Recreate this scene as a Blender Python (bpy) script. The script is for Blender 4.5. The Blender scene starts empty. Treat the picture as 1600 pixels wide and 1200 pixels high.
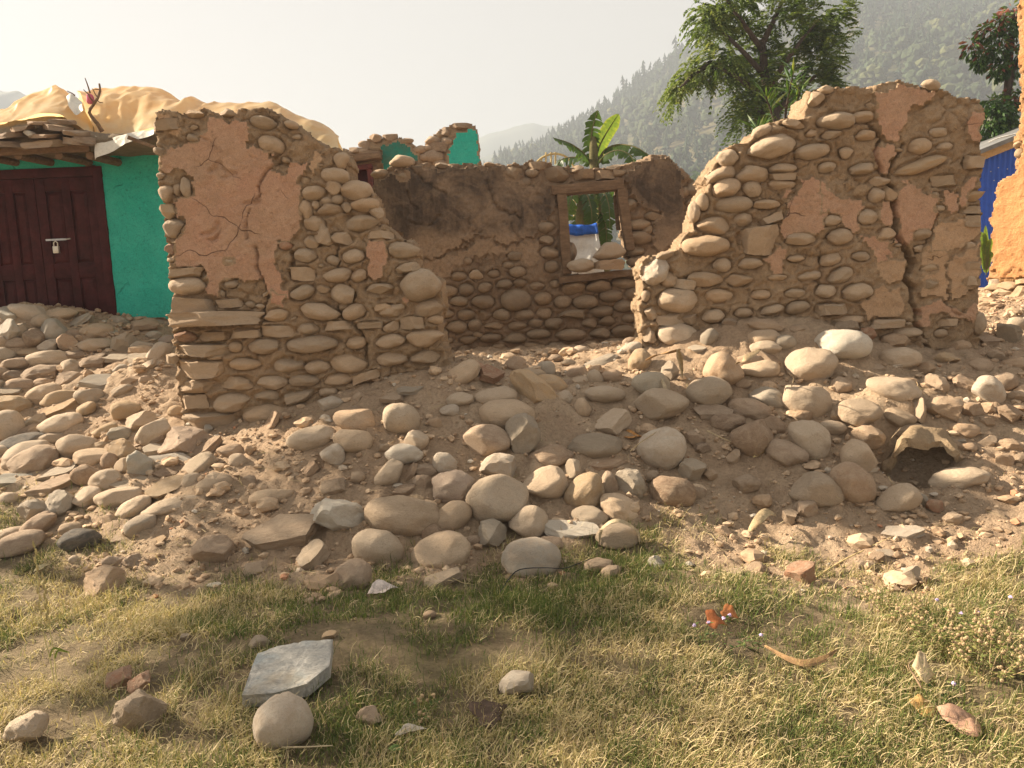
import bpy, bmesh, math, random
import numpy as np
from mathutils import Vector, Matrix, Euler

random.seed(7)
RNG = np.random.default_rng(7)
S = bpy.context.scene
COL = S.collection
R = math.radians

# ------------------------------------------------------------------ camera
F = 1200.0                       # focal length in pixels of a 1600 x 1200 frame
PITCH, ROLL = R(7.5), R(2.4)
CAM = np.array([0.0, 0.0, 1.55])
_f = np.array([0, math.cos(PITCH), -math.sin(PITCH)])
_r0 = np.array([1.0, 0, 0]); _u0 = np.array([0, math.sin(PITCH), math.cos(PITCH)])
_r = math.cos(ROLL) * _r0 - math.sin(ROLL) * _u0
_u = math.cos(ROLL) * _u0 + math.sin(ROLL) * _r0
cam_data = bpy.data.cameras.new('camera')
cam_data.sensor_fit = 'HORIZONTAL'; cam_data.sensor_width = 36.0
cam_data.lens = 36.0 * F / 1600.0
cam_data.clip_start = 0.05; cam_data.clip_end = 9000
cam = bpy.data.objects.new('camera', cam_data); COL.objects.link(cam)
cam.matrix_world = Matrix(((_r[0], _u[0], -_f[0], CAM[0]), (_r[1], _u[1], -_f[1], CAM[1]),
                           (_r[2], _u[2], -_f[2], CAM[2]), (0, 0, 0, 1)))
S.camera = cam

# ------------------------------------------------------------------ light, sky, exposure
SUN_AZ, SUN_EL = 72.0, 30.0       # degrees to the left of the view axis, degrees above the horizon
SUN_STRENGTH = 5.0
SKY_STRENGTH = 0.05
EXPOSURE = 2.2
HAZE_DENSITY = 0.0016
SHADE_TREE = (-7.5, 5.9, 4.2); SHADE_R = (1.0, 1.5, .7); SHADE_N = 1300
sun_dir = np.array([-math.sin(R(SUN_AZ)) * math.cos(R(SUN_EL)), math.cos(R(SUN_AZ)) * math.cos(R(SUN_EL)), math.sin(R(SUN_EL))])
sd = bpy.data.lights.new('sun', 'SUN'); sd.energy = SUN_STRENGTH; sd.angle = R(0.9); sd.color = (1.0, 0.85, 0.66)
so = bpy.data.objects.new('sun', sd); COL.objects.link(so)
so.rotation_euler = Vector(sun_dir).to_track_quat('Z', 'Y').to_euler()
so.location = (-20, 10, 20)
world = bpy.data.worlds.new('World'); S.world = world; world.use_nodes = True
wn, wl = world.node_tree.nodes, world.node_tree.links
wn.clear()
wo = wn.new('ShaderNodeOutputWorld'); bg = wn.new('ShaderNodeBackground'); bg.inputs['Strength'].default_value = SKY_STRENGTH
sky = wn.new('ShaderNodeTexSky'); sky.sky_type = 'NISHITA'; sky.sun_disc = False
sky.sun_elevation = R(SUN_EL); sky.sun_rotation = R(-SUN_AZ)
sky.air_density = 1.0; sky.dust_density = 2.0; sky.ozone_density = 1.0
mx = wn.new('ShaderNodeMix'); mx.data_type = 'RGBA'; mx.inputs[0].default_value = 0.80
mx.inputs[7].default_value = (3.25, 2.93, 2.52, 1)                   # the pale dust haze that veils the whole sky
wl.new(sky.outputs[0], mx.inputs[6]); wl.new(mx.outputs[2], bg.inputs['Color']); wl.new(bg.outputs[0], wo.inputs['Surface'])
S.view_settings.view_transform = 'Standard'; S.view_settings.look = 'None'
S.view_settings.exposure = EXPOSURE; S.view_settings.gamma = 1.0
S.view_settings.use_curve_mapping = False
S.render.engine = 'CYCLES'
S.cycles.max_bounces = 6; S.cycles.diffuse_bounces = 3; S.cycles.glossy_bounces = 2
S.cycles.transmission_bounces = 4; S.cycles.transparent_max_bounces = 8; S.cycles.volume_bounces = 1
S.cycles.use_denoising = True

# ------------------------------------------------------------------ pixel <-> place
def ray(px, py):
    return _f + (px - 800.0) / F * _r + (600.0 - py) / F * _u
def at(px, py, Y):
    """The point seen at a photograph pixel that stands Y metres ahead of the viewer."""
    d = ray(px, py); return CAM + d * (Y / d[1])
def on_plane(px, py, O, n):
    d = ray(px, py); return CAM + d * (np.dot(O - CAM, n) / np.dot(d, n))
def proj(P):
    q = np.asarray(P, float) - CAM
    z = q @ _f; z = np.where(np.abs(z) < 1e-6, 1e-6, z)
    return 800 + F * (q @ _r) / z, 600 - F * (q @ _u) / z, z

# ------------------------------------------------------------------ noise
def _hash(ix, iy, iz, seed):
    h = (ix * 374761393 + iy * 668265263 + iz * 1274126177 + seed * 974634541) & 0xFFFFFFFF
    h = ((h ^ (h >> 13)) * 1274126177) & 0xFFFFFFFF
    h = ((h ^ (h >> 16)) * 2246822519) & 0xFFFFFFFF
    return ((h ^ (h >> 15)) & 0xFFFFFF) / float(0xFFFFFF) * 2 - 1
def noise(p, seed=0):
    p = np.asarray(p, float)
    if p.shape[-1] == 2: p = np.concatenate([p, np.zeros(p.shape[:-1] + (1,))], -1)
    i = np.floor(p).astype(np.int64); f = p - i; u = f * f * f * (f * (f * 6 - 15) + 10)
    out = 0
    for dx in (0, 1):
        for dy in (0, 1):
            for dz in (0, 1):
                w = (u[..., 0] if dx else 1 - u[..., 0]) * (u[..., 1] if dy else 1 - u[..., 1]) * (u[..., 2] if dz else 1 - u[..., 2])
                out = out + w * _hash(i[..., 0] + dx, i[..., 1] + dy, i[..., 2] + dz, seed)
    return out
def fbm(p, octv=4, seed=0, gain=.5):
    p = np.asarray(p, float); a, s, out = 1.0, 0.0, 0
    for k in range(octv):
        out = out + a * noise(p * 2.0 ** k, seed + 17 * k); s += a; a *= gain
    return out / s
def sstep(a, b, x):
    t = np.clip((x - a) / (b - a), 0, 1); return t * t * (3 - 2 * t)
def in_poly(P, poly):
    x, y = P[..., 0], P[..., 1]; c = np.zeros(x.shape, bool); n = len(poly)
    for i in range(n):
        x1, y1 = poly[i]; x2, y2 = poly[(i + 1) % n]
        if y1 == y2: continue
        c ^= ((y1 > y) != (y2 > y)) & (x < (x2 - x1) * (y - y1) / (y2 - y1) + x1)
    return c
def line_dist(P, pts):
    best = np.full(P.shape[:-1], 1e9)
    for (a, b) in zip(pts[:-1], pts[1:]):
        a = np.array(a, float); b = np.array(b, float); ab = b - a
        t = np.clip(((P - a) @ ab) / max(ab @ ab, 1e-12), 0, 1)
        best = np.minimum(best, np.linalg.norm(P - a - t[..., None] * ab, axis=-1))
    return best

# ------------------------------------------------------------------ mesh helpers
def mesh(name, verts, faces, mat=None, smooth=True, attrs=None, sharp=None):
    """faces: one array (M,k) or a list of such arrays with k = 3 or 4."""
    if not isinstance(faces, list): faces = [faces]
    faces = [np.asarray(f, np.int32) for f in faces if len(f)]
    verts = np.asarray(verts, np.float32)
    me = bpy.data.meshes.new(name)
    me.vertices.add(len(verts)); me.vertices.foreach_set('co', verts.ravel())
    nl = sum(f.size for f in faces); npoly = sum(len(f) for f in faces)
    me.loops.add(nl); me.polygons.add(npoly)
    me.loops.foreach_set('vertex_index', np.concatenate([f.ravel() for f in faces]))
    tot = np.concatenate([np.full(len(f), f.shape[1], np.int32) for f in faces])
    st = np.concatenate([[0], np.cumsum(tot)[:-1]]).astype(np.int32)
    me.polygons.foreach_set('loop_start', st)
    me.update(calc_edges=True)
    me.polygons.foreach_set('use_smooth', np.full(npoly, bool(smooth)))
    if attrs:
        for k, v in attrs.items():
            a = me.attributes.new(k, 'FLOAT', 'POINT'); a.data.foreach_set('value', np.asarray(v, np.float32))
    if mat is not None: me.materials.append(mat)
    me.validate(); me.update()
    if sharp is not None: me.set_sharp_from_angle(angle=R(sharp))
    return me
def link(name, me, parent=None, loc=None, rot=None, scale=None):
    o = bpy.data.objects.new(name, me); COL.objects.link(o)
    if parent is not None: o.parent = parent
    if loc is not None: o.location = tuple(float(c) for c in loc)
    if rot is not None: o.rotation_euler = rot
    if scale is not None: o.scale = tuple(float(c) for c in scale)
    return o
def tag(o, label, cat, group=None, kind=None):
    o['label'] = label; o['category'] = cat
    if group: o['group'] = group
    if kind: o['kind'] = kind
    return o
def thing(name, label, cat, loc=(0, 0, 0), rotz=0, group=None):
    o = link(name, None, loc=loc, rot=(0, 0, rotz)); o.empty_display_size = .1
    return tag(o, label, cat, group)
def struct(o, kind='structure'):
    o['kind'] = kind; return o
class MB:
    """Collects simple shapes into one mesh."""
    def __init__(s): s.v, s.q, s.t, s.n = [], [], [], 0
    def add(s, v, q=(), t=()):
        v = np.asarray(v, float)
        if len(q): s.q.append(np.asarray(q, int) + s.n)
        if len(t): s.t.append(np.asarray(t, int) + s.n)
        s.v.append(v); s.n += len(v); return s
    def box(s, c, d, M=None, jit=0):
        sg = np.array([[x, y, z] for x in (-1, 1) for y in (-1, 1) for z in (-1, 1)], float)
        v = sg * np.asarray(d, float) / 2
        if jit: v = v + RNG.uniform(-jit, jit, v.shape)
        if M is not None: v = v @ np.asarray(M).T
        return s.add(v + np.asarray(c), [[0, 1, 3, 2], [4, 6, 7, 5], [0, 4, 5, 1], [2, 3, 7, 6], [0, 2, 6, 4], [1, 5, 7, 3]])
    def tube(s, pts, rad, seg=6):
        pts = np.asarray(pts, float); n = len(pts); rad = np.broadcast_to(np.asarray(rad, float), (n,))
        T = np.gradient(pts, axis=0); T /= np.linalg.norm(T, axis=1)[:, None] + 1e-9
        up = np.array([0.13, 0.31, 0.94]); A = np.cross(T, up); A /= np.linalg.norm(A, axis=1)[:, None] + 1e-9
        B = np.cross(T, A); th = np.linspace(0, 2 * math.pi, seg, endpoint=False)
        v = pts[:, None] + rad[:, None, None] * (np.cos(th)[None, :, None] * A[:, None] + np.sin(th)[None, :, None] * B[:, None])
        q = [[i * seg + j, i * seg + (j + 1) % seg, (i + 1) * seg + (j + 1) % seg, (i + 1) * seg + j] for i in range(n - 1) for j in range(seg)]
        v = np.concatenate([v.reshape(-1, 3), pts[:1], pts[-1:]])
        t = [[(j + 1) % seg, j, n * seg] for j in range(seg)] + [[(n - 1) * seg + j, (n - 1) * seg + (j + 1) % seg, n * seg + 1] for j in range(seg)]
        return s.add(v, q, t)
    def build(s, name, mat, parent=None, smooth=False, sharp=None, bevel=0):
        me = mesh(name, np.concatenate(s.v), ([np.concatenate(s.q)] if s.q else []) + ([np.concatenate(s.t)] if s.t else []), mat, smooth, sharp=sharp)
        if bevel:
            bm = bmesh.new(); bm.from_mesh(me)
            bmesh.ops.bevel(bm, geom=list(bm.edges), offset=bevel, segments=2, affect='EDGES', profile=.6, clamp_overlap=True)
            bm.to_mesh(me); bm.free()
            me.polygons.foreach_set('use_smooth', np.full(len(me.polygons), True)); me.set_sharp_from_angle(angle=R(40))
        return link(name, me, parent)
def curve(pts, n=24):
    """Catmull-Rom through points."""
    P = np.asarray(pts, float); P = np.concatenate([2 * P[:1] - P[1:2], P, 2 * P[-1:] - P[-2:-1]])
    out = []; m = len(P) - 3
    for t in np.linspace(0, m - 1e-6, n):
        i = int(t); f = t - i; a, b, c, d = P[i:i + 4]
        out.append(.5 * (2 * b + (c - a) * f + (2 * a - 5 * b + 4 * c - d) * f * f + (3 * b - a - 3 * c + d) * f ** 3))
    return np.array(out)

# ------------------------------------------------------------------ materials
class NT:
    def __init__(s, name):
        s.m = bpy.data.materials.new(name); s.m.use_nodes = True; s.t = s.m.node_tree; s.N, s.L = s.t.nodes, s.t.links
        s.p = s.N['Principled BSDF']; s.p.inputs['Roughness'].default_value = .9
        s.p.inputs['Specular IOR Level'].default_value = .2; s.out = s.N['Material Output']
    def coord(s, which='Object'):
        return s.N.new('ShaderNodeTexCoord').outputs[which]
    def noise(s, vec, scale, det=4, rough=.55, dist=0):
        n = s.N.new('ShaderNodeTexNoise'); n.inputs['Scale'].default_value = scale; n.inputs['Detail'].default_value = det
        n.inputs['Roughness'].default_value = rough; n.inputs['Distortion'].default_value = dist
        if vec is not None: s.L.new(vec, n.inputs['Vector'])
        return n.outputs[0]
    def vor(s, vec, scale, feat='DISTANCE_TO_EDGE'):
        n = s.N.new('ShaderNodeTexVoronoi'); n.feature = feat; n.inputs['Scale'].default_value = scale
        if vec is not None: s.L.new(vec, n.inputs['Vector'])
        return n.outputs[0]
    def mapping(s, vec, scale):
        n = s.N.new('ShaderNodeMapping'); n.inputs['Scale'].default_value = scale; s.L.new(vec, n.inputs['Vector']); return n.outputs[0]
    def ramp(s, fac, stops, interp='LINEAR'):
        n = s.N.new('ShaderNodeValToRGB'); cr = n.color_ramp; cr.interpolation = interp
        while len(cr.elements) < len(stops): cr.elements.new(.5)
        for e, (p, c) in zip(cr.elements, stops):
            e.position = p; e.color = (c if hasattr(c, '__len__') else (c, c, c))[:3] + (1,) if not hasattr(c, '__len__') or len(c) == 3 else c
        s.L.new(fac, n.inputs[0]); return n.outputs[0]
    def mix(s, fac, a, b, mode='MIX'):
        n = s.N.new('ShaderNodeMix'); n.data_type = 'RGBA'; n.blend_type = mode
        for v, k in ((fac, 0), (a, 6), (b, 7)):
            if hasattr(v, 'links'): s.L.new(v, n.inputs[k])
            elif k == 0: n.inputs[k].default_value = v
            else: n.inputs[k].default_value = tuple(v)[:3] + (1,)
        return n.outputs[2]
    def math(s, op, a, b=0, c=None):
        n = s.N.new('ShaderNodeMath'); n.operation = op
        for v, k in ((a, 0), (b, 1)) + (((c, 2),) if c is not None else ()):
            if hasattr(v, 'links'): s.L.new(v, n.inputs[k])
            else: n.inputs[k].default_value = v
        return n.outputs[0]
    def attr(s, name):
        n = s.N.new('ShaderNodeAttribute'); n.attribute_name = name; return n.outputs['Fac']
    def rand(s):
        return s.N.new('ShaderNodeObjectInfo').outputs['Random']
    def color(s, c):
        if hasattr(c, 'links'): s.L.new(c, s.p.inputs['Base Color'])
        else: s.p.inputs['Base Color'].default_value = tuple(c)[:3] + (1,)
    def bump(s, h, strength=.4, dist=.01, prev=None):
        n = s.N.new('ShaderNodeBump'); n.inputs['Strength'].default_value = strength; n.inputs['Distance'].default_value = dist
        s.L.new(h, n.inputs['Height'])
        if prev is not None: s.L.new(prev, n.inputs['Normal'])
        s.L.new(n.outputs[0], s.p.inputs['Normal']); return n.outputs[0]
    def translucent(s, fac, col):
        t = s.N.new('ShaderNodeBsdfTranslucent'); mixs = s.N.new('ShaderNodeMixShader'); mixs.inputs[0].default_value = fac
        if hasattr(col, 'links'): s.L.new(col, t.inputs[0])
        else: t.inputs[0].default_value = tuple(col)[:3] + (1,)
        s.L.new(s.p.outputs[0], mixs.inputs[1]); s.L.new(t.outputs[0], mixs.inputs[2]); s.L.new(mixs.outputs[0], s.out.inputs[0])
def sc(c, k): return tuple(min(1, x * k) for x in c)

def stone_mat(name, base, alt, dust=(.45, .335, .225), dustamt=.45, spread=.35):
    t = NT(name); co = t.coord(); r = t.rand()
    off = t.N.new('ShaderNodeVectorMath'); off.operation = 'ADD'; t.L.new(co, off.inputs[0])
    cmb = t.N.new('ShaderNodeCombineXYZ'); rr = t.math('MULTIPLY', r, 37.0)
    for k in range(3): t.L.new(rr, cmb.inputs[k])
    t.L.new(cmb.outputs[0], off.inputs[1]); co = off.outputs[0]
    n1 = t.noise(co, 1.3, 5, .6, .6); n2 = t.noise(co, 9, 6, .7); n3 = t.noise(co, 38, 4, .7); n4 = t.noise(co, 2.6, 4, .6, 1.2)
    c = t.mix(t.ramp(n1, [(.35, 0.), (.65, 1.)]), base, alt)
    c = t.mix(1.0, c, t.ramp(r, [(0., 1 - spread), (.5, 1.), (1., 1 + spread * .45)]), 'MULTIPLY')
    hue = t.ramp(t.math('FRACT', t.math('MULTIPLY', r, 7.31)), [(0., (1.06, .98, .88)), (.5, (1, 1, 1)), (1., (.97, 1.0, 1.02))])
    c = t.mix(.8, c, t.mix(1.0, c, hue, 'MULTIPLY'))
    c = t.mix(t.math('MULTIPLY', t.ramp(n4, [(.42, 0.), (.62, 1.)]), dustamt), c, dust)
    c = t.mix(t.math('MULTIPLY', t.ramp(n3, [(.3, 1.), (.5, 0.)]), .5), c, sc(base, .5))
    st = t.noise(co, 4.2, 6, .72, 2.2); c = t.mix(t.math('MULTIPLY', t.ramp(st, [(.56, 0.), (.66, 1.)]), .45), c, sc(base, .55))
    c = t.mix(t.math('MULTIPLY', t.ramp(n2, [(.55, 0.), (.75, 1.)]), .3), c, sc(alt, 1.25))
    t.color(c); h = t.math('ADD', n2, t.math('MULTIPLY', n3, .6)); t.bump(h, .7, .022)
    t.p.inputs['Roughness'].default_value = .82; return t.m
TONES = {
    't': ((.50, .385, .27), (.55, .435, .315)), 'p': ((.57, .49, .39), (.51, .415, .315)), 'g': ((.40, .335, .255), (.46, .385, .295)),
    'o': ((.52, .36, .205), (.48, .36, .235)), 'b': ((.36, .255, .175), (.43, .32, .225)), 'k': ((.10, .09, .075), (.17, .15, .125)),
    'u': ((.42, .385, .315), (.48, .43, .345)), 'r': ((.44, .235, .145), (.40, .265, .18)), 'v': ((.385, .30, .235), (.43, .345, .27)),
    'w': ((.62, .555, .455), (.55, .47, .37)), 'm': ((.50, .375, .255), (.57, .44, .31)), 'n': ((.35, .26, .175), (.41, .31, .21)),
    'e': ((.42, .30, .20), (.48, .36, .25)),
}
TONE_WORD = {'t': 'tan', 'p': 'pale', 'g': 'grey', 'o': 'ochre', 'b': 'brown', 'k': 'black', 'u': 'blue-grey', 'r': 'brick-red', 'v': 'mauve-grey', 'w': 'whitish', 'e': 'earthy'}
SM = {}
for k, (a, b) in TONES.items():
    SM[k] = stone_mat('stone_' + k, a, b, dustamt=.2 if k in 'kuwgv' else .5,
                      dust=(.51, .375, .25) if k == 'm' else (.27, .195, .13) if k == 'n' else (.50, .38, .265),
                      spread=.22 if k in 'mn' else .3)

def mud_mat(name, c1, c2, c3, crack=0, scale=1.0, bump=.5, attr=None, attr_col=None):
    t = NT(name); co = t.coord(); 
    n1 = t.noise(co, 1.7 * scale, 5, .6, .5); n2 = t.noise(co, 7 * scale, 6, .65, .4); n3 = t.noise(co, 40 * scale, 5, .7); n4 = t.noise(co, 150 * scale, 3, .6)
    c = t.mix(t.ramp(n1, [(.36, 0.), (.64, 1.)]), c1, c2)
    c = t.mix(t.math('MULTIPLY', t.ramp(n2, [(.42, 0.), (.66, 1.)]), .7), c, c3)
    if attr:
        c = t.mix(t.attr(attr), c, attr_col)
    c = t.mix(1.0, c, t.ramp(n3, [(.25, .58), (.42, .98), (.6, 1.05), (.78, 1.32)]), 'MULTIPLY'); c = t.mix(1.0, c, t.ramp(n4, [(.3, .78), (.5, 1.), (.7, 1.12)]), 'MULTIPLY')
    h = t.math('ADD', t.math('ADD', n3, t.math('MULTIPLY', n4, .5)), t.math('MULTIPLY', n2, .8))
    if crack:
        wv = t.N.new('ShaderNodeVectorMath'); wv.operation = 'ADD'; ns = t.N.new('ShaderNodeTexNoise'); ns.inputs['Scale'].default_value = 6
        t.L.new(co, ns.inputs['Vector']); sv = t.N.new('ShaderNodeVectorMath'); sv.operation = 'SCALE'; sv.inputs['Scale'].default_value = .16
        t.L.new(ns.outputs['Color'], sv.inputs[0]); t.L.new(co, wv.inputs[0]); t.L.new(sv.outputs[0], wv.inputs[1])
        d = t.vor(wv.outputs[0], crack); line = t.ramp(d, [(0., 0.), (.012, 1.)])
        gate = t.ramp(t.noise(co, 2.3, 2), [(.57, 0.), (.64, 1.)])
        line = t.math('MAXIMUM', line, t.math('SUBTRACT', 1.0, gate))
        h = t.math('ADD', h, t.math('MULTIPLY', line, 1.6))
        c = t.mix(t.math('SUBTRACT', 1.0, line), c, sc(c1, .35))
    t.color(c); t.bump(h, min(1, bump * 1.5), .028); t.p.inputs['Roughness'].default_value = .95; return t.m
M_MORTAR = mud_mat('mud_mortar', (.455, .315, .195), (.38, .265, .16), (.51, .375, .245), crack=9, bump=.7)
M_PLASTER = mud_mat('clay_plaster', (.53, .305, .20), (.455, .295, .19), (.56, .36, .24), crack=2.6, bump=.5)
M_PLASTER_DULL = mud_mat('dull_plaster', (.45, .30, .185), (.40, .275, .17), (.50, .335, .205), crack=4, bump=.35)
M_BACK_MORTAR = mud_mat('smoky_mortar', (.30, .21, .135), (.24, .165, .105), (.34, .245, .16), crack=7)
M_ORANGE_PLASTER = mud_mat('orange_plaster', (.50, .245, .10), (.45, .23, .10), (.56, .30, .135), crack=2.5, bump=.5)  # clay colour of the orange wall at the right
def soot_mat():
    t = NT('sooty_plaster'); co = t.coord(); n1 = t.noise(co, 2.2, 5, .6, .8); n2 = t.noise(t.mapping(co, (9, 9, .8)), 1.4, 4, .6, .3); n3 = t.noise(co, 26, 6, .7)
    c = t.mix(t.ramp(n1, [(.4, 0.), (.62, 1.)]), (.08, .058, .042), (.24, .17, .112))
    c = t.mix(t.math('MULTIPLY', t.ramp(n2, [(.5, 0.), (.68, 1.)]), .5), c, (.21, .15, .10))
    c = t.mix(t.attr('brown'), c, (.30, .21, .135))
    c = t.mix(1.0, c, t.ramp(n3, [(.25, .6), (.5, 1.), (.75, 1.25)]), 'MULTIPLY')
    t.color(c); t.bump(n3, .45, .02); return t.m
M_SOOT = soot_mat()
def ground_mat():
    t = NT('dry_earth'); co = t.coord(); g = t.attr('grassy'); n1 = t.noise(co, .9, 5, .6, .6); n2 = t.noise(co, 6, 6, .7, .3); n3 = t.noise(co, 45, 6, .75); n4 = t.noise(co, 3.1, 5, .6, 1.)
    mud = t.mix(t.ramp(n1, [(.36, 0.), (.64, 1.)]), (.47, .335, .22), (.53, .395, .265))
    mud = t.mix(t.math('MULTIPLY', t.ramp(n4, [(.5, 0.), (.64, 1.)]), .6), mud, (.39, .27, .175))
    gr = t.mix(t.ramp(n2, [(.36, 0.), (.62, 1.)]), (.17, .128, .075), (.33, .25, .15))
    gr = t.mix(t.math('MULTIPLY', t.ramp(n4, [(.45, 0.), (.6, 1.)]), .5), gr, (.19, .165, .08))
    c = t.mix(g, mud, gr); c = t.mix(1.0, c, t.ramp(n3, [(.25, .62), (.5, 1.), (.75, 1.25)]), 'MULTIPLY')
    t.color(c); t.bump(t.math('ADD', n3, t.math('MULTIPLY', n2, 1.2)), 1.0, .035); return t.m
M_GROUND = ground_mat()
def plain(name, col, rough=.8, var=.25, scale=6, bump=.15, metal=0, spec=.25, alt=None, detail=6):
    t = NT(name); co = t.coord(); n = t.noise(co, scale, detail, .65, .4); n2 = t.noise(co, scale * 7, 5, .7)
    c = t.mix(t.ramp(n, [(.35, 0.), (.65, 1.)]), sc(col, 1 - var), alt or sc(col, 1 + var))
    c = t.mix(1.0, c, t.ramp(n2, [(.25, .8), (.5, 1.), (.75, 1.1)]), 'MULTIPLY')
    t.color(c); t.bump(n2, bump, .01); t.p.inputs['Roughness'].default_value = rough; t.p.inputs['Metallic'].default_value = metal
    t.p.inputs['Specular IOR Level'].default_value = spec; return t.m
def tone_mat(name, stops, transl=0, rough=.8, spec=.15, tr_gain=1.3):
    """Colour picked per piece from the 'tone' attribute."""
    t = NT(name); c = t.ramp(t.attr('tone'), stops); n = t.noise(t.coord(), 30, 3)
    c = t.mix(1.0, c, t.ramp(n, [(.3, .8), (.7, 1.15)]), 'MULTIPLY'); t.color(c)
    t.p.inputs['Roughness'].default_value = rough; t.p.inputs['Specular IOR Level'].default_value = spec
    if transl: t.translucent(transl, t.mix(1.0, c, (tr_gain, tr_gain * 1.05, tr_gain * .6), 'MULTIPLY'))
    return t.m
def wood_mat(name, c1, c2):
    t = NT(name); co = t.coord(); n = t.noise(t.mapping(co, (3, 14, 14)), 2.0, 6, .7, .5); n2 = t.noise(co, 30, 4)
    c = t.mix(t.ramp(n, [(.3, 0.), (.7, 1.)]), c1, c2); c = t.mix(.5, c, t.mix(1., c, t.ramp(n2, [(.3, .7), (.7, 1.2)]), 'MULTIPLY'))
    t.color(c); t.bump(n, .5, .01); return t.m
M_WOOD = wood_mat('old_timber', (.12, .078, .048), (.25, .165, .10))
M_PALEWOOD = wood_mat('pale_timber', (.42, .27, .13), (.55, .38, .20))
# ------------------------------------------------------------------ the lie of the land
_cp = [(30, 860, 4.75), (160, 915, 4.3), (0, 760, 5.6), (200, 760, 5.3), (330, 700, 5.75), (290, 672, 6.0), (100, 640, 6.7),
       (0, 645, 6.7), (230, 575, 7.0), (60, 575, 7.5), (60, 500, 8.0), (140, 520, 8.0), (10, 490, 8.0), (230, 515, 8.3), (150, 600, 7.0),
       (450, 645, 5.9), (600, 598, 5.95), (700, 575, 6.0), (400, 660, 5.85),
       (800, 562, 6.5), (850, 556, 9.3), (950, 552, 9.3), (700, 556, 9.5), (850, 560, 8.0),
       (880, 585, 6.25), (1010, 556, 6.3), (1150, 505, 6.4), (1250, 500, 6.4), (1320, 515, 6.38), (1400, 542, 6.35), (1530, 545, 6.35),
       (1590, 485, 7.4), (1575, 452, 8.6), (1640, 560, 6.2),
       (700, 700, 5.2), (560, 720, 5.1), (420, 780, 4.95), (900, 690, 5.3), (1100, 700, 5.25), (1050, 610, 5.8), (1200, 600, 5.85), (1450, 690, 5.2),
       (1500, 610, 5.7), (1330, 600, 5.8), (1300, 760, 4.85), (1580, 720, 5.0), (1450, 770, 4.75),
       (780, 860, 4.45), (600, 870, 4.4), (1000, 850, 4.4), (1150, 840, 4.5), (1300, 880, 4.25), (1550, 850, 4.2), (400, 880, 4.4), (330, 800, 4.85)]
_C = np.array([at(*c) for c in _cp])
_C = np.concatenate([_C, np.array([(x, y, z) for x in (-6.5, -3.5, -1, 1, 3.5, 6.5) for (y, z) in ((0, -.02), (1.5, -.01), (2.8, 0), (3.6, .01))]),
                     np.array([(-6, 5.5, .35), (-6, 7, .75), (-6, 8.2, 1.3), (6.5, 5.2, .4), (6.5, 6.5, .9), (6.5, 8, 1.12)]),
                     np.array([(x, 11.0, 1.05) for x in (-6, -3, 0, 3, 6)]), np.array([(-2.2, 8.2, .8), (2.2, 8.0, .75), (2.2, 9.4, .7), (-1.8, 9.4, .7), (-3.6, 9.5, 1.3), (5, 9.6, 1.15)])])
def _phi(r): return np.sqrt(r * r + .04)
_A = _phi(np.linalg.norm(_C[:, None, :2] - _C[None, :, :2], axis=-1)) - .012 * np.eye(len(_C))
_n = len(_C); _P = np.concatenate([np.ones((_n, 1)), _C[:, :2]], 1)
_sol = np.linalg.solve(np.block([[_A, _P], [_P.T, np.zeros((3, 3))]]), np.concatenate([_C[:, 2], np.zeros(3)]))
_w, _aff = _sol[:_n], _sol[_n:]
HOLLOW = at(1440, 738, 4.98)
def height(x, y):
    x = np.clip(np.asarray(x, float), -6.5, 6.5); y = np.clip(np.asarray(y, float), 0, 11.0)
    out = _aff[0] + _aff[1] * x + _aff[2] * y
    for (cx, cy, _), w in zip(_C, _w): out = out + w * _phi(np.hypot(x - cx, y - cy))
    e = ((x - HOLLOW[0]) / .25) ** 2 + ((y - HOLLOW[1] - .10) / .24) ** 2
    k = ((x - HOLLOW[0]) / .34) ** 2 + ((y - HOLLOW[1] - .46) / .22) ** 2
    return out - .24 * np.exp(-e ** 2) + .13 * np.exp(-k)
# edge of the grass, in the photograph's pixels
_edge = np.array([(-300, 800), (0, 845), (90, 850), (150, 890), (330, 895), (480, 905), (560, 920), (700, 905), (760, 860), (880, 880), (960, 850), (1040, 862), (1130, 880), (1230, 905), (1330, 935), (1430, 925), (1490, 880), (1560, 850), (1700, 820), (2200, 780)], float)
def grassy(P):
    px, py, z = proj(P); e = np.interp(px, _edge[:, 0], _edge[:, 1])
    n = noise(P[..., :2] * 2.6, 5) * 42 + noise(P[..., :2] * 6.5, 6) * 30 + noise(P[..., :2] * 17, 8) * 16
    g = sstep(-26, 40, py - e + n)
    for (cx, cy, rx, ry) in ((30, 810, 55, 35), (150, 790, 40, 16), (20, 700, 30, 12), (160, 855, 60, 18), (780, 850, 40, 14), (1330, 925, 60, -1)):
        if ry > 0: g = np.maximum(g, .8 * np.exp(-(((px - cx) / rx) ** 2 + ((py - cy) / ry) ** 2)))
    return np.where((P[..., 1] < 7) & (z > 0), g, np.where(P[..., 1] > 12, .6, 0))
STONES = []                                                        # x, y, radius of every loose stone: earth is banked against them
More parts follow.
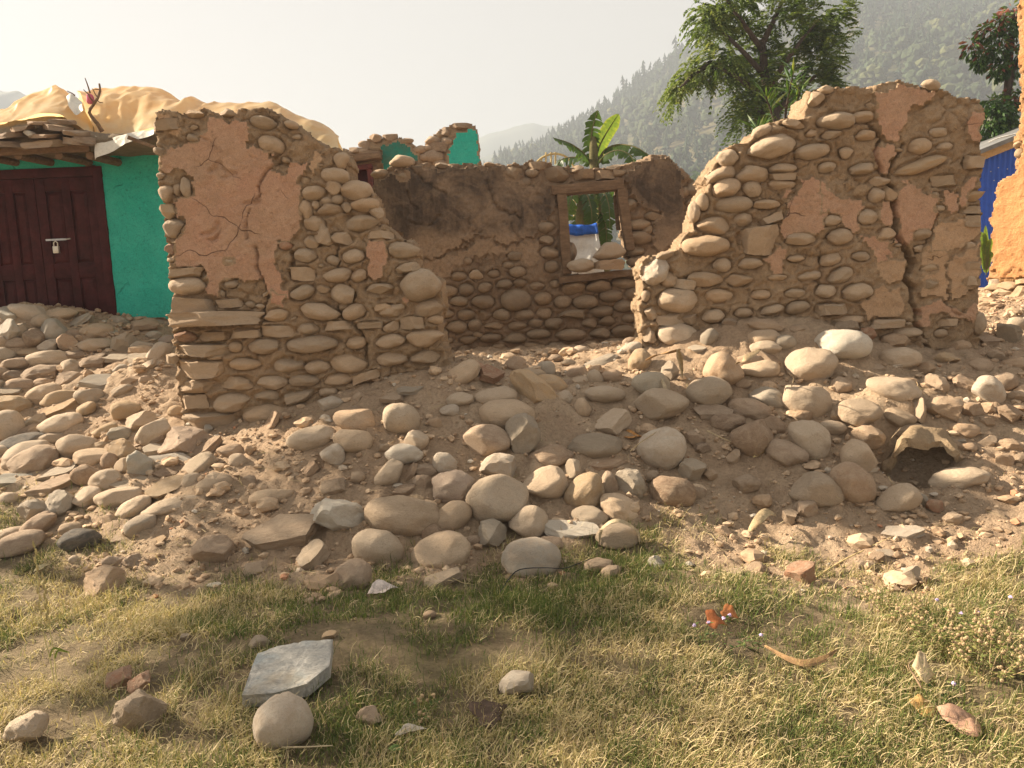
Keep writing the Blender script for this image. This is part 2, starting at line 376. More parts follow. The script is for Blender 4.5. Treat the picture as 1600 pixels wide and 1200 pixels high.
def rough_height(x, y):
    P = np.stack([x, y], -1); z = height(x, y)
    P3 = np.stack([x, y, z], -1); g = grassy(P3)
    near = (np.abs(x) < 7) & (y < 11)
    d = (1 - g) * (.042 * fbm(P * 3.2, 4, 3) + .034 * np.abs(fbm(P * 8, 3, 9)) + .016 * noise(P * 24, 11)) + g * (.030 * fbm(P * 2.0, 3, 4) + .012 * noise(P * 11, 12))
    bank = np.zeros_like(z); i_ = np.nonzero(near.ravel() & (y.ravel() > 3.4))[0]; xf, yf = x.ravel()[i_], y.ravel()[i_]; bf = np.zeros(len(i_)); o_ = np.argsort(yf); xf, yf = xf[o_], yf[o_]
    for (sx, sy, sr) in STONES:
        a_, b_ = np.searchsorted(yf, [sy - 2.6 * sr, sy + 2.6 * sr]); q = ((xf[a_:b_] - sx) ** 2 + (yf[a_:b_] - sy) ** 2) / (1.35 * sr) ** 2; bf[a_:b_] = np.maximum(bf[a_:b_], .30 * sr * np.exp(-q))
    bank.ravel()[i_[o_]] = bf; bank = bank.reshape(z.shape)
    d = d + bank * (1 - g) * (.75 + .6 * noise(P * 9, 13))
    return z + np.where(near, d, 0), g
def on_ground(px, py):
    d = ray(px, py); ts = np.linspace(1.6, 11, 260)
    P = CAM + d[None] * ts[:, None]; h = height(P[:, 0], P[:, 1]); k = np.argmax(P[:, 2] < h)
    if k == 0: return P[-1]
    a, b = ts[k - 1], ts[k]
    for _ in range(12):
        m = (a + b) / 2; p = CAM + d * m
        if p[2] < height(p[0], p[1]): b = m
        else: a = m
    return CAM + d * b
def _axis(lo, hi, n, far):
    core = np.linspace(lo, hi, n); k = np.arange(1, 31); s = core[1] - core[0]
    g = s * (np.power(1.42, k) - 1) / .42; g = g / g[-1] * far
    g = np.maximum.accumulate(np.maximum(g, s * k))
    return core, g
_cx, _gx = _axis(-5.6, 5.8, 440, 690); XS = np.concatenate([_cx[0] - _gx[::-1], _cx, _cx[-1] + _gx])
_cy, _gy = _axis(1.7, 9.6, 350, 1850); YS = np.concatenate([_cy[0] - np.array([.3, .9, 2, 5, 12, 30, 65])[::-1], _cy, _cy[-1] + _gy])
GX, GY = np.meshgrid(XS, YS)

# ------------------------------------------------------------------ the wooded hill and the mountains beyond
t = NT('forest_floor'); n = t.noise(t.coord(), .03, 5, .6); t.color(t.ramp(n, [(.35, (.045, .055, .02)), (.65, (.11, .09, .04))])); M_HILL = t.m
t = NT('far_slope'); n = t.noise(t.coord(), .012, 5, .6); t.color(t.ramp(n, [(.35, (.03, .045, .03)), (.65, (.07, .075, .045))])); M_FAR = t.m
RIDGE = 430.0
_rp = [(600, 420), (700, 330), (785, 262), (835, 246), (880, 226), (930, 205), (985, 160), (1050, 122), (1100, 88), (1180, 35), (1300, -20), (1450, -30), (1700, -40), (2300, -60)]
_rq = np.array([at(px, py, RIDGE) for px, py in _rp])
def hill_h(x, y):
    xr = x * RIDGE / np.maximum(y, 60) * .55 + x * .45                      # the spur runs towards the viewer as it falls
    top = np.interp(xr, _rq[:, 0], _rq[:, 2], left=-20)
    s = np.clip((y - 150) / (RIDGE - 150), 0, 1); back = np.clip((y - RIDGE) / 350, 0, 1)
    P = np.stack([x, y], -1)
    h = (top + 6) * (s ** .85) * (1 - .8 * back) - 4
    return np.maximum(h + s * (7 * fbm(P / 70, 3, 31) + 9 * s * (1 - s) * 2 * fbm(P / 33, 2, 33)), -9)
hx, hy = np.meshgrid(np.linspace(-160, 560, 120), np.linspace(140, 760, 90))
_k = np.arange(89 * 120).reshape(89, 120)[:, :-1].ravel()
hf = np.stack([_k, _k + 1, _k + 121, _k + 120], 1)
hill = struct(link('hill', mesh('hill', np.stack([hx.ravel(), hy.ravel(), hill_h(hx, hy).ravel()], 1), hf, M_HILL)))
hill['label'] = 'steep hazy hillside covered in pines'
def range_mesh(name, prof, Y, depth, seed, foot=-8):
    P = np.array([at(px, py, Y) for px, py in prof]); xs = np.linspace(P[0, 0], P[-1, 0], 220)
    top = np.interp(xs, P[:, 0], P[:, 2]) + .03 * Y / 3 * fbm(np.stack([xs / Y * 14, xs * 0 + seed], -1), 4, seed)
    V = []; ts = np.linspace(0, 1, 14)
    for k in ts: V.append(np.stack([xs, np.full_like(xs, Y) - depth * (1 - k) + 8 * noise(np.stack([xs / 60, xs * 0 + k * 9], -1), seed + 3), foot + (top - foot) * k ** .8], 1))
    V.append(np.stack([xs, np.full_like(xs, Y + depth * .6), np.full_like(xs, foot)], 1))
    n = len(xs); q = np.concatenate([np.arange(n - 1) + r * n for r in range(len(V) - 1)])
    return struct(link(name, mesh(name, np.concatenate(V), np.stack([q, q + 1, q + 1 + n, q + n], 1), M_FAR)))
m1 = range_mesh('mountain', [(300, 330), (560, 285), (690, 240), (760, 214), (800, 203), (835, 197), (870, 201), (930, 220), (1000, 240), (1200, 300)], 900, 200, 51); m1['label'] = 'pale mountain almost lost in haze'
m2 = range_mesh('mountain', [(200, 330), (500, 290), (700, 255), (790, 240), (850, 232), (900, 226), (1000, 250), (1300, 330)], 680, 170, 57); m2['label'] = 'lower misty ridge in front of the pale mountain'
m3 = range_mesh('mountain', [(-500, 110), (-250, 112), (-100, 120), (0, 148), (25, 146), (50, 158), (110, 190), (220, 270), (330, 340)], 480, 190, 53); m3['label'] = 'blue wooded ridge behind the turquoise house'

# forest: one mass of pines and paler broadleaf crowns
def pine_template(seed, layers=6):
    r = np.random.default_rng(seed); V, T = [], []; n = 0
    for k in range(layers):
        a = k / layers; zt = .16 + .84 * (a + 1.35 / layers); zb = .14 + .84 * a; rad = .21 * (1 - a) ** .7 * r.uniform(.75, 1.2)
        th = np.linspace(0, 2 * math.pi, 12, endpoint=False) + r.uniform(0, 1)
        rr = rad * np.where(np.arange(12) % 2, .55, 1) * r.uniform(.7, 1.25, 12); zz = zb + np.where(np.arange(12) % 2, .05, 0) + r.uniform(-.03, .03, 12)
        c = r.uniform(-.03, .03, 2)
        V.append(np.concatenate([np.stack([rr * np.cos(th) + c[0], rr * np.sin(th) + c[1], zz], 1), [[c[0], c[1], min(zt, 1.02)]]]))
        T.append(np.array([[j, (j + 1) % 12, 12] for j in range(12)]) + n); n += 13
    return np.concatenate(V), np.concatenate(T)
def broad_template(seed, n=7):
    r = np.random.default_rng(seed); V, T = [], []; k = 0
    bm = bmesh.new(); bmesh.ops.create_icosphere(bm, subdivisions=1, radius=1); bv = np.array([v.co[:] for v in bm.verts]); bt = np.array([[v.index for v in f.verts] for f in bm.faces]); bm.free()
    for i in range(n):
        c = np.array([r.uniform(-.2, .2), r.uniform(-.2, .2), r.uniform(.35, .85)]); s = r.uniform(.12, .24)
        V.append(bv * s * r.uniform(.7, 1.3, bv.shape) + c); T.append(bt + k); k += len(bv)
    return np.concatenate(V), np.concatenate(T)
TPL = [pine_template(s) for s in range(4)] + [broad_template(s) for s in range(3)]
M_PINE = tone_mat('pine_needles', [(0., (.016, .030, .018)), (.45, (.030, .050, .026)), (.75, (.060, .078, .034)), (.88, (.13, .125, .045)), (1., (.15, .10, .055))], rough=.9)
r = np.random.default_rng(21)
fx = r.uniform(-150, 540, 26000); fy = 150 + (RIDGE - 125) * r.random(26000) ** .8
fz = hill_h(fx, fy); px_, py_, _ = proj(np.stack([fx, fy, fz], 1))
keep = (px_ > 640) & (px_ < 1750) & (py_ > -60) & (py_ < 480) & (fz > 2); fx, fy, fz = fx[keep][:3700], fy[keep][:3700], fz[keep][:3700]
FV, FT, FA = [], [], []; n = 0
patch = fbm(np.stack([fx / 60, fy / 60], -1), 3, 71)
ridge_trees = []
for i in range(len(fx)):
    pale = patch[i] + r.normal(0, .22) > .22
    v, tt = TPL[r.integers(4, 7)] if (pale and r.random() < .6) else TPL[r.integers(0, 4)]
    hgt = r.uniform(6.5, 11.5) * (.75 if pale else 1); a = r.uniform(0, 6.28); wd = hgt * r.uniform(.85, 1.3)
    c, s_ = math.cos(a), math.sin(a)
    FV.append(np.stack([(v[:, 0] * c - v[:, 1] * s_) * wd + fx[i], (v[:, 0] * s_ + v[:, 1] * c) * wd + fy[i], v[:, 2] * hgt + fz[i] - .6], 1))
    FT.append(tt + n); n += len(v)
    FA.append(np.full(len(v), np.clip((.66 if pale else .36) + r.normal(0, .09), 0, .86)) )
forest = link('forest', mesh('forest', np.concatenate(FV), np.concatenate(FT), M_PINE, False, {'tone': np.concatenate(FA)}))
struct(forest, 'stuff'); forest['label'] = 'hazy pine forest on the slope'
# the pines that stand out singly along the skyline
RT = [(818, 20), (850, 22), (885, 20), (905, 16), (958, 22), (972, 34), (990, 28), (1003, 36), (1014, 30), (1037, 30), (1052, 44), (1064, 30), (1085, 26), (1072, 34)]
RTL = ['lowest small pine of the hill skyline, between the turquoise tower and the arch', 'small pine on the skyline straight above the yellowish arch', 'small pine on the skyline over the drooping left banana leaf', 'short pine on the skyline just left of the torn upright banana leaf',
       'lone pine on the skyline just left of the tip of the bright banana leaf', 'slender pine starting the close row above the bright banana leaf', 'middle-sized pine second in the close row above the banana plant', 'taller pine third in the close row above the banana plant', 'pine closing the row above the banana plant on its uphill side',
       'solitary pine in the gap between the close row and the tallest pine', 'tallest pine of the skyline, left of the feathery tree', 'middle-sized pine just uphill of the tallest skyline pine', 'pine on the skyline half behind the feathery tree', 'pine nearest the feathery tree, between two others on the skyline']
for i, (px, hpx) in enumerate(RT):
    X = at(px, 100, RIDGE)[0]; Y = RIDGE - 4; z = float(hill_h(np.array(X), np.array(Y))); hgt = hpx / F * Y * 1.15
    v, tt = pine_template(100 + i, 7); v = v.copy(); v[:, :2] *= 1.15
    pt = thing('pine_tree', RTL[i], 'tree', (X, Y, z - 1.2), r.uniform(0, 6), 'pines along the skyline of the hill')
    link('crown', mesh('crown', v * hgt, tt, M_PINE, False, {'tone': np.full(len(v), r.uniform(.1, .5))}), pt)
    MB().tube([(0, 0, -1), (0, 0, .7 * hgt)], [.022 * hgt, .008 * hgt], 5).build('trunk', M_WOOD, pt)

# haze: one closed box of even air round everything
hb = MB().box((-60, 960, 88), (1600, 2080, 206)).build('haze', None); hb['kind'] = 'stuff'
hm = bpy.data.materials.new('haze_air'); hm.use_nodes = True; hm.node_tree.nodes.clear()
ho = hm.node_tree.nodes.new('ShaderNodeOutputMaterial'); hv = hm.node_tree.nodes.new('ShaderNodeVolumePrincipled')
hv.inputs['Density'].default_value = HAZE_DENSITY; hv.inputs['Color'].default_value = (.46, .51, .58, 1); hv.inputs['Anisotropy'].default_value = .15
hm.node_tree.links.new(hv.outputs[0], ho.inputs['Volume']); hb.data.materials.clear(); hb.data.materials.append(hm)
# ------------------------------------------------------------------ stone shapes
def ico(sub):
    bm = bmesh.new(); bmesh.ops.create_icosphere(bm, subdivisions=sub, radius=1)
    v = np.array([q.co[:] for q in bm.verts]); f = np.array([[q.index for q in p.verts] for p in bm.faces]); bm.free(); return v, f
ICO = {k: ico(k) for k in (1, 2, 3, 4)}
def norm_box(v):
    lo, hi = v.min(0), v.max(0); return (v - (lo + hi) / 2) / ((hi - lo) / 2)
def cobble_v(seed, sub):
    r = np.random.default_rng(seed); v = ICO[sub][0].copy(); e = r.uniform(.86, 1.0, 3)
    v = np.sign(v) * np.abs(v) ** e; v /= np.maximum(np.linalg.norm(v, axis=1)[:, None] ** .55, .6)
    o = r.uniform(0, 50, 3)
    v = v * (1 + .17 * noise(v * .9 + o, 1) + .075 * noise(v * 2.1 + o, 2) + .028 * noise(v * 5 + o, 3) + .010 * noise(v * 13 + o, 4))[:, None]
    for _ in range(int(r.integers(0, 4))):                      # worn flats and spalls
        n = r.normal(0, 1, 3); n /= np.linalg.norm(n); d = r.uniform(.66, .88); k = v @ n
        v = v - n * (np.maximum(k - d, 0) * .85)[:, None]
    v[:, 0] += .18 * r.uniform(-1, 1) * (v[:, 2] ** 2); v[:, 2] *= 1 + .22 * r.uniform(-1, 1) * v[:, 0]
    return norm_box(v)
def rock_v(seed, sub, nplanes=9, lo=.5, hi=.85):
    r = np.random.default_rng(seed); v = ICO[sub][0].copy() * 1.0
    for k in range(nplanes):
        n = r.normal(0, 1, 3); n /= np.linalg.norm(n); d = r.uniform(lo, hi); s = v @ n; v = v - n * np.maximum(s - d, 0)[:, None]
    o = r.uniform(0, 50, 3); v = v * (1 + .07 * noise(v * 2.5 + o, 5) + .05 * noise(v * 6 + o, 6) + .025 * noise(v * 15 + o, 9))[:, None]
    return norm_box(v)
def slab_v(seed, sub):
    r = np.random.default_rng(seed); v = ICO[sub][0].copy() * np.array([1, 1, 1.0])
    a0 = r.uniform(0, 6)
    for k in range(r.integers(5, 7)):
        a = a0 + k * 6.283 / 5.5 + r.uniform(-.3, .3); n = np.array([math.cos(a), math.sin(a), r.uniform(-.25, .25)]); n /= np.linalg.norm(n)
        v = v - n * np.maximum(v @ n - r.uniform(.55, .8), 0)[:, None]
    for sg in (1, -1):
        n = np.array([r.uniform(-.12, .12), r.uniform(-.12, .12), sg]); n /= np.linalg.norm(n); v = v - n * np.maximum(v @ n - .38, 0)[:, None]
    o = r.uniform(0, 50, 3); lay = np.round(v[:, 2] * 9) / 9
    v[:, :2] *= (1 + .08 * noise(np.stack([np.arctan2(v[:, 1], v[:, 0]) * 1.5, lay * 7, lay * 0], 1) + o, 7))[:, None]
    v[:, 2] += .05 * noise(v * 3 + o, 8)
    return norm_box(v)
def stone_mesh(nm, v, sub, sharp=None):
    return mesh(nm, v, ICO[sub][1], None, True, sharp=sharp)
SHAPES = {}
for sub in (3, 4):
    SHAPES['c', sub] = [stone_mesh('cobble', cobble_v(s, sub), sub) for s in range(20)]
    SHAPES['a', sub] = [stone_mesh('rock', rock_v(40 + s, sub), sub, 27) for s in range(12)]
    SHAPES['s', sub] = [stone_mesh('slab', slab_v(80 + s, sub), sub, 30) for s in range(10)]
    SHAPES['d', sub] = [stone_mesh('dressed', rock_v(120 + s, sub, 7, .62, .9) if s % 2 else slab_v(130 + s, sub), sub, 30) for s in range(8)]
_mm = {}
def stone_data(kind, i, sub, tone):
    """Mesh data shared between alike stones of one tone."""
    L = SHAPES[kind, sub]; i = i % len(L); k = (kind, i, sub, tone)
    if k not in _mm:
        m = L[i].copy(); m.materials.append(SM[tone]); _mm[k] = m
    return _mm[k]

# ------------------------------------------------------------------ broken walls of stone and mud
def build_wall(thing_obj, O, n, outline, holes=(), thick=.45, cell=.012, plaster=(), cracks=(), stones=(), mortar=None, seed=0,
               rough=1.0, stone_tone='m', stone_sub=4, ledge=0, part_names=('mud_mortar', 'plaster', 'stone'), ragged=.014, back=True, fill=0, stone_out=.5):
    O = np.asarray(O, float); n = np.asarray(n, float) / np.linalg.norm(n); ud = np.array([-n[1], n[0], 0.0]); rng = np.random.default_rng(seed)
    def uv(px, py):
        P = on_plane(px, py, O, n); return (float((P - O) @ ud), float(P[2]))
    pl = [uv(*p) for p in outline]; hl = [[uv(*p) for p in h] for h in holes]
    pls = [([uv(*p) for p in q[0]], q[1], q[2] if len(q) > 2 else .022) for q in plaster]
    cr = [([uv(*p) for p in q[0]], q[1], q[2]) for q in cracks]
    depth = abs((O - CAM) @ n) / abs(ray(800, 600) @ n / np.linalg.norm(ray(800, 600)))
    def scale_at(px, py): return float((on_plane(px, py, O, n) - CAM) @ _f) / F
    a = np.array(pl); lo, hi = a.min(0) - .05, a.max(0) + .05
    nu, nz = int((hi[0] - lo[0]) / cell) + 1, int((hi[1] - lo[1]) / cell) + 1
    U, Z = np.meshgrid(lo[0] + np.arange(nu) * cell, lo[1] + np.arange(nz) * cell); G = np.stack([U, Z], -1)
    so = seed * 3.7
    warp = np.stack([fbm(G * 9 + so, 3, 61), fbm(G * 9 + so + 40, 3, 62)], -1) * ragged * 1.9 + np.stack([noise(G * 45 + so, 63), noise(G * 45 + so, 64)], -1) * ragged * .5
    GW = G + warp
    C = (GW[:-1, :-1] + GW[1:, 1:]) / 2
    inside = in_poly(C, pl)
    for h in hl: inside &= ~in_poly(C, h)
    # relief of the face, towards the viewer
    D = rough * (.022 * fbm(G * 4 + so, 3, 65) + .026 * fbm(G * 13 + so, 4, 66) + .011 * noise(G * 36 + so, 70))
    pts = np.stack([rng.uniform(lo[0], hi[0], 420), rng.uniform(lo[1], hi[1], 420)], 1)         # crumbled clods
    gq = GW.reshape(-1, 2); d1 = np.full(len(gq), 9.0); d2 = np.full(len(gq), 9.0)
    for p in pts:
        d = np.hypot(gq[:, 0] - p[0], (gq[:, 1] - p[1]) * 1.3); d2 = np.minimum(np.maximum(d, d1), d2); d1 = np.minimum(d, d1)
    e = (d2 - d1).reshape(U.shape); gate = sstep(-.1, .15, noise(G * 2.6 + so, 67))
    D -= rough * .020 * np.exp(-(e / .012) ** 2) * gate
    pm = np.zeros(U.shape); owner = np.full(U.shape, -1)
    for k, (poly, m, th) in enumerate(pls):
        ins = in_poly(G + warp * 1.5 + .02 * np.stack([noise(G * 19 + so, 81), noise(G * 19 + so, 82)], -1), poly)
        D = np.where(ins, np.maximum(D * .35, -.004) + th + .010 * fbm(G * 4 + so, 3, 68) + .003 * noise(G * 22 + so, 75), D); owner[ins] = k
    SP = []
    for s in stones:
        px, py, w, h = s[:4]; rot = s[4] if len(s) > 4 else 0; kind = s[5] if len(s) > 5 else 'c'; tone = s[6] if len(s) > 6 else stone_tone
        (cu, cz) = uv(px, py); k = scale_at(px, py); SP.append((cu, cz, w * k / 2, h * k / 2, R(rot), kind, tone))
    if fill:                                                     # small stones bedded where the mud shows between the larger ones
        tries = 0; small = []
        while len(small) < fill and tries < 6000:
            tries += 1; cu, cz = rng.uniform(lo[0], hi[0]), rng.uniform(lo[1], hi[1]); a_ = rng.uniform(.022, .05); c_ = a_ * rng.uniform(.45, .75)
            iu, iz = int((cu - lo[0]) / cell), int((cz - lo[1]) / cell)
            if iu < 3 or iz < 3 or iu >= nu - 4 or iz >= nz - 4 or not inside[iz, iu] or not inside[min(iz + 3, nz - 2), iu] or owner[iz, iu] >= 0: continue
            if any(abs(cu - q[0]) < (q[2] + a_) * 1.02 and abs(cz - q[1]) < (q[3] + c_) * 1.05 for q in SP + small): continue
            small.append((cu, cz, a_, c_, rng.normal(0, .25), 'c' if rng.random() < .6 else 'a', stone_tone))
        SP += small
    for (cu, cz, sa, sc_, rt, kind, tone) in SP:
        i0, i1 = np.searchsorted(U[0], [cu - 1.4 * max(sa, sc_), cu + 1.4 * max(sa, sc_)]); j0, j1 = np.searchsorted(Z[:, 0], [cz - 1.4 * max(sa, sc_), cz + 1.4 * max(sa, sc_)])
        if i1 <= i0 or j1 <= j0: continue
        du, dz = U[j0:j1, i0:i1] - cu, Z[j0:j1, i0:i1] - cz; c_, s_ = math.cos(rt), math.sin(rt)
        q = np.sqrt(((du * c_ - dz * s_) / sa) ** 2 + ((du * s_ + dz * c_) / sc_) ** 2)
        D[j0:j1, i0:i1] -= .017 * sstep(1.28, 1.08, q) * (owner[j0:j1, i0:i1] < 0) - .016 * np.exp(-((q - 1.45) / .16) ** 2) * (owner[j0:j1, i0:i1] < 0) * .6
        owner[j0:j1, i0:i1][q < 1.06] = -1
    for (ln, w, dp) in cr:
        dl = line_dist(GW, ln); wv = w * (.55 + .75 * np.abs(noise(G * 11 + so, 69))); D -= dp * np.exp(-(dl / wv) ** 4)
    # split the face between the mud and each patch of plaster
    oc = np.where((owner[:-1, :-1] == owner[1:, 1:]) & (owner[:-1, 1:] == owner[1:, :-1]) & (owner[:-1, :-1] == owner[1:, :-1]), owner[:-1, :-1], -1)
    jz, ju = np.nonzero(inside)
    vid = lambda z, u: z * nu + u
    front = lambda D_: (O[None] * np.array([1, 1, 0]) + U.ravel()[:, None] * ud + D_.ravel()[:, None] * n + Z.ravel()[:, None] * np.array([0, 0, 1]))
    V0 = front(D); q4 = np.stack([vid(jz, ju), vid(jz, ju + 1), vid(jz + 1, ju + 1), vid(jz + 1, ju)], 1); oq = oc[jz, ju]
    # rims: carry every border edge back through the thickness, roughly
    pad = np.pad(inside, 1); E = []
    for (dz, du, aa, bb) in ((-1, 0, (0, 0), (0, 1)), (1, 0, (1, 1), (1, 0)), (0, -1, (1, 0), (0, 0)), (0, 1, (0, 1), (1, 1))):
        m = inside & ~pad[1 + dz:1 + dz + inside.shape[0], 1 + du:1 + du + inside.shape[1]]; zz, uu = np.nonzero(m)
        E.append(np.stack([vid(zz + aa[0], uu + aa[1]), vid(zz + bb[0], uu + bb[1])], 1))
    E = np.concatenate(E); bv, inv = np.unique(E, return_inverse=True); inv = inv.reshape(E.shape); K = max(6, int(thick / .035))
    B = V0[bv]; rims = []
    for k in range(1, K + 1):
        f = k / K; P = B - n * thick * f - (D.ravel()[bv] * f)[:, None] * n
        w_ = np.sin(math.pi * min(f, .999)) ** .5 * (1 if k < K else 0)
        off = np.stack([fbm(P * 7 + so, 3, 71), fbm(P * 7 + so + 9, 3, 72)], 1) * .05 + np.stack([noise(P * 22 + so, 73), noise(P * 22 + so, 74)], 1) * .014
        rims.append(P + w_ * (off[:, :1] * ud + off[:, 1:] * np.array([0, 0, 1])) - (ledge * f) * np.array([0, 0, 1]) * 0)
    nb = len(bv); base = len(V0); V = [V0] + rims; rq = []
    ids = [bv] + [base + k * nb + np.arange(nb) for k in range(K)]
    for k in range(K): rq.append(np.stack([ids[k][inv[:, 1]], ids[k][inv[:, 0]], ids[k + 1][inv[:, 0]], ids[k + 1][inv[:, 1]]], 1))
    tot = base + K * nb; quads = [q4[oq < 0]] + rq
    if back:
        Vb = front(np.zeros_like(D) - thick); lut = np.arange(len(Vb)) + tot; lut[bv] = ids[K]; V.append(Vb)
        quads.append(lut[q4[:, ::-1]])
    V = np.concatenate(V)
    def compact(Vv, Q):
        u_, i_ = np.unique(Q, return_inverse=True); return Vv[u_], i_.reshape(Q.shape), u_
    org = np.array(thing_obj.location)
    v_, q_, _x = compact(V, np.concatenate(quads)); link(part_names[0], mesh(part_names[0], v_ - org, q_, mortar or M_MORTAR, True), thing_obj)
    for k, (poly, m, th) in enumerate(pls):
        Q = q4[oq == k]
        if len(Q) < 8: continue
        v_, q_, u_ = compact(V0, Q)
        at_ = {'brown': sstep(2.25, 1.95, v_[:, 2] + .18 * noise(v_ * 3, 77))} if m is M_SOOT else None
        link(part_names[1], mesh(part_names[1], v_ - org, q_, m, True, at_), thing_obj)
    ang = math.atan2(ud[1], ud[0])
    for i, (cu, cz, sa, sc_, rt, kind, tone) in enumerate(SP):
        sub = stone_sub if max(sa, sc_) > .07 else 3
        b = (.55 * (sa + sc_)) * (1 if kind == 'c' else .95); out = b * (rng.uniform(-.34, .02) + stone_out - .5) + .004
        P = O * np.array([1, 1, 0]) + ud * cu + np.array([0, 0, cz]) + n * out - n * b * .12 - org
        o = link(part_names[2], stone_data(kind, int(rng.integers(0, 999)), sub, tone), thing_obj, P, None, (sa * 1.06, b, sc_ * 1.06))
        fl = math.pi * int(rng.integers(0, 2))
        o.rotation_euler = (Matrix.Rotation(ang, 3, 'Z') @ Matrix.Rotation(rt, 3, 'Y') @ Matrix.Rotation(fl, 3, 'Y') @ Matrix.Rotation(rng.normal(0, .12), 3, 'X')).to_euler()
    return dict(O=O, n=n, ud=ud, uv=uv)

# ---- the left ruined wall
LW = thing('ruined_wall', 'tall broken stone wall with slate corner and orange plaster, before the turquoise house', 'wall', at(500, 600, 6.2), 0, 'broken walls of the collapsed house')
lw_out = [(243, 181), (252, 173), (300, 177), (318, 168), (345, 178), (372, 169), (405, 169), (432, 177), (455, 190), (474, 204), (484, 214), (508, 228), (536, 240), (541, 250), (538, 264),
          (548, 280), (566, 288), (580, 300), (586, 320), (594, 338), (592, 352), (608, 360), (618, 372), (640, 380), (652, 392), (650, 408), (652, 420), (672, 426), (686, 444),
          (690, 465), (694, 482), (688, 497), (682, 507), (690, 522), (692, 545), (702, 562), (706, 600), (706, 720), (288, 720), (284, 650), (279, 600), (273, 560), (272, 520), (270, 480),
          (265, 440), (262, 400), (258, 370), (255, 330), (250, 290), (249, 240), (244, 210)]
lw_pl = [([(252, 247), (262, 234), (286, 218), (321, 215), (330, 186), (351, 184), (388, 186), (397, 218), (386, 229), (425, 231), (431, 253), (425, 264), (447, 268), (453, 251), (486, 255), (483, 277),
           (470, 281), (475, 316), (473, 351), (453, 377), (436, 379), (434, 416), (446, 450), (455, 470), (438, 476), (421, 459), (410, 437), (369, 437), (347, 437), (343, 463), (323, 463), (322, 424),
           (276, 412), (265, 400), (269, 379), (282, 361), (288, 351), (271, 316), (306, 299), (301, 277), (280, 268), (254, 264)], M_PLASTER, .026),
         ([(571, 380), (588, 371), (601, 373), (605, 395), (597, 430), (586, 440), (577, 427), (579, 408), (571, 395)], M_PLASTER, .024),
         ([(486, 236), (503, 232), (500, 262), (488, 275)], M_PLASTER_DULL, .018), ([(632, 458), (645, 455), (640, 475), (626, 470)], M_PLASTER, .014),
         ([(430, 452), (446, 462), (440, 482), (428, 474)], M_PLASTER, .016), ([(247, 183), (288, 181), (286, 205), (262, 208), (250, 205)], M_PLASTER_DULL, .012)]
lw_cr = [([(434, 255), (414, 270), (411, 281), (403, 294), (407, 309), (397, 312)], .010, .035), ([(394, 331), (384, 355), (388, 374)], .008, .03), ([(403, 385), (402, 420), (410, 437), (421, 463), (411, 487), (410, 517), (400, 560)], .010, .04),
         ([(459, 391), (460, 408), (454, 432)], .013, .06), ([(529, 388), (523, 408), (544, 440), (547, 470)], .010, .04), ([(530, 470), (533, 490), (547, 508), (563, 522), (572, 547), (574, 570)], .011, .05),
         ([(327, 266), (345, 256), (358, 270), (368, 275), (345, 276)], .016, .02), ([(316, 366), (330, 362), (343, 352), (344, 362), (336, 378), (325, 374)], .018, .02), ([(382, 321), (396, 318), (408, 314)], .012, .02), ([(315, 215), (330, 222), (350, 240)], .008, .015)]
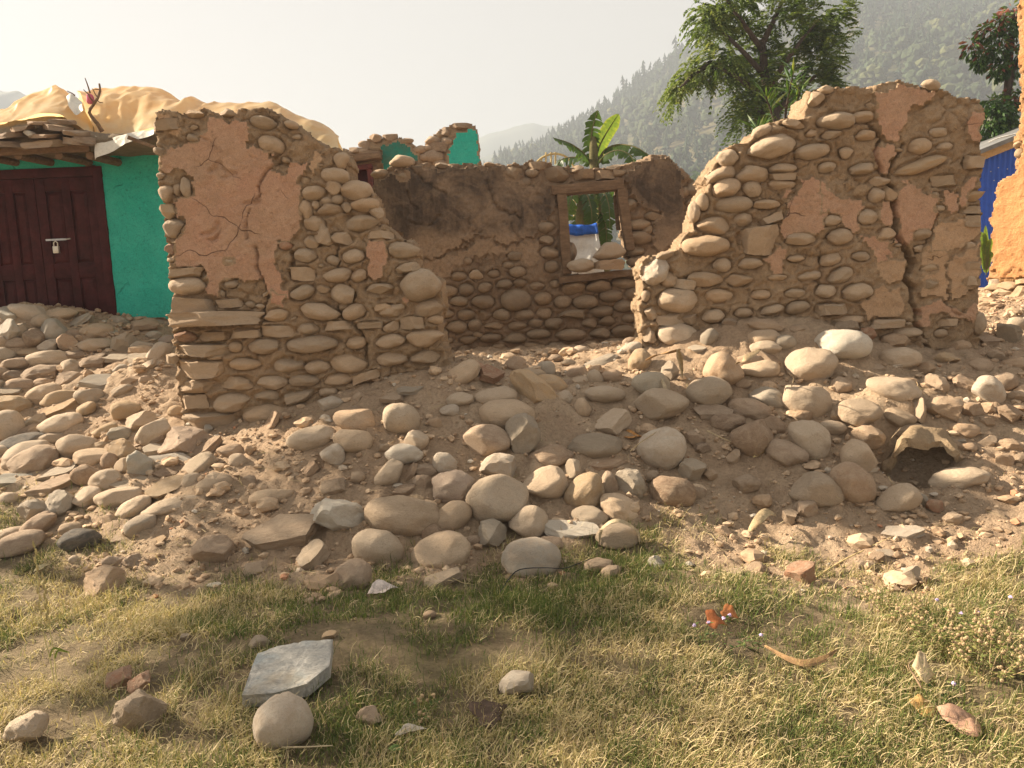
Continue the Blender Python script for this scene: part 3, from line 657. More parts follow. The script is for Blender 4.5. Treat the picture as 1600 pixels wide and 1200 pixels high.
lw_st = [(411, 192, 40, 18, 10), (424, 226, 40, 26, 20), (261, 302, 24, 26), (277, 297, 13, 19), (291, 294, 17, 30), (264, 329, 26, 24, 40, 'a', 'o'), (272, 357, 32, 30), (267, 390, 18, 18, 0, 'a', 'r'), (360, 408, 19, 12),
         (447, 384, 19, 13, 0, 'c', 'r'), (523, 275, 44, 24, 8), (534, 251, 24, 26), (557, 297, 47, 30), (490, 303, 36, 24), (520, 294, 27, 23, 0, 'a'), (479, 328, 19, 29), (493, 321, 13, 14), (516, 327, 38, 19), (511, 314, 20, 13),
         (527, 312, 19, 15), (569, 320, 44, 22), (566, 347, 54, 27, -6), (541, 324, 17, 16, 0, 'a'), (492, 349, 32, 24), (504, 366, 30, 34, 0, 'a'), (534, 373, 33, 19, 0, 'a'), (487, 378, 24, 20, 0, 'a'), (593, 369, 42, 13, 0, 's'),
         (630, 391, 48, 26, 3), (478, 399, 33, 21), (552, 400, 33, 21, -8), (560, 430, 25, 21, 0, 'a'), (658, 446, 61, 49), (474, 428, 38, 22, 0, 'd'), (527, 430, 43, 21, -5), (473, 457, 38, 21, -15), (505, 451, 21, 15, 0, 'a'),
         (535, 460, 37, 30), (594, 452, 43, 17, 0, 'a'), (502, 487, 59, 26, 8), (554, 487, 37, 23, -15), (611, 486, 43, 21, -5), (670, 480, 47, 28, -10), (481, 514, 33, 19), (531, 509, 45, 15, -5, 's'), (578, 508, 41, 11, 0, 's'),
         (612, 511, 25, 15, -20, 'a'), (644, 505, 37, 20, -4, 'd'), (665, 529, 57, 28), (487, 537, 78, 25, -2), (556, 535, 30, 20), (611, 533, 45, 22, -6), (451, 572, 48, 25), (496, 574, 40, 22), (545, 568, 56, 30), (613, 561, 47, 21),
         (664, 558, 47, 21, -5), (474, 595, 48, 19), (528, 593, 42, 19), (572, 590, 46, 16, -15, 's'), (466, 619, 51, 21, -15, 'a'), (512, 613, 31, 15), (293, 447, 57, 28), (293, 427, 55, 17, 0, 's'), (303, 476, 71, 25, 2, 's'),
         (361, 443, 23, 14), (359, 474, 38, 16, 0, 'd'), (431, 493, 39, 19), (340, 500, 142, 23, -1, 'd'), (290, 526, 35, 17, 3, 'd', 'r'), (336, 525, 51, 14, 0, 'd'), (385, 521, 46, 17, 2, 's'), (435, 517, 51, 18, 1, 'd'),
         (317, 546, 83, 19, 3, 's'), (369, 542, 20, 17), (412, 540, 47, 24, -5), (337, 557, 26, 10), (314, 574, 83, 28, 2, 's'), (383, 569, 49, 19), (306, 602, 58, 27, 0, 'd'), (369, 598, 59, 20, 3, 'a'), (426, 597, 45, 20),
         (303, 628, 47, 27, 0, 'd'), (363, 628, 57, 28), (417, 619, 41, 21), (330, 655, 96, 26, 0, 's'), (416, 650, 71, 35), (269, 560, 20, 14, 0, 's'), (262, 195, 50, 18, -4, 's'), (455, 195, 22, 12, 20), (588, 333, 22, 22, 0, 'a'),
         (305, 178, 30, 12, 0, 'a'), (356, 176, 26, 12, 0, 'a'), (600, 482, 30, 14, 0, 'a'), (640, 420, 40, 16, -8, 'a'), (655, 593, 44, 15, -12, 's'), (680, 500, 24, 14), (623, 590, 40, 14, -8)]
build_wall(LW, at(500, 500, 6.0), (0, -1, 0), lw_out, (), .46, .0115, lw_pl, lw_cr, lw_st, seed=1, fill=46)

# ---- the right ruined wall
RW = thing('ruined_wall', 'broad cracked stone wall with patches of orange plaster, beside the blue shed', 'wall', at(1300, 560, 6.6), 0, 'broken walls of the collapsed house')
rw_out = [(1004, 545), (1001, 500), (1003, 450), (998, 418), (1008, 402), (1038, 396), (1058, 392), (1066, 374), (1084, 362), (1082, 340), (1090, 325), (1100, 305), (1112, 287), (1106, 274), (1112, 262), (1124, 240),
          (1145, 226), (1170, 220), (1178, 206), (1200, 192), (1230, 188), (1256, 186), (1263, 166), (1269, 146), (1278, 138), (1300, 141), (1330, 136), (1360, 140), (1378, 130), (1410, 127), (1445, 132), (1475, 142),
          (1492, 151), (1531, 155), (1533, 170), (1532, 230), (1536, 250), (1533, 290), (1535, 320), (1530, 345), (1534, 375), (1533, 440), (1530, 480), (1534, 520), (1530, 545), (1530, 640), (1006, 640)]
rw_pl = [([(1366, 185), (1370, 165), (1360, 152), (1400, 137), (1430, 133), (1466, 142), (1440, 165), (1415, 178), (1415, 190), (1405, 220), (1395, 222), (1375, 213)], M_PLASTER, .026),
         ([(1362, 235), (1380, 222), (1400, 225), (1398, 245), (1388, 270), (1378, 272), (1360, 255)], M_PLASTER, .026),
         ([(1253, 279), (1295, 281), (1300, 330), (1283, 365), (1227, 372), (1218, 358), (1232, 318), (1244, 293)], M_PLASTER, .022),
         ([(1210, 380), (1227, 393), (1229, 423), (1214, 432), (1193, 406)], M_PLASTER, .016),
         ([(1397, 294), (1418, 284), (1439, 301), (1460, 310), (1464, 336), (1457, 361), (1432, 368), (1415, 386), (1392, 384), (1406, 359), (1399, 333)], M_PLASTER, .026),
         ([(1380, 308), (1396, 338), (1391, 354), (1378, 352), (1373, 333)], M_PLASTER, .022),
         ([(1280, 280), (1294, 284), (1294, 300), (1322, 310), (1345, 310), (1345, 329), (1338, 366), (1322, 361), (1315, 345), (1296, 326), (1282, 333)], M_PLASTER, .018),
         ([(1334, 369), (1371, 367), (1390, 376), (1391, 414), (1369, 407), (1359, 381)], M_PLASTER, .02),
         ([(1462, 303), (1481, 296), (1495, 301), (1495, 331), (1474, 336)], M_PLASTER, .022), ([(1509, 205), (1518, 179), (1532, 175), (1532, 219), (1516, 219)], M_PLASTER, .025),
         ([(1499, 291), (1513, 277), (1531, 277), (1528, 288), (1520, 299), (1504, 324), (1495, 324)], M_PLASTER, .02),
         ([(1429, 477), (1450, 472), (1476, 470), (1502, 488), (1526, 472), (1531, 500), (1526, 512), (1506, 500), (1478, 493), (1456, 493), (1453, 512), (1439, 512), (1432, 492)], M_PLASTER, .014),
         ([(1481, 411), (1500, 395), (1531, 376), (1531, 449), (1500, 465), (1483, 465)], M_PLASTER_DULL, .018), ([(1436, 385), (1470, 380), (1481, 405), (1478, 465), (1440, 468), (1432, 430), (1440, 410)], M_PLASTER_DULL, .014),
         ([(1341, 470), (1369, 453), (1406, 449), (1410, 470), (1408, 493), (1373, 498), (1350, 492)], M_PLASTER_DULL, .02), ([(1368, 410), (1412, 405), (1412, 440), (1380, 445)], M_PLASTER_DULL, .018),
         ([(1460, 355), (1500, 340), (1528, 345), (1525, 372), (1480, 395), (1450, 400)], M_PLASTER_DULL, .016), ([(1225, 285), (1238, 290), (1222, 312), (1214, 300)], M_PLASTER, .014)]
rw_cr = [([(1352, 185), (1375, 215), (1364, 240), (1378, 276), (1393, 292)], .014, .08), ([(1393, 290), (1396, 320), (1399, 348), (1396, 362), (1420, 402)], .026, .12), ([(1420, 400), (1427, 413), (1416, 433), (1427, 450), (1424, 473), (1432, 488)], .024, .11),
         ([(1430, 486), (1429, 503), (1441, 514), (1448, 546)], .015, .09), ([(1412, 222), (1398, 252), (1386, 272)], .011, .06), ([(1465, 338), (1449, 375), (1430, 398)], .010, .05), ([(1218, 195), (1243, 205), (1244, 255), (1240, 290)], .008, .03),
         ([(1281, 395), (1279, 440), (1292, 460)], .008, .03), ([(1170, 452), (1168, 480), (1176, 494)], .008, .03), ([(1480, 470), (1487, 488), (1501, 492)], .008, .025)]
rw_st = [(1205, 230, 71, 34, -14), (1269, 237, 51, 23, -6), (1127, 273, 47, 27, -18), (1136, 247, 32, 26, 0, 'c'), (1176, 272, 49, 26), (1135, 294, 43, 29, -14), (1175, 295, 29, 27), (1224, 264, 41, 17), (1222, 276, 44, 11, 0, 's'), (1223, 288, 41, 17),
         (1147, 320, 56, 25), (1198, 320, 41, 14), (1160, 344, 29, 19), (1115, 353, 50, 28, 6), (1206, 344, 36, 13, -20, 's'), (1101, 384, 71, 32), (1187, 373, 62, 47, 0, 'd'), (1251, 374, 45, 19), (1293, 262, 27, 17), (1085, 331, 18, 32), (1097, 316, 20, 26),
         (1306, 189, 55, 26), (1350, 183, 37, 18), (1300, 210, 31, 14, -10), (1353, 211, 31, 15), (1322, 239, 21, 18), (1285, 234, 21, 19), (1348, 264, 37, 18, -8), (1436, 229, 32, 24), (1475, 229, 25, 13), (1467, 207, 29, 15), (1439, 258, 80, 21, -15, 'c', 'o'),
         (1376, 283, 32, 16), (1370, 305, 24, 24), (1390, 303, 21, 23, 0, 'a'), (1357, 338, 32, 24), (1299, 345, 29, 17, -12), (1466, 326, 19, 11), (1460, 305, 13, 9), (1477, 283, 45, 20, 0, 'd'), (1312, 370, 37, 25), (1384, 366, 30, 21, -10), (1441, 367, 29, 17),
         (1523, 253, 32, 21, 0, 's'), (1523, 305, 26, 17, -20, 'a', 'o'), (1517, 328, 34, 13, 0, 's'), (1520, 345, 28, 19, 0, 's'), (1454, 133, 28, 17, 5), (1023, 424, 44, 44, 0, 'a', 'p'), (1046, 437, 26, 24, 0, 'a'), (1070, 444, 34, 18, 5, 's', 'p'), (1059, 470, 60, 37, 0, 'c', 't'),
         (1101, 437, 55, 23), (1128, 414, 27, 22), (1173, 412, 37, 17), (1155, 438, 41, 19), (1123, 463, 43, 21), (1189, 460, 29, 14), (1242, 458, 31, 15), (1243, 404, 25, 10), (1265, 431, 35, 16, -6), (1214, 434, 29, 9), (1114, 494, 33, 21), (1162, 489, 27, 15),
         (1206, 484, 37, 15, -10), (1247, 480, 35, 19, -8), (1049, 497, 47, 17, 0, 'd'), (1077, 499, 25, 19, 0, 'a'), (1290, 455, 31, 20), (1010, 462, 14, 18), (1292, 484, 36, 22, 0, 'd'), (1297, 405, 31, 19, -12), (1344, 401, 27, 15), (1312, 430, 36, 23, -15),
         (1340, 457, 46, 27), (1303, 483, 48, 18, 0, 'd'), (1453, 421, 25, 15), (1453, 444, 23, 15), (1328, 501, 47, 16), (1385, 505, 55, 15, 0, 's'), (1420, 519, 43, 15), (1469, 521, 19, 13), (1531, 505, 16, 35), (1483, 503, 31, 12, 0, 's'), (1060, 524, 62, 39, 8, 'c', 'p'),
         (1017, 490, 20, 22, 0, 'a'), (1015, 525, 22, 26, 0, 'a'), (1040, 400, 30, 14, -6, 'a'), (1290, 140, 24, 14, 0, 'a'), (1275, 155, 22, 22, 0, 'a'), (1240, 194, 36, 14, 10, 'a'), (1190, 204, 30, 16, -25), (1515, 440, 26, 14, 0, 'd'), (1518, 415, 24, 12, 0, 's')]
build_wall(RW, at(1300, 500, 6.4), (-.04, -1, 0), rw_out, (), .5, .0118, rw_pl, rw_cr, rw_st, seed=2, fill=40)

# ---- the back wall with the window
BW = thing('ruined_wall', 'smoke-blackened back wall of rounded stones with an empty window opening', 'wall', at(840, 560, 10.0), 0, 'broken walls of the collapsed house')
bw_out = [(545, 330), (576, 302), (585, 286), (603, 264), (620, 250), (650, 252), (680, 258), (712, 256), (740, 258), (770, 256), (800, 257), (830, 252), (858, 256), (880, 262), (920, 262), (962, 262), (984, 256), (1005, 251), (1020, 244),
          (1042, 245), (1062, 262), (1074, 274), (1086, 281), (1098, 298), (1106, 330), (1160, 350), (1160, 600), (545, 600)]
bw_hole = [[(882, 297), (966, 291), (972, 330), (979, 395), (1000, 424), (884, 432)]]
bw_pl = [([(586, 292), (612, 266), (640, 259), (690, 262), (745, 261), (800, 262), (826, 285), (850, 296), (866, 304), (870, 328), (862, 340), (847, 355), (830, 372), (802, 379), (788, 385), (776, 377), (768, 369), (742, 370), (716, 386), (690, 402), (652, 397), (610, 360), (588, 330)], M_SOOT, .03),
         ([(972, 276), (1000, 256), (1020, 249), (1042, 249), (1059, 264), (1068, 292), (1070, 330), (1078, 352), (1060, 376), (1032, 396), (1018, 386), (1021, 350), (1034, 331), (1010, 328), (998, 319), (990, 300)], M_SOOT, .035),
         ([(655, 400), (692, 404), (718, 390), (744, 374), (768, 373), (776, 381), (790, 389), (800, 384), (832, 376), (845, 372), (842, 404), (830, 420), (806, 392), (775, 398), (745, 402), (715, 418), (690, 440), (655, 440)], M_SOOT, .012)]
bw_cr = [([(640, 262), (660, 285), (690, 300), (700, 312)], .014, .05), ([(760, 280), (768, 300), (772, 320), (790, 332), (810, 340)], .016, .05), ([(655, 330), (640, 318), (634, 300)], .014, .04), ([(640, 345), (668, 350), (690, 340)], .012, .03), ([(835, 300), (850, 312), (862, 330)], .012, .03),
         ([(785, 345), (800, 352), (812, 374)], .012, .03), ([(730, 340), (734, 362), (750, 366)], .012, .03)]
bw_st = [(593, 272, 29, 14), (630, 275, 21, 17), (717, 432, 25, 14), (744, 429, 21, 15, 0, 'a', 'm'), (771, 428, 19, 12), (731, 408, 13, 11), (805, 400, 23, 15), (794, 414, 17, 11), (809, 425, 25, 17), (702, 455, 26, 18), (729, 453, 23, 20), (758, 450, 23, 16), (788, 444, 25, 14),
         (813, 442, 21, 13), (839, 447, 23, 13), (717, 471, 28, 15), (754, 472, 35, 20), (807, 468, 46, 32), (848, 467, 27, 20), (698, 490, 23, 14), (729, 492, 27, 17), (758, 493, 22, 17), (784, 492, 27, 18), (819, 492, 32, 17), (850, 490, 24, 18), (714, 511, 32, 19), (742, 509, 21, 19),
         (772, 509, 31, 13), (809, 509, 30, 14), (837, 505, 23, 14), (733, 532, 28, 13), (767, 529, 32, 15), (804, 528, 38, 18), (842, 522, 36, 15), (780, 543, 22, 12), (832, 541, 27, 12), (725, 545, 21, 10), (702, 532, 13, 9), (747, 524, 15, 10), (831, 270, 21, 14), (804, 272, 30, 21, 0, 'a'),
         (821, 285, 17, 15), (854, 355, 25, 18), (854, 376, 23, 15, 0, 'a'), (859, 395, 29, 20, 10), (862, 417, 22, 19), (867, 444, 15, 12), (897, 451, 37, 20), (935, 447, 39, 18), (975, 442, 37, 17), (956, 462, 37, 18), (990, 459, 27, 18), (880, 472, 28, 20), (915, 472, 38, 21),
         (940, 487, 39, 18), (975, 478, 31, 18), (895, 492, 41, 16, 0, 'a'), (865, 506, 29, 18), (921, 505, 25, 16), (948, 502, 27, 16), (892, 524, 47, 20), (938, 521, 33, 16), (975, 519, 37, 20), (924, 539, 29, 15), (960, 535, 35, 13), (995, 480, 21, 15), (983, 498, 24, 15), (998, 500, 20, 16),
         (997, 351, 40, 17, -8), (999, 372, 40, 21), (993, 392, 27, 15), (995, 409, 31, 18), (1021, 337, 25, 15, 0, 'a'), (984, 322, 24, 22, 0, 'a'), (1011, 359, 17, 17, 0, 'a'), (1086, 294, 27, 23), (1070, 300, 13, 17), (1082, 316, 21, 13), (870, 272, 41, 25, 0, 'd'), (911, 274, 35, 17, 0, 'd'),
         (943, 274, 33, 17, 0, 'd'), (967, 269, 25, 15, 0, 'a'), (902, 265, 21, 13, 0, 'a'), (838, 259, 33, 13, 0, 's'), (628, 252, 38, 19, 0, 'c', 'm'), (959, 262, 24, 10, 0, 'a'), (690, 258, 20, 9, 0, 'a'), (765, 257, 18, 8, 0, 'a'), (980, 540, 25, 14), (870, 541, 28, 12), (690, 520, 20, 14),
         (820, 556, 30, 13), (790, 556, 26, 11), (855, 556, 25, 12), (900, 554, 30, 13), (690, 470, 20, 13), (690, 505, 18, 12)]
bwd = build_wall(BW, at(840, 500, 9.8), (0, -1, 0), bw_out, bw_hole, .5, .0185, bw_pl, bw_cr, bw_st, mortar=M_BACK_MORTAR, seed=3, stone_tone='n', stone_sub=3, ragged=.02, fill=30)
# window timbers
def beam(name, p1, p2, h, d, Y, parent, mat=M_WOOD, jit=.006):
    a, b = at(*p1, Y), at(*p2, Y); c = (a + b) / 2; L = np.linalg.norm(b - a); x = (b - a) / L; y = np.array([0, 1., 0]); z = np.cross(x, y); z /= np.linalg.norm(z)
    mb = MB(); N = max(3, int(L / .12)); M = np.stack([x, y, z], 1); ring = np.array([(0, -1, -1), (0, 1, -1), (0, 1, 1), (0, -1, 1)], float) * np.array([1, d / 2, h / 2])
    V = np.concatenate([(ring + RNG.uniform(-jit, jit, (4, 3)) + np.array([L * (k / N - .5), 0, 0])) for k in range(N + 1)]) @ M.T + c - np.array(parent.location)
    q = [[k * 4 + j, k * 4 + (j + 1) % 4, (k + 1) * 4 + (j + 1) % 4, (k + 1) * 4 + j] for k in range(N) for j in range(4)] + [[3, 2, 1, 0], [N * 4, N * 4 + 1, N * 4 + 2, N * 4 + 3]]
    mb.add(V, q); return mb.build(name, mat, parent, bevel=min(h, d) * .08)
WF = link('window_frame', None, BW)
_wf = WF; _wf.location = (0, 0, 0)
def wbeam(name, p1, p2, h, d, Y):
    o = beam(name, p1, p2, h, d, Y, BW); o.parent = WF; return o
wbeam('lintel', (861, 299), (972, 289), .12, .30, 9.86)
wbeam('jamb', (877, 303), (886, 428), .115, .16, 9.80)
wbeam('jamb', (970, 294), (984, 392), .11, .16, 9.80)
wbeam('sill', (872, 438), (1002, 424), .085, .34, 9.84)
wbeam('broken_post', (961, 305), (966, 360), .05, .07, 9.98)
# ------------------------------------------------------------------ the rubble, stone by stone: px, py, width, height, tilt (clockwise), kind, tone [, label]
c, a, s = 'c', 'a', 's'
RUBBLE = [
 # foot of the heap, centre
 (627, 654, 57, 48, 20, c, 't', 'tan cobble with a chipped flat end, alone on the bare slope below the left wall'),
 (651, 690, 38, 36, 0, c, 'p', 'small round pale cobble just above a flat whitish one'), (632, 710, 58, 33, 4, c, 'w', 'flat whitish cobble capping a buried one, right of the bare slope'),
 (608, 740, 52, 32, -30, c, 't'), (696, 724, 40, 35, 25, c, 'p'), (638, 742, 42, 20, -50, s, 'b'), (665, 734, 40, 17, 4, a, 'b'), (661, 754, 31, 28, 0, a, 'b'),
 (711, 762, 68, 52, -12, a, 'v', 'mauve-grey smooth angular rock left of the big dented boulder'), (632, 770, 38, 24, 0, a, 'b', 'brown chip lying on top of the broad flat boulder'),
 (649, 791, 33, 34, 15, a, 'o', 'small upright ochre chip resting on the broad flat boulder'), (632, 803, 118, 64, 4, c, 't', 'broad flat tan boulder with two stone chips resting on it'),
 (706, 808, 64, 44, -32, c, 't', 'leaning tan oval cobble between the broad flat boulder and the dented boulder'), (778, 783, 97, 72, 3, c, 't', 'largest dented tan boulder in the middle of the heap'),
 (778, 730, 56, 44, 4, a, 'p', 'pale blocky rock directly above the dented boulder'), (763, 689, 77, 50, 8, c, 'b', 'brown lumpy cobble left of the pointed grey quartz rock'),
 (815, 679, 56, 66, 25, a, 'g', 'pointed grey quartz rock leaning on the long smooth cobble'), (792, 646, 84, 43, 0, c, 't', 'long smooth tan cobble above the pointed quartz rock'),
 (775, 621, 64, 34, 2, c, 't'), (860, 601, 52, 30, 5, c, 'o'), (722, 585, 60, 29, -22, c, 't'), (702, 603, 30, 14, 10, s, 'p'), (719, 625, 42, 22, 0, c, 't'),
 (702, 641, 30, 16, 0, c, 'p'), (768, 585, 40, 34, 20, s, 'r'), (810, 571, 40, 27, 20, c, 'b'), (829, 584, 46, 18, 0, c, 't'), (852, 577, 31, 26, 0, c, 'g'), (897, 582, 39, 21, -10, c, 'b'),
 (878, 622, 33, 25, 0, a, 'p'), (910, 637, 29, 29, 0, c, 't'), (945, 616, 61, 26, 3, c, 't'), (907, 596, 29, 16, 0, c, 't'), (930, 591, 27, 25, 30, c, 't'), (955, 588, 32, 22, 5, c, 'b'),
 (958, 660, 56, 52, -25, s, 't'), (929, 697, 83, 39, 2, c, 'g', 'long grey-tan oval cobble on a flat slab, right of the lying pair'), (946, 726, 65, 27, 0, s, 'b', 'flat brownish slab right under the long grey-tan oval cobble'),
 (861, 715, 69, 36, -5, c, 'b', 'grey-brown oval cobble between the pointed quartz rock and the long grey-tan one'), (852, 756, 67, 50, -10, c, 't', 'egg-shaped tan cobble right of the dented boulder'), (894, 736, 27, 37, 10, a, 'g'),
 (917, 771, 68, 52, -45, c, 'o', 'golden tan cobble tilted up, right of the egg-shaped one'), (950, 757, 32, 42, 0, c, 'b'), (967, 793, 62, 38, 22, c, 't', 'tan oval cobble with a scar, below and right of the golden tilted one'), (922, 807, 57, 26, 0, c, 't'),
 (826, 817, 61, 47, -20, c, 't', 'smooth tan oval cobble below the dented boulder, next to the long pale slab'), (894, 829, 84, 32, 5, s, 'w', 'long pale slab lying between two cobbles at the lower edge of the heap'),
 (965, 838, 66, 38, 0, c, 't', 'half-buried tan cobble wrapped by a dry husk at the grass edge'), (767, 836, 48, 40, 0, a, 'g'), (675, 835, 32, 32, -30, a, 'b'),
 (830, 873, 90, 62, 2, c, 'p', 'large pale boxy cobble lowest in the heap, sitting in the grass'), (690, 864, 92, 56, -20, c, 't', 'grooved tan cobble with a dark pit at one end, at the grass edge'), (590, 856, 78, 60, 10, c, 't', 'rounded three-sided tan cobble at the lower edge of the heap'),
 (553, 900, 58, 46, -35, a, 'b', 'ridged grey-brown rock at the grass edge below the three-sided cobble'), (690, 904, 64, 24, -20, s, 't', 'narrow tan slab sunk in the grass under the grooved cobble'), (490, 868, 48, 56, -20, s, 't'), (530, 808, 88, 52, 15, a, 'w', 'layered whitish rock with a broken face on the bare slope'),
 (442, 832, 118, 64, -8, s, 'e', 'broad earthy slab half sunk in the bare slope'), (335, 860, 64, 44, 4, a, 'b', 'blunt brown rock at the lower left edge of the bare slope'), (424, 776, 68, 29, -8, c, 't', 'long tan cobble alone in the middle of the bare slope'),
 (487, 686, 77, 37, -12, c, 't', 'long tan cobble leaning uphill, left of the small stacked pair'), (522, 710, 40, 35, 30, c, 'p', 'small pale egg-shaped cobble below the stacked pair'), (551, 689, 60, 38, 5, c, 't', 'lower tan cobble of the stacked pair below the left wall'),
 (555, 658, 66, 40, 15, c, 'e', 'upper cobble of the stacked pair, with an earth-coloured chip on it'), (554, 646, 36, 20, 0, a, 'b'), (516, 631, 38, 21, 0, c, 'p'), (484, 733, 28, 26, -40, s, 'b'), (520, 762, 38, 28, 0, a, 'e'), (424, 662, 44, 22, -55, s, 'b'),
 (335, 757, 56, 29, -12, c, 't'), (372, 721, 28, 25, 0, c, 't'), (390, 754, 25, 21, 0, a, 'b'), (478, 770, 22, 16, 0, a, 'e'), (838, 612, 96, 42, 42, 'd', 'o', 'long broken block of ochre schist tipped downhill'), (560, 745, 22, 16, 0, a, 'e'), (600, 700, 20, 14, 0, a, 'e'),
 # below the gap and the right wall
 (999, 565, 40, 32, -60, c, 'o'), (1017, 601, 58, 40, 5, c, 'u', 'blue-grey cobble with a pale vein below the standing end of the right wall'), (1045, 581, 30, 34, 0, a, 'p'), (1034, 632, 82, 50, 0, c, 't', 'big smooth tan cobble just below the blue-grey one'),
 (1107, 612, 66, 47, -15, c, 't', 'angular smooth tan cobble right of the big smooth one'), (1132, 580, 52, 58, -60, c, 'e'), (1187, 577, 58, 27, 0, c, 't'), (1171, 563, 37, 20, 0, c, 'b'), (1202, 560, 36, 24, 30, s, 'b'), (1196, 509, 54, 20, 10, c, 'e'), (1194, 526, 50, 20, -5, c, 't'),
 (1197, 543, 48, 22, 2, c, 't'), (1227, 535, 32, 24, 0, c, 'g', 'grey cobble with a dark smudge below the right wall'), (1268, 571, 74, 52, -8, c, 't', 'big tan cobble resting on the heap, left of the pinkish pale one'), (1260, 625, 74, 54, 18, c, 't', 'cracked tan cobble tucked behind the dark-blotched one'), (1204, 622, 62, 32, 15, c, 'g', 'grey cobble with a dark blotch at its tip'),
 (1171, 640, 64, 34, 15, c, 'b'), (1115, 643, 57, 32, 0, s, 'b'), (1137, 662, 52, 30, 0, c, 'b'), (1174, 686, 64, 60, 0, c, 'b', 'round brown disc of stone standing on edge, in the middle of the right heap'), (1210, 665, 37, 25, 40, a, 'b'), (1269, 689, 78, 54, 50, c, 't', 'big smooth tan cobble tilted steeply, right of the round brown disc'),
 (1228, 711, 62, 40, 20, c, 'b'), (1035, 702, 74, 64, -25, c, 'p', 'large pale disc-shaped cobble leaning on the slope'), (1079, 735, 40, 38, 30, a, 'g'), (1050, 770, 70, 52, 8, c, 'b', 'brown dented cobble half buried below the pale disc'), (982, 757, 52, 46, 0, a, 'g'), (1087, 686, 37, 22, 30, a, 'b'), (1097, 701, 28, 18, 0, a, 'b'),
 (1145, 714, 22, 24, 0, a, 'e'), (1080, 655, 32, 12, 0, s, 'o'), (1090, 545, 28, 14, 0, s, 'w'), (1107, 527, 30, 22, -45, c, 'g'), (1316, 539, 80, 48, 3, c, 'w', 'large whitish cobble at the foot of the right wall'), (1406, 560, 57, 35, 0, c, 'p', 'smooth pinkish pale cobble below the big crack in the right wall'),
 (1396, 608, 80, 36, 14, c, 't', 'long tan cobble with a dirt stain, below the pinkish pale one'), (1342, 647, 62, 42, 5, c, 't', 'plump tan cobble with earth on its shoulder, above the hollow'), (1546, 611, 50, 40, 45, c, 'p', 'bent pale-grey cobble near the right end of the heap'), (1570, 597, 34, 30, 0, c, 'b'), (1507, 602, 36, 27, 40, a, 'b'), (1405, 655, 46, 29, 20, c, 't'),
 (1438, 642, 18, 40, 10, a, 'e'), (1340, 715, 54, 52, 50, c, 't', 'tan cobble leaning into the earth, just left of the hollow'), (1275, 765, 78, 54, 5, c, 't', 'big tan cobble with a lit crown, below and left of the hollow'), (1330, 756, 60, 70, -35, c, 'b', 'upright brownish cobble between the hollow and the lit-crowned one'), (1403, 781, 64, 42, -25, c, 't', 'tan cobble lying right below the hollow'),
 (1497, 747, 84, 31, -12, c, 't', 'long tan cobble lying right of the hollow'), (1425, 673, 52, 24, 3, c, 'e'), (1355, 682, 48, 36, 0, a, 'e'), (1300, 668, 40, 22, 0, c, 't'), (1505, 673, 44, 24, 5, c, 'e'), (1487, 688, 38, 16, 0, s, 'p'), (1472, 640, 56, 42, 10, a, 'e'), (1517, 643, 38, 28, 0, a, 'b'), (1577, 521, 38, 32, 0, a, 'g'),
 (1546, 531, 26, 20, 0, s, 'b'), (1592, 507, 32, 26, 0, c, 't'), (1532, 572, 34, 22, 0, c, 'e'), (1588, 570, 40, 20, 0, c, 'e'), (1400, 534, 44, 24, 10, a, 'e'), (1322, 511, 34, 20, 0, a, 'e'), (1353, 522, 30, 20, 0, a, 'r'), (1362, 575, 42, 16, 0, s, 'e'), (1314, 604, 32, 30, 0, c, 'e'), (1280, 595, 34, 18, 0, c, 'b'), (1307, 650, 20, 18, 0, a, 'e'), (1255, 650, 32, 22, 0, a, 'e'),
 (1577, 697, 36, 24, 0, a, 'e'), (1570, 720, 28, 26, 0, a, 'e'), (1594, 716, 28, 20, 0, a, 'e'), (1580, 648, 38, 32, 0, a, 'b'), (1461, 789, 27, 21, 0, a, 'r', 'small brick-red lump right of the tan cobble under the hollow'), (1441, 782, 17, 19, 0, a, 'g'), (1411, 833, 62, 26, -8, s, 'p', 'pale pointed slab lying on the bare earth below the hollow'), (1490, 809, 34, 22, 0, a, 'e'),
 (1250, 898, 47, 40, 0, a, 'r', 'reddish clod of broken brick at the grass edge'), (1181, 891, 40, 25, 0, a, 'e'), (1420, 898, 26, 34, 15, a, 'p'), (1383, 864, 26, 16, 5, s, 'p'), (1369, 873, 24, 18, 0, a, 'b'), (1353, 884, 27, 18, 0, a, 'b'), (1167, 757, 42, 28, 0, c, 'e'), (1500, 780, 24, 10, 0, s, 'p'), (1144, 895, 36, 16, 0, s, 'e'), (1260, 797, 38, 32, 0, a, 'b'), (1233, 806, 22, 38, 10, s, 'e'),
 (1160, 600, 26, 18, 0, a, 'e'), (1110, 742, 22, 18, 0, a, 'e'), (1200, 700, 20, 16, 0, a, 'b'), (1060, 555, 22, 16, 0, a, 'e'), (1140, 505, 24, 16, 0, a, 'e'), (1245, 515, 26, 14, 0, a, 'e'), (1445, 575, 30, 18, 0, a, 'e'), (1480, 560, 34, 20, 0, a, 'o'), (1460, 600, 40, 28, 20, a, 'e'), (1590, 620, 30, 22, 0, a, 'e'), (1510, 700, 30, 18, 0, a, 'e'), (1540, 690, 28, 20, 0, a, 'e'), (1415, 690, 24, 12, 0, a, 'e'), (1540, 660, 26, 18, 0, a, 'e'), (1500, 540, 30, 18, 0, a, 'e'), (1555, 555, 24, 16, 0, a, 'e'),
 # through the gap
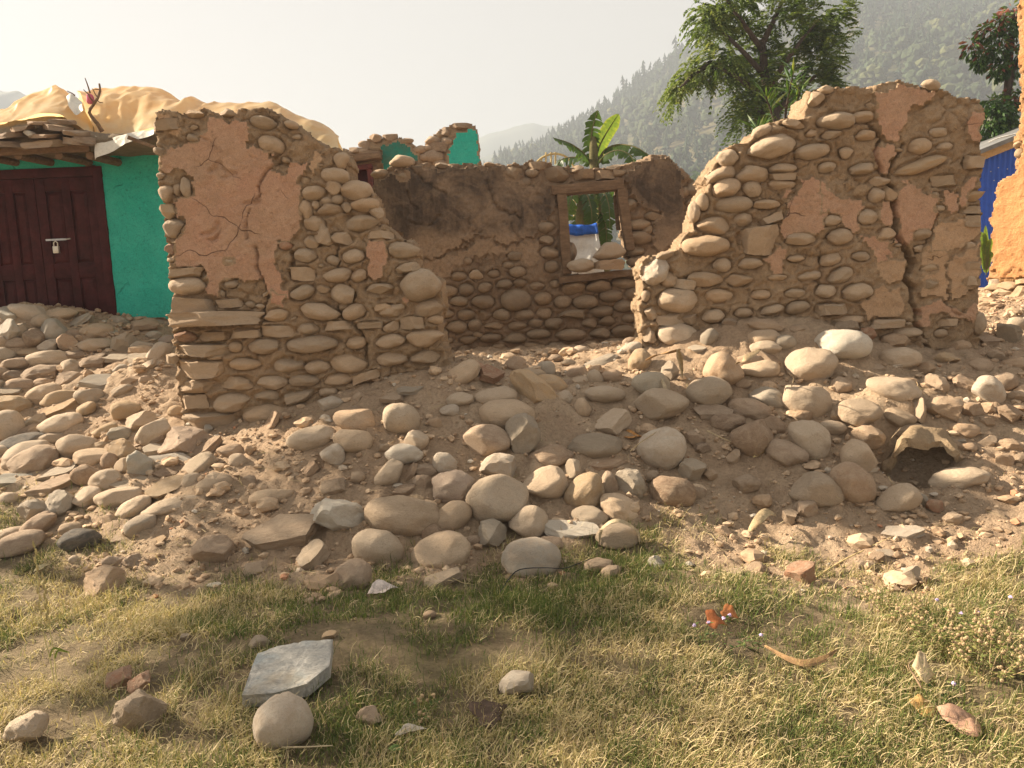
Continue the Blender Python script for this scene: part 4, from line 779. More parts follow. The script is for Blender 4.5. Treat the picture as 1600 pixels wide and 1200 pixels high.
 (868, 560, 22, 12, 0, c, 'b'), (907, 549, 24, 18, 0, c, 'p'), (935, 566, 62, 16, -20, c, 'g'), (985, 545, 36, 18, -22, c, 'p'), (985, 535, 24, 16, 0, c, 'b'), (960, 556, 34, 13, -18, c, 't'), (920, 575, 30, 10, 0, s, 'b'), (888, 567, 22, 12, 0, c, 't'), (975, 572, 20, 10, 0, s, 'b'), (745, 572, 26, 18, 20, s, 'r'), (740, 592, 24, 14, 0, a, 'e'), (885, 600, 24, 14, 0, a, 'b'),
 # sunlit spill at the left
 (22, 632, 54, 27, 5, a, 'o', 'golden cracked rock in the sunlit spill, below the piled stones'), (8, 667, 56, 50, 0, c, 't', 'big smooth tan cobble cut by the left edge of the picture'), (68, 617, 52, 31, -14, c, 't'), (92, 623, 52, 29, -8, c, 'o', 'golden cobble leaning on its tan neighbour below the piled stones'), (95, 638, 70, 26, -20, s, 'o'), (140, 621, 44, 27, 0, c, 'p'), (136, 640, 30, 20, -25, c, 'o'), (95, 664, 62, 33, -5, c, 'p', 'big pale lit cobble with a dark nick, in the sunlit spill'),
 (160, 597, 68, 28, 4, s, 'w', 'large whitish slab with a bright flat top, left of the earth slope'), (197, 641, 42, 30, 0, c, 'o'), (217, 660, 50, 28, -18, a, 't'), (192, 610, 34, 17, -20, c, 't'), (45, 673, 32, 20, 0, a, 'b'), (57, 660, 34, 27, -40, a, 'g'), (37, 692, 70, 25, -10, c, 'k', 'black cobble in the sunlit spill'), (80, 686, 36, 19, 0, c, 't'), (122, 696, 58, 36, 0, c, 't', 'broad tan oval cobble right of the black one'), (157, 697, 34, 16, 0, c, 'o'),
 (40, 712, 72, 40, -15, c, 't'), (55, 721, 74, 40, -25, a, 'b', 'grey-brown wedge of rock below the black cobble'), (92, 738, 66, 26, -12, s, 'g'), (22, 750, 54, 28, 4, s, 'u', 'pale blue-grey slab near the left edge, above the grass'), (137, 743, 46, 36, 0, c, 'b'), (147, 716, 58, 27, 4, c, 't'), (195, 702, 46, 31, 20, a, 'o'), (170, 721, 25, 28, 0, c, 'b'), (166, 752, 48, 36, -10, c, 't', 'plump tan cobble below the pointed grey flake'), (220, 727, 40, 46, 15, a, 'u', 'pointed grey flake standing up in the sunlit spill'),
 (200, 731, 32, 36, -50, c, 't'), (186, 679, 38, 23, 0, a, 'u'), (164, 672, 38, 18, -20, c, 'o'), (240, 677, 56, 38, -30, c, 't'), (238, 686, 54, 22, -25, s, 'v'), (240, 702, 30, 24, 0, s, 'g'), (290, 692, 74, 44, 10, a, 'v', 'big mauve-grey rock below the slate corner of the left wall'), (282, 675, 48, 20, 0, s, 'w'), (325, 671, 14, 28, 22, s, 'w', 'thin whitish splinter pointing up beside the left wall corner'),
 (322, 701, 58, 28, -30, s, 'b'), (265, 720, 62, 27, 4, s, 'w', 'whitish lit slab below the mauve-grey rock'), (259, 741, 38, 22, 0, s, 'b'), (310, 728, 56, 30, -25, c, 'g'), (300, 755, 32, 36, 40, c, 't'), (259, 765, 62, 40, -10, s, 'o', 'flat-topped golden slab above the long tan cobble'), (210, 756, 70, 18, -2, s, 'g'), (185, 777, 68, 29, -3, c, 't'), (137, 778, 44, 28, -25, c, 'p'), (207, 795, 62, 28, -28, c, 't'),
 (270, 789, 90, 26, -8, c, 't', 'longest tan cobble of the sunlit spill, lying left of the bare slope'), (220, 821, 48, 32, -20, c, 'p', 'pale half-buried cobble below the longest tan cobble'), (80, 760, 72, 30, -15, s, 'b'), (92, 788, 38, 42, 30, a, 'g', 'grey quartz wedge above the grass at the left'), (54, 798, 46, 38, 0, a, 'g'), (60, 820, 56, 31, -20, c, 'b'), (30, 850, 72, 36, -12, c, 'b', 'brown cobble lowest at the left, in the grass'), (15, 833, 42, 17, -8, c, 't'),
 (125, 843, 60, 34, 0, c, 'k', 'dark cobble with a sunlit rim in the grass at the left'), (110, 826, 34, 20, 0, c, 't'), (269, 804, 16, 12, 0, a, 'u'), (360, 705, 42, 22, 0, c, 'e'), (275, 642, 26, 16, 0, c, 'o'), (105, 712, 30, 16, -15, s, 'g'), (175, 810, 28, 18, 0, a, 'e'), (190, 840, 34, 12, -15, s, 'e'), (240, 850, 40, 12, -20, s, 'o'), (5, 705, 30, 20, 0, c, 'g'), (12, 780, 30, 20, 0, c, 't'),
 # stones piled before the maroon door
 (44, 488, 54, 28, 22, c, 'p', 'long pale cobble along the top of the pile before the maroon door'), (14, 489, 34, 25, 0, s, 'u', 'blue-grey flat rock on top of the pile at the left edge'), (92, 492, 52, 20, -8, c, 't'), (84, 516, 40, 36, 0, c, 'w', 'round cobble with a flat white broken face in the pile before the door'), (64, 503, 28, 24, 0, c, 't'), (13, 518, 34, 38, 10, a, 'w'), (53, 530, 32, 31, 0, c, 'b', 'round brown cobble under the white-faced one'), (32, 517, 22, 24, 0, c, 't'), (24, 537, 37, 18, 0, c, 'b'),
 (150, 519, 50, 26, -5, c, 't', 'tan oval cobble at the right shoulder of the pile before the door'), (117, 523, 28, 19, 0, c, 'b'), (107, 537, 34, 28, 30, a, 'b'), (148, 539, 48, 22, -3, c, 't'), (197, 536, 42, 34, -25, a, 'g', 'grey-brown angular rock under the turquoise wall'), (225, 545, 36, 26, 0, a, 'g'), (9, 553, 28, 22, 0, a, 'g'), (43, 551, 42, 16, 0, s, 'o'), (76, 541, 28, 22, 0, a, 'p'), (77, 561, 64, 28, -3, c, 't', 'biggest tan cobble in the pile before the door'),
 (116, 556, 34, 16, 0, c, 'b'), (24, 569, 42, 20, 0, c, 'b'), (3, 582, 22, 18, 0, c, 'b'), (65, 583, 60, 26, -5, a, 'b', 'brown rough slab of rock under the biggest tan cobble of the pile'), (110, 575, 38, 26, -15, c, 't'), (146, 567, 42, 22, 0, a, 'b'), (21, 588, 32, 18, 0, c, 'b'), (108, 593, 44, 20, 0, a, 'b'), (31, 602, 42, 20, 0, c, 'b'), (13, 612, 38, 18, 0, s, 'g'), (67, 598, 32, 14, 0, c, 'b'), (188, 560, 46, 18, 0, s, 'g'), (217, 560, 32, 20, 0, s, 'g'),
 (190, 577, 30, 16, 0, c, 'g'), (12, 470, 26, 12, 0, s, 'o'), (222, 508, 52, 20, 0, a, 'e'), (123, 502, 38, 18, -30, s, 'w'), (247, 552, 44, 26, -40, c, 'p'), (222, 578, 54, 20, -30, s, 'p'), (230, 593, 24, 13, 0, a, 'b'), (262, 535, 26, 22, 0, a, 'v'), (135, 500, 20, 14, 0, a, 'g'), (175, 520, 18, 22, 20, s, 'g'), (185, 500, 30, 14, 0, a, 'g'), (240, 525, 24, 16, 0, a, 'g'), (170, 585, 26, 14, 0, a, 'b'), (155, 560, 20, 14, 0, a, 'b'), (205, 595, 26, 14, 0, a, 'e'), (0, 535, 22, 20, 0, c, 't'), (0, 602, 24, 18, 0, a, 'g'), (95, 475, 24, 9, 0, s, 'g'),
 # stones lying in the grass
 (443, 1127, 84, 88, -10, c, 'p', 'smooth round pale cobble standing in the grass against the big slate'), (216, 1106, 68, 66, -15, a, 't', 'flat-faced tan rock in the grass, touching a smaller one above'), (219, 1068, 36, 28, -20, a, 'r', 'small reddish rock perched above the flat-faced tan rock'), (187, 1060, 38, 32, -10, a, 'r', 'small orange-red clod in the grass, leftmost of three rocks'), (40, 1140, 60, 46, 0, a, 'p', 'pinkish pale rock in the grass at the lower left corner'),
 (160, 912, 64, 40, -8, a, 'e', 'pinkish earthy rock in the grass below the sunlit spill'), (806, 1066, 56, 36, -15, a, 'p', 'pale stone nearly hidden in dry grass, middle of the foreground'), (577, 1120, 42, 32, 0, a, 'e', 'small pale stone in the grass right of the round cobble'), (405, 1002, 32, 18, 0, c, 'p', 'small pale stone in the grass just above the big slate'), (1025, 880, 26, 24, 0, a, 'w'), (935, 884, 46, 26, 0, a, 'e'), (955, 895, 30, 20, 0, a, 'e'), (672, 960, 20, 12, 0, c, 'e'), (180, 880, 36, 26, 0, a, 'b'), (210, 880, 36, 28, 0, a, 'b'), (118, 875, 20, 16, 0, c, 'p'), (335, 914, 24, 10, 0, s, 'w'), (400, 890, 36, 26, 0, a, 'e'), (290, 995, 14, 12, 0, a, 'p'), (515, 992, 24, 12, -10, a, 'o'),
 (600, 830, 30, 20, 0, a, 'e'), (730, 800, 20, 26, 0, a, 'e'), (740, 845, 24, 18, 0, c, 'b'), (860, 850, 40, 18, 0, c, 'b'), (1020, 745, 22, 20, 0, a, 'e'), (1090, 770, 26, 22, 0, a, 'e'), (1130, 830, 26, 18, 0, a, 'e'), (380, 800, 26, 20, 0, a, 'e'), (460, 745, 22, 14, 0, a, 'e'), (640, 610, 44, 18, 0, s, 'g'), (612, 622, 38, 22, 0, s, 'e'), (560, 620, 22, 14, 0, a, 'e'), (680, 660, 24, 16, 0, a, 'e'), (470, 820, 22, 14, 0, a, 'e'),
]
LM = [(1440, 725, 'the dark hollow'), (443, 1127, 'the round cobble by the big slate'), (1017, 601, 'the blue-grey cobble'), (778, 783, 'the big dented boulder'), (632, 803, 'the broad flat boulder'), (815, 679, 'the pointed grey quartz rock'),
      (838, 612, 'the long tipped schist block'), (37, 692, 'the black cobble'), (830, 873, 'the lowest pale boxy cobble'), (1316, 539, 'the large whitish cobble'), (1461, 789, 'the small brick-red lump'), (220, 727, 'the pointed grey flake'),
      (290, 692, 'the big mauve-grey rock'), (1174, 686, 'the round brown disc of stone'), (1035, 702, 'the pale leaning disc'), (84, 516, 'the white-faced round cobble'), (160, 597, 'the large bright-topped slab'), (424, 776, 'the lone long cobble'),
      (530, 808, 'the layered whitish rock'), (551, 672, 'the small stacked pair'), (1406, 560, 'the pinkish pale cobble'), (1023, 424, 'the standing end of the right wall'), (1546, 611, 'the bent pale-grey cobble'), (77, 561, 'the biggest cobble of the door pile'),
      (1250, 898, 'the reddish brick clod'), (1269, 689, 'the steeply tilted cobble'), (929, 697, 'the long grey-tan oval'), (270, 789, 'the longest lit cobble'), (125, 843, 'the dark rimmed cobble'), (335, 860, 'the blunt brown rock'), (1411, 833, 'the pale pointed slab'), (160, 912, 'the pinkish rock in the grass')]
def _rel(dx, dy):
    h = 'left of' if dx < -1 else 'right of'; v = 'above' if dy < 0 else 'below'
    if abs(dx) > 2.2 * abs(dy): return h
    if abs(dy) > 2.2 * abs(dx): return v
    return ('upper ' if dy < 0 else 'lower ') + h
_used = set()
def auto_label(px, py, w, h, kind, tone, part):
    asp = w / max(h, 1); size = 'tiny' if w < 22 else 'small' if w < 34 else 'medium' if w < 52 else 'large'
    shp = ({'c': 'long oval cobble' if asp > 2.0 else 'oval cobble' if asp > 1.35 else 'round cobble', 'a': 'angular rock' if asp > 1.3 else 'blocky rock', 's': 'thin slab' if asp > 2.4 else 'flat slab', 'd': 'block'})[kind]
    order = sorted(LM, key=lambda q: math.hypot(q[0] - px, q[1] - py))
    order = [q for q in order if math.hypot(q[0] - px, q[1] - py) > 12]
    d0 = math.hypot(order[0][0] - px, order[0][1] - py)
    for q in order[:2]:
        d = math.hypot(q[0] - px, q[1] - py); L = f"{size} {TONE_WORD[tone]} {shp} {'just ' if d < 45 else ''}{_rel(px - q[0], py - q[1])} {q[2]}"
        if L not in _used: _used.add(L); return L
    q, q2 = order[0], order[1]
    L = f"{size} {TONE_WORD[tone]} {shp} between {q[2]} and {q2[2]}"
    if L not in _used: _used.add(L); return ' '.join(L.split()[:16])
    for q in order[2:5]:
        L = f"{size} {TONE_WORD[tone]} {shp} {_rel(px - q[0], py - q[1])} {q[2]}, {part}"
        L = ' '.join(L.split()[:16])
        if L not in _used: _used.add(L); return L
    return L
def stone_group(px, py):
    if py > 930: return 'stones lying in the grass'
    if px < 275 and py < 618: return 'stones piled before the maroon door'
    if px < 345: return 'stones of the sunlit spill at the left'
    return 'stones of the rubble heap before the walls'
_slope_axis = None
rr = np.random.default_rng(77)
for it in RUBBLE:
    px, py, w, h, rot, kind, tone = it[:7]
    g = on_ground(px, py + .34 * h); Y = g[1]; C = at(px, py, Y); k = float((C - CAM) @ _f) / F
    sa, sc_ = w * k / 2, h * k / 2
    if len(it) > 7: lab = it[7]; _used.add(lab)
    else: lab = auto_label(px, py, w, h, kind, tone, 'low in the heap' if py > 700 else 'high in the heap')
    nm = {'c': 'cobble', 'a': 'rock', 's': 'stone_slab', 'd': 'stone_block'}[kind]
    sub = 4 if w > 30 else 3
    if kind == 's':                                              # slabs lie along the slope, tipped a little towards the open side
        tilt = R(rr.uniform(14, 26)); view = tilt + math.atan2(CAM[2] - C[2], C[1])
        th = sc_ * .42; b = np.clip((sc_ - th * math.cos(view)) / max(math.sin(view), .15), .5 * sa, 1.1 * sa); dims = (sa * 1.05, b, th); rx = tilt
    else:
        b = (.5 * sa + .5 * sc_) * rr.uniform(.85, 1.1); dims = (sa * 1.05, b, sc_ * 1.05); rx = rr.uniform(-.1, .35)
    o = link(nm, stone_data(kind, int(rr.integers(0, 999)), sub, tone), None, C, None, dims)
    yaw = math.atan2(-C[0], C[1]) * .6
    o.rotation_euler = (Matrix.Rotation(yaw, 3, 'Z') @ Matrix.Rotation(R(rot), 3, 'Y') @ Matrix.Rotation(rx, 3, 'X') @ Matrix.Rotation(math.pi * int(rr.integers(0, 2)), 3, 'Z')).to_euler()
    tag(o, lab, {'c': 'cobble', 'a': 'rock', 's': 'slab', 'd': 'rock'}[kind], stone_group(px, py))
    STONES.append((C[0], C[1], max(sa, b)))

gz, gg = rough_height(GX, GY)
_i = np.arange((len(YS) - 1) * len(XS)).reshape(len(YS) - 1, len(XS))[:, :-1].ravel()
gf = np.stack([_i, _i + 1, _i + 1 + len(XS), _i + len(XS)], 1)
ground = link('ground', mesh('ground', np.stack([GX.ravel(), GY.ravel(), gz.ravel()], 1), gf, M_GROUND, True, {'grassy': gg.ravel()}))
struct(ground); ground['label'] = 'bare trodden earth rising in a mound under the rubble'


# stones resting in the window opening
for (px, py, w, h, rot, kind, tone, Y, lab) in ((951, 393, 53, 29, -6, c, 't', 9.62, 'largest smooth cobble in the window opening, on top of a flat stone'), (907, 415, 43, 22, -3, c, 't', 9.66, 'rounded cobble lying on the window sill, left of the flat stone'),
                                                (952, 414, 50, 17, 0, 'd', 'e', 9.64, 'flat pale stone on the window sill under the largest cobble'), (892, 393, 19, 30, 0, c, 'b', 9.95, 'brown upright cobble in the window against the post')):
    C = at(px, py, Y); k = float((C - CAM) @ _f) / F
    o = link('cobble' if kind == c else 'flat_stone', stone_data(kind, int(rr.integers(0, 99)), 4, tone), None, C, (0, R(rot), 0), (w * k / 2, .11, h * k / 2))
    tag(o, lab, 'cobble' if kind == c else 'rock', 'stones resting in the window')

# the big white slate in the grass
def slate_mat():
    t = NT('white_slate'); co = t.coord(); m_ = t.mapping(co, (4, 11, 4)); n = t.noise(m_, 1.5, 7, .7, 1.5); n2 = t.noise(co, 5, 5, .6, .6); n3 = t.noise(co, 60, 5, .7)
    c = t.mix(t.ramp(n, [(.35, 0.), (.62, 1.)]), (.34, .335, .31), (.60, .565, .50)); c = t.mix(t.math('MULTIPLY', t.ramp(n2, [(.52, 0.), (.66, 1.)]), .55), c, (.42, .50, .52)); c = t.mix(t.math('MULTIPLY', t.ramp(t.noise(co, 3.1, 4), [(.56, 0.), (.68, 1.)]), .5), c, (.52, .40, .24))
    c = t.mix(1., c, t.ramp(n3, [(.3, .75), (.6, 1.1)]), 'MULTIPLY'); t.color(c); t.bump(t.math('ADD', n, t.math('MULTIPLY', n3, .4)), .9, .03); t.p.inputs['Roughness'].default_value = .6; return t.m
SM['x'] = slate_mat()
def slate(name, outline, lab, tone, thick, tilt_pts, drop=0.02):
    """A flat stone through pixel outline; tilt_pts gives the height over the ground of its near and far edge."""
    ys = [p[1] for p in outline]; y0, y1 = min(ys), max(ys); P = []
    for (px, py) in outline:
        f = (y1 - py) / (y1 - y0); hgt = tilt_pts[0] * (1 - f) + tilt_pts[1] * f
        g = on_ground(px, py); d = ray(px, py); t_ = (g[2] + hgt - CAM[2]) / d[2]; P.append(CAM + d * t_)
    P = np.array(P); cc = P.mean(0); n = len(P); nn = np.cross(P[n // 3] - P[0], P[2 * n // 3] - P[0]); nn /= np.linalg.norm(nn); nn *= np.sign(nn[2])
    V = []; 
    for q, dn in ((1.0, -thick), (1.015, -thick * .6), (1.0, -thick * .3), (1.0, 0)):
        V.append(cc + (P - cc) * (q + .02 * noise(P * 9 + dn * 90, 7)[:, None]) + nn * dn)
    for q in (.97, .92, .84, .76, .68, .6, .51, .42, .33, .24, .15, .07):
        X = cc + (P - cc) * q; lay = fbm(X * np.array([7, 5, 5]), 4, 8); V.append(X + nn * (.004 + .016 * (np.round(lay * 5) / 5 * .7 + lay * .3) + .004 * noise(X * 60, 9))[:, None])
    V.append(cc[None]); L = len(V) - 1; q4 = [[r_ * n + j, r_ * n + (j + 1) % n, (r_ + 1) * n + (j + 1) % n, (r_ + 1) * n + j] for r_ in range(L - 1) for j in range(n)]
    t3 = [[(L - 1) * n + j, (L - 1) * n + (j + 1) % n, L * n] for j in range(n)] + [[(j + 1) % n, j, L * n + 1] for j in range(n)]
    V.append((cc - nn * thick)[None]); V = np.concatenate(V)
    return tag(link(name, mesh(name, V - cc, [np.array(q4), np.array(t3)], SM[tone], True, sharp=32), None, cc), lab, 'slab', 'stones lying in the grass')
def dense(poly, n=6):
    out = []
    for (p, q) in zip(poly, poly[1:] + poly[:1]):
        for k in range(n): f = k / n; out.append((p[0] + (q[0] - p[0]) * f, p[1] + (q[1] - p[1]) * f))
    return out
slate('stone_slab', dense([(378, 1086), (402, 1020), (440, 1012), (480, 1002), (519, 1000), (514, 1040), (480, 1068), (430, 1082)]), 'big whitish slate with a bluish tint lying tilted in the grass', 'x', .055, (.06, .10))

# the arched lump of fallen plaster over a hollow in the heap
def arch():
    A = [(1368, 762), (1376, 738), (1388, 716), (1402, 700), (1424, 690), (1448, 688), (1474, 694), (1500, 706), (1522, 722), (1540, 742)]
    base = curve([at(px, py + 7 * math.sin(px * .11), 4.93 + .0015 * abs(px - 1440) + .05 * math.sin(px * .07)) for px, py in A], 30); back = curve([at(px + (1450 - px) * .22, py - 14 - .18 * max(0, 745 - py), 5.28) for px, py in A], 30)
    V = []; K = 9
    for k in range(K):
        f = k / (K - 1); X = base * (1 - f) + back * f; X = X + np.array([0, 0, .02]) * math.sin(math.pi * f) + .045 * np.stack([fbm(X * 11 + 3, 3, q) for q in (1, 2, 3)], 1)
        V.append(X)
    outer = np.array(V); nrm = np.zeros_like(outer); nrm[..., 2] = -.028; cen = np.array([base[15][0], 0, base[:, 2].min()]); dirv = outer - np.array([cen[0], 0, cen[2]]); dirv[..., 1] = 0
    dirv /= np.linalg.norm(dirv, axis=-1)[..., None]; inner = outer - dirv * (.045 + .022 * noise(outer * 9, 4))[..., None]
    n = 30; V = np.concatenate([outer.reshape(-1, 3), inner.reshape(-1, 3)]); M_ = K * n; q = []
    for k in range(K - 1):
        for j in range(n - 1):
            b_ = k * n + j; q.append([b_, b_ + 1, b_ + n + 1, b_ + n]); q.append([M_ + b_ + 1, M_ + b_, M_ + b_ + n, M_ + b_ + n + 1])
    for j in range(n - 1): q.append([j + 1, j, M_ + j, M_ + j + 1]); e = (K - 1) * n + j; q.append([e, e + 1, M_ + e + 1, M_ + e])
    for k in range(K - 1):
        b_ = k * n; q.append([b_, b_ + n, M_ + b_ + n, M_ + b_]); b_ += n - 1; q.append([b_ + n, b_, M_ + b_, M_ + b_ + n])
    cc = base.mean(0); o = link('plaster_lump', mesh('plaster_lump', V - cc, np.array(q), SM_MUD, True, sharp=50), None, cc)
    return tag(o, 'arched lump of fallen mud plaster over a dark hollow in the heap', 'plaster')
SM_MUD = mud_mat('fallen_plaster', (.36, .265, .165), (.30, .215, .13), (.42, .31, .195), crack=0)
arch()

# small debris: clods and chips nobody could count
M_DEBRIS = tone_mat('clods', [(0., (.29, .20, .125)), (.4, (.44, .315, .205)), (.7, (.51, .385, .26)), (.86, (.43, .38, .31)), (.93, (.57, .50, .40)), (1., (.46, .24, .14))], rough=.95)
def debris(N, seed, s0=.0045, smax=.055, sub=1, flat=.7, nm='rubble'):
    r = np.random.default_rng(seed); bv, bt = ICO[sub]
    x = r.uniform(-5.3, 5.4, N * 6); y = 3.7 + r.random(N * 6) ** 1.25 * 5.2
    z = height(x, y); P = np.stack([x, y, z], 1); px, py, _ = proj(P); g = grassy(P)
    cl = fbm(np.stack([x, y], 1) * 1.6, 3, 15) + .4 * noise(np.stack([x, y], 1) * 7, 16)
    ok = (px > -60) & (px < 1660) & (py < 1000) & (g < r.uniform(.15, .8, len(x))) & (cl + r.normal(0, .35, len(x)) > -.42) & ~((y > 6.05) & (y < 6.9) & ((px < 720) & (px > 255) | (px > 1000) & (px < 1535)))
    P = P[ok][:N]; n = len(P); size = s0 / np.maximum(r.random(n), .012) ** .62; size = np.clip(size, s0, smax) * np.where(P[:, 1] > 7, 1.4, 1)
    jit = r.uniform(.65, 1.3, (n, len(bv), 3)) if sub == 1 else r.uniform(.86, 1.1, (n, len(bv), 3)) * (1 + .45 * noise(bv[None] * 1.3 + r.uniform(0, 60, (n, 1, 3)), 7))[..., None]; V = bv[None] * jit * (size[:, None] * r.uniform(.6, 1.25, (n, 3)) * np.array([1.1, 1, flat]))[:, None]
    an = r.uniform(0, 6.28, n); ca, sa_ = np.cos(an)[:, None], np.sin(an)[:, None]; V = np.stack([V[..., 0] * ca - V[..., 1] * sa_, V[..., 0] * sa_ + V[..., 1] * ca, V[..., 2]], -1)
    zz, _g = rough_height(P[:, 0], P[:, 1]); V += np.stack([P[:, 0], P[:, 1], zz + size * .25], 1)[:, None]
    T = (bt[None] + (np.arange(n) * len(bv))[:, None, None]).reshape(-1, 3)
    tone = np.repeat(np.clip(.42 + .2 * r.normal(0, 1, n) + (r.random(n) < .05) * .4, 0, 1 if sub == 1 else .9), len(bv))
    o = link(nm, mesh(nm, V.reshape(-1, 3), T, M_DEBRIS, False, {'tone': tone})); struct(o, 'stuff'); o['label'] = 'crumbled clods and chips scattered over the heap'
debris(25000, 5, .0036, .032)
debris(560, 6, .018, .075, 2, .62, 'clods')
# ------------------------------------------------------------------ the turquoise house at the left
M_TURQ = mud_mat('turquoise_wash', (.03, .44, .345), (.04, .38, .30), (.06, .47, .37), crack=.9, scale=.6, bump=.25)
M_TURQ_DIRTY = mud_mat('dirty_turquoise', (.03, .26, .20), (.03, .15, .115), (.09, .16, .11), crack=3, bump=.35)
M_MAROON = plain('maroon_paint', (.055, .012, .012), rough=.6, var=.35, scale=5, bump=.2, spec=.15)
M_MAROON_D = plain('worn_maroon_paint', (.12, .030, .022), rough=.6, var=.4, scale=7, bump=.2)
M_STEEL = plain('galvanised_steel', (.42, .42, .42), rough=.35, metal=.9, var=.15)
M_BRASS = plain('pale_metal', (.62, .58, .50), rough=.35, metal=.6, var=.15)
M_ROOFMUD = mud_mat('roof_mud', (.27, .21, .14), (.20, .155, .105), (.34, .265, .18), bump=.7)
HY = 8.6
TH = thing('turquoise_house', 'turquoise mud house with maroon double doors under an earth-covered roof', 'house', at(100, 560, HY + .2))
th_out = [(-260, 225), (60, 212), (300, 205), (480, 205), (480, 620), (-260, 620)]
# the door opening: a rectangle in the wall
dl, dr = at(-30, 390, HY)[0], at(172, 390, HY)[0]; dtop = at(100, 262, HY)[2]; dbot = at(150, 535, HY)[2] - .1
def px_of(x, z, Y=HY): q = proj(np.array([x, Y, z])); return (float(q[0]), float(q[1]))
door_hole = [px_of(dl, dtop), px_of(dr, dtop), px_of(dr, dbot - .6), px_of(dl, dbot - .6)]
th_st = [(250, 512, 60, 26, 3, 'd', 'g'), (215, 520, 30, 22, 0, 'a', 'g'), (262, 530, 36, 20, 0, 'a', 'e')]
build_wall(TH, at(100, 400, HY), (0, -1, 0), th_out, [door_hole], .4, .022, [([(-280, 200), (500, 200), (500, 480), (275, 498), (255, 496), (238, 505), (215, 500), (200, 497), (188, 500), (-280, 505)], M_TURQ, .012)],
           [([(232, 235), (240, 255), (236, 270), (244, 288), (250, 300)], .010, .012), ([(150, 250), (162, 262), (160, 275)], .010, .01)], th_st, mortar=M_MORTAR, seed=9, back=False, rough=.55, ragged=.012, part_names=('wall', 'turquoise_face', 'stone'))
orgT = np.array(TH.location)
def hbox(mb, x0, x1, y0, y1, z0, z1): return mb.box(np.array([(x0 + x1) / 2, (y0 + y1) / 2, (z0 + z1) / 2]) - orgT, (abs(x1 - x0), abs(y1 - y0), abs(z1 - z0)))
fw = .085
fr = MB(); hbox(fr, dl - .01, dl + fw, HY - .03, HY + .2, dbot - .5, dtop); hbox(fr, dr - fw, dr + .01, HY - .03, HY + .2, dbot - .5, dtop); hbox(fr, dl + fw, dr - fw, HY - .028, HY + .2, dtop - .10, dtop)
fr.build('door_frame', M_MAROON, TH, bevel=.006)
mid = at(66, 400, HY)[0]
def leaf(x0, x1, lock):
    y = HY + .03; z0, z1 = dbot - .45, dtop - .104; w = x1 - x0
    lf = MB(); hbox(lf, x0, x1, y, y + .03, z0, z1); st = .105
    zs = [z0, z0 + .55, z0 + .62, z0 + 1.22, z0 + 1.36, z1]
    H = z1 - z0; zr = [(z0, z0 + .12), (z1 - 1.08, z1 - .92), (z1 - .14, z1)]
    for (xa, xb) in ((x0, x0 + st), (x1 - st, x1), ((x0 + x1) / 2 - .045, (x0 + x1) / 2 + .045)): hbox(lf, xa, xb, y - .022, y + .002, z0, z1)
    for (za, zb) in zr:
        for (xa, xb) in ((x0 + st, (x0 + x1) / 2 - .045), ((x0 + x1) / 2 + .045, x1 - st)): hbox(lf, xa, xb, y - .0215, y + .002, za, zb)
    d = lf.build('door', M_MAROON, TH, bevel=.004)
    for (xa, xb) in ((x0 + st, (x0 + x1) / 2 - .045), ((x0 + x1) / 2 + .045, x1 - st)):
        for (za, zb) in ((z0 + .12, z1 - 1.08), (z1 - .92, z1 - .14)):
            p = MB(); xm, zm = (xa + xb) / 2, (za + zb) / 2; wx, wz = (xb - xa) / 2 - .012, (zb - za) / 2 - .012
            V = []; 
            for (k, yy) in ((1, y + .001), (.98, y - .004), (.72 if wx > .08 else .6, y - .017)):
                V += [(xm - wx * k, yy, zm - wz + wx * (1 - k)), (xm + wx * k, yy, zm - wz + wx * (1 - k)), (xm + wx * k, yy, zm + wz - wx * (1 - k)), (xm - wx * k, yy, zm + wz - wx * (1 - k))]
            p.add(np.array(V) - orgT, [[r_ * 4 + j, r_ * 4 + (j + 1) % 4, r_ * 4 + 4 + (j + 1) % 4, r_ * 4 + 4 + j] for r_ in range(2) for j in range(4)] + [[8, 9, 10, 11]])
            p.build('panel', M_MAROON, d)
    return d
leaf(dl + fw + .003, mid - .004, False); D2 = leaf(mid + .004, dr - fw - .003, True)
lz = at(92, 378, HY)[2]; lx = at(90, 380, HY)[0]
h = MB(); hbox(h, lx - .12, lx + .10, HY - .012, HY + .004, lz + .015, lz + .035); h.tube([np.array((lx + .10, HY - .012, lz + .025)) - orgT, np.array((lx + .155, HY - .014, lz + .03)) - orgT], .008); h.build('hasp', M_STEEL, D2)
k = MB(); k.box(np.array((lx - .005, HY - .03, lz - .085)) - orgT, (.062, .03, .075)); k.tube(np.array([(lx - .026, HY - .03, lz - .05), (lx - .026, HY - .03, lz - .01), (lx - .005, HY - .03, lz + .01), (lx + .016, HY - .03, lz - .01), (lx + .016, HY - .03, lz - .05)]) - orgT, .007, 6)
k.build('padlock', M_BRASS, D2, bevel=.003)
